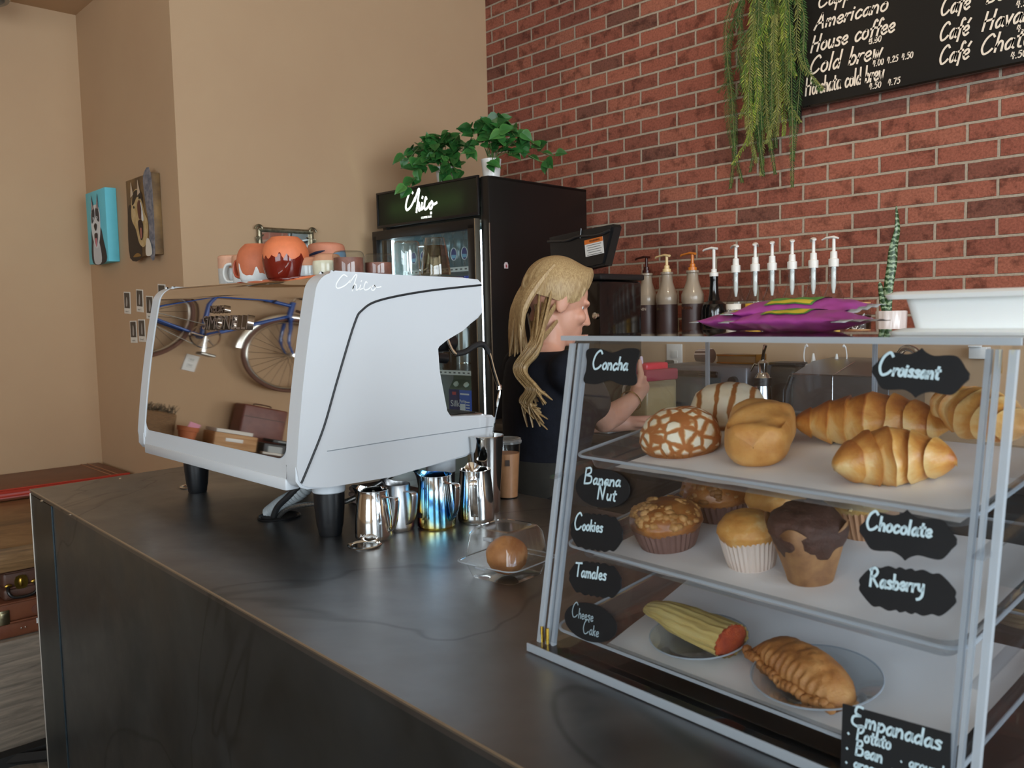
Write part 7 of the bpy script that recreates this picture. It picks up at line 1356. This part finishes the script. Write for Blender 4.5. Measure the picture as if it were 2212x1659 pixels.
bks = [('thick black book with grey label, low in the stack by the red-brown case', (-4.22, -.70, 0), (.14, .15, .075), '#2f3236', '#a9b0b3'), ('wide pale grey book in front of the red-brown case', (-4.22, -.88, 0), (.15, .20, .05), '#8b9093', '#c9cdcd'), ('pale book on top of the wide grey book', (-4.22, -.88, .0505), (.14, .19, .036), '#c4c7c6', '#dcdcd8'),
       ('dark slim book across the black book', (-4.25, -.78, .0875), (.12, .17, .024), '#383c40', '#8d9396')]
for l, p, d, c1, c2 in bks:
    t = thing('book', l, 'book', (p[0], p[1], TH + p[2]), 0, 'books on the bar table'); mb = MB(); mb.box((0, 0, d[2] / 2), d, .002); mb.obj('cover', M('cover ' + c1, c1, .5), t); mb = MB(); mb.box((d[0] / 2 + .0006, .01, d[2] / 2), (.001, d[1] * .55, d[2] * .6)); mb.obj('spine_label', M('spine ' + c2, c2, .5), t, smooth=False)
for i, (y, l) in enumerate(((-.655, 'white card at the front of the bar table'), (-.775, 'second white card nearer the mirror edge'))):
    t = thing('card', l + ', seen in the machine mirror', 'card', (-4.125, y, TH), R_(12 - 20 * i), 'cards on the bar table'); mb = MB(); mb.box((0, 0, .008), (.05, .10, .015), .001); mb.obj('card', M('card white', '#e2e0da', .6), t)
t = thing('left_outlet', 'white outlet below the bicycle, seen in the machine mirror', 'outlet', (XL + .001, -.305, 1.645)); t.name = 'wall_outlet'; mb = MB(); mb.box((.003, 0, 0), (.006, .074, .118), .002); mb.obj('plate', WHITE, t)
for z in (-.02, .02):
    mb = MB(); mb.box((.0065, 0, z), (.003, .034, .028), .001); so = mb.obj('socket', MATS['socket white'], t)
    for yy in (-.006, .006): mb = MB(); mb.box((.0085, yy, z + .003), (.001, .002, .009)); mb.obj('slot', BLACKM, so, smooth=False)
# bicycle: local axes follow the wall, y towards the corner
bk = thing('bicycle', 'blue racing bicycle hung on the left wall, seen in the machine mirror', 'bicycle', (-4.47, 0, 0)); BLU = M('blue bicycle paint', '#1f55a8', .25, coat=.5); TYR = M('brown tyre', '#6d4a3c', .7); RIMM = M('bright rim', '#cfcdc6', .2, 1)
Fh, Rh, BBp, ST, HT0, HT1 = Vector((0, -.80, 1.872)), Vector((0, .10, 1.862)), Vector((0, -.265, 1.835)), Vector((0, -.195, 2.195)), Vector((0, -.695, 2.145)), Vector((0, -.672, 2.275)); WR = .285
mb = MB(); mb.tube([ST, HT1 + Vector((0, 0, -.03))], .0135, 12); mb.tube([BBp, HT0 + Vector((0, 0, .02))], .0145, 12); mb.tube([BBp, ST + (ST - BBp) * .06], .0145, 12); mb.tube([HT0, HT1], .018, 12)
for s in (-1, 1): mb.tube([BBp + Vector((s * .02, 0, 0)), Rh + Vector((s * .05, 0, 0))], .009, 10); mb.tube([ST + Vector((s * .012, 0, 0)), Rh + Vector((s * .05, 0, 0))], .0075, 10)
mb.tube([BBp + Vector((-.035, 0, 0)), BBp + Vector((.035, 0, 0))], .021, 14); mb.obj('frame', BLU, bk)
mb = MB()
for s in (-1, 1): mb.tube(smooth_pts([HT0 + Vector((s * .03, 0, -.01)), HT0 + Vector((s * .045, -.02, -.09)), HT0 + Vector((s * .048, -.045, -.19)), Fh + Vector((s * .045, 0, 0))], 6), [.012] * 6 + [.0105] * 7 + [.007] * 6, 10)
mb.tube([HT0 + Vector((-.04, 0, -.005)), HT0 + Vector((.04, 0, -.005))], .014, 10); mb.obj('fork', BLU, bk)
for c in (Fh, Rh):
    mb = MB(); mb.tube([c + Vector((0, WR * math.cos(a), WR * math.sin(a))) for a in [2 * PI * i / 72 for i in range(72)]], .0135, 10, closed=True); wl = mb.obj('wheel', TYR, bk); mb = MB(); mb.tube([c + Vector((0, (WR - .020) * math.cos(a), (WR - .020) * math.sin(a))) for a in [2 * PI * i / 72 for i in range(72)]], .0085, 8, closed=True); mb.obj('rim', RIMM, wl)
    mb = MB()
    for k in range(28): a = 2 * PI * k / 28; b_ = a + (.5 if k % 2 else -.5); mb.tube([c + Vector((.022 * (1 if k % 4 < 2 else -1), .014 * math.cos(b_), .014 * math.sin(b_))), c + Vector((0, (WR - .022) * math.cos(a), (WR - .022) * math.sin(a)))], .0013, 4)
    mb.obj('spokes', M('dark spokes', '#6b625a', .35, .8), wl); mb = MB(); mb.tube([c + Vector((-.05, 0, 0)), c + Vector((.06, 0, 0))], .014, 12); mb.obj('hub', CHROME, wl)
    mb = MB(); a0, a1 = (-.15, 2.5) if c is Fh else (.4, 3.3); mb.tube([c + Vector((0, (WR + .026) * math.cos(a), (WR + .026) * math.sin(a))) for a in [a0 + (a1 - a0) * i / 30 for i in range(31)]], .018, 8, flat=(.25, 1.2)); mb.obj('fender', RIMM, bk)
mb = MB(); mb.tube([BBp + Vector((.045, .082 * math.cos(a), .082 * math.sin(a))) for a in [2 * PI * i / 40 for i in range(40)]], .005, 6, closed=True)
for k in range(5): a = 2 * PI * k / 5; mb.tube([BBp + Vector((.045, 0, 0)), BBp + Vector((.045, .08 * math.cos(a), .08 * math.sin(a)))], .006, 6)
mb.obj('chainring', CHROME, bk); mb = MB(); mb.tube([BBp + Vector((.062, 0, 0)), BBp + Vector((.066, -.02, -.125))], .009, 8, flat=(1, 1.4)); mb.tube([BBp + Vector((-.05, 0, 0)), BBp + Vector((-.054, .02, .125))], .009, 8); mb.obj('cranks', CHROME, bk)
mb = MB(); mb.box(BBp + Vector((.10, -.02, -.128)), (.075, .08, .02), .004); mb.obj('pedal', M('pedal steel', '#8d8a84', .3, 1), bk)
mb = MB(); mb.tube([HT1, HT1 + Vector((0, .006, .05)), HT1 + Vector((0, -.075, .075))], .0115, 10); mb.obj('stem', CHROME, bk); mb = MB()
hb = HT1 + Vector((0, -.075, .075))
for s in (-1, 1): mb.tube(smooth_pts([hb, hb + Vector((s * .09, 0, .0)), hb + Vector((s * .10, -.06, .004)), hb + Vector((s * .10, -.115, -.04)), hb + Vector((s * .10, -.09, -.10)), hb + Vector((s * .10, -.02, -.105))], 6), .0105, 10)
mb.obj('handlebar', M('dark bar tape', '#4a2e26', .6), bk); mb = MB(); sp_ = ST + Vector((0, .022, .105)); mb.tube([ST, sp_], .0095, 10); mb.obj('seat_post', CHROME, bk)
mb = MB(); mb.tube([sp_ + Vector((0, .09, .012)), sp_ + Vector((0, .02, .012)), sp_ + Vector((0, -.07, .016)), sp_ + Vector((0, -.13, .010))], [.05, .055, .025, .014], 14, flat=(.4, 1)); mb.obj('saddle', M('brown saddle', '#3d2a22', .5), bk)
mb = MB(); mb.tube([BBp + Vector((.045, 0, .082)), Rh + Vector((.045, 0, .03))], .003, 6); mb.tube([BBp + Vector((.045, 0, -.082)), Rh + Vector((.045, 0, -.03))], .003, 6); mb.obj('chain', M('chain steel', '#7a766e', .4, 1), bk)
for y in (-.55, -.05): mb = MB(); mb.tube([(-.10, y, 2.235), (.03, y, 2.225), (.035, y, 2.245)], .006, 8); mb.obj('wall_hook', BLACKM, bk)

# ------------------------------------------------------------------ jar behind the case
t = thing('green_jar', 'small dark green glass jar with a tan cord band behind the pastry case', 'jar', (-.318, 1.168, CT)); mb = MB(); mb.lathe([(0, .001), (.040, 0), (.044, .006), (.044, .080), (.041, .092), (.038, .092), (.040, .08), (.04, .01), (0, .008)], 36); mb.obj('jar', M('dark green glass', '#2d3a30', .12, coat=.4), t)
mb = MB(); 
for k in range(4): mb.tube([(.0455 * math.cos(a), .0455 * math.sin(a), .036 + .006 * k) for a in [2 * PI * i / 36 for i in range(36)]], .003, 6, closed=True)
mb.obj('cord_band', M('tan cord', '#a98a5e', .9), t)
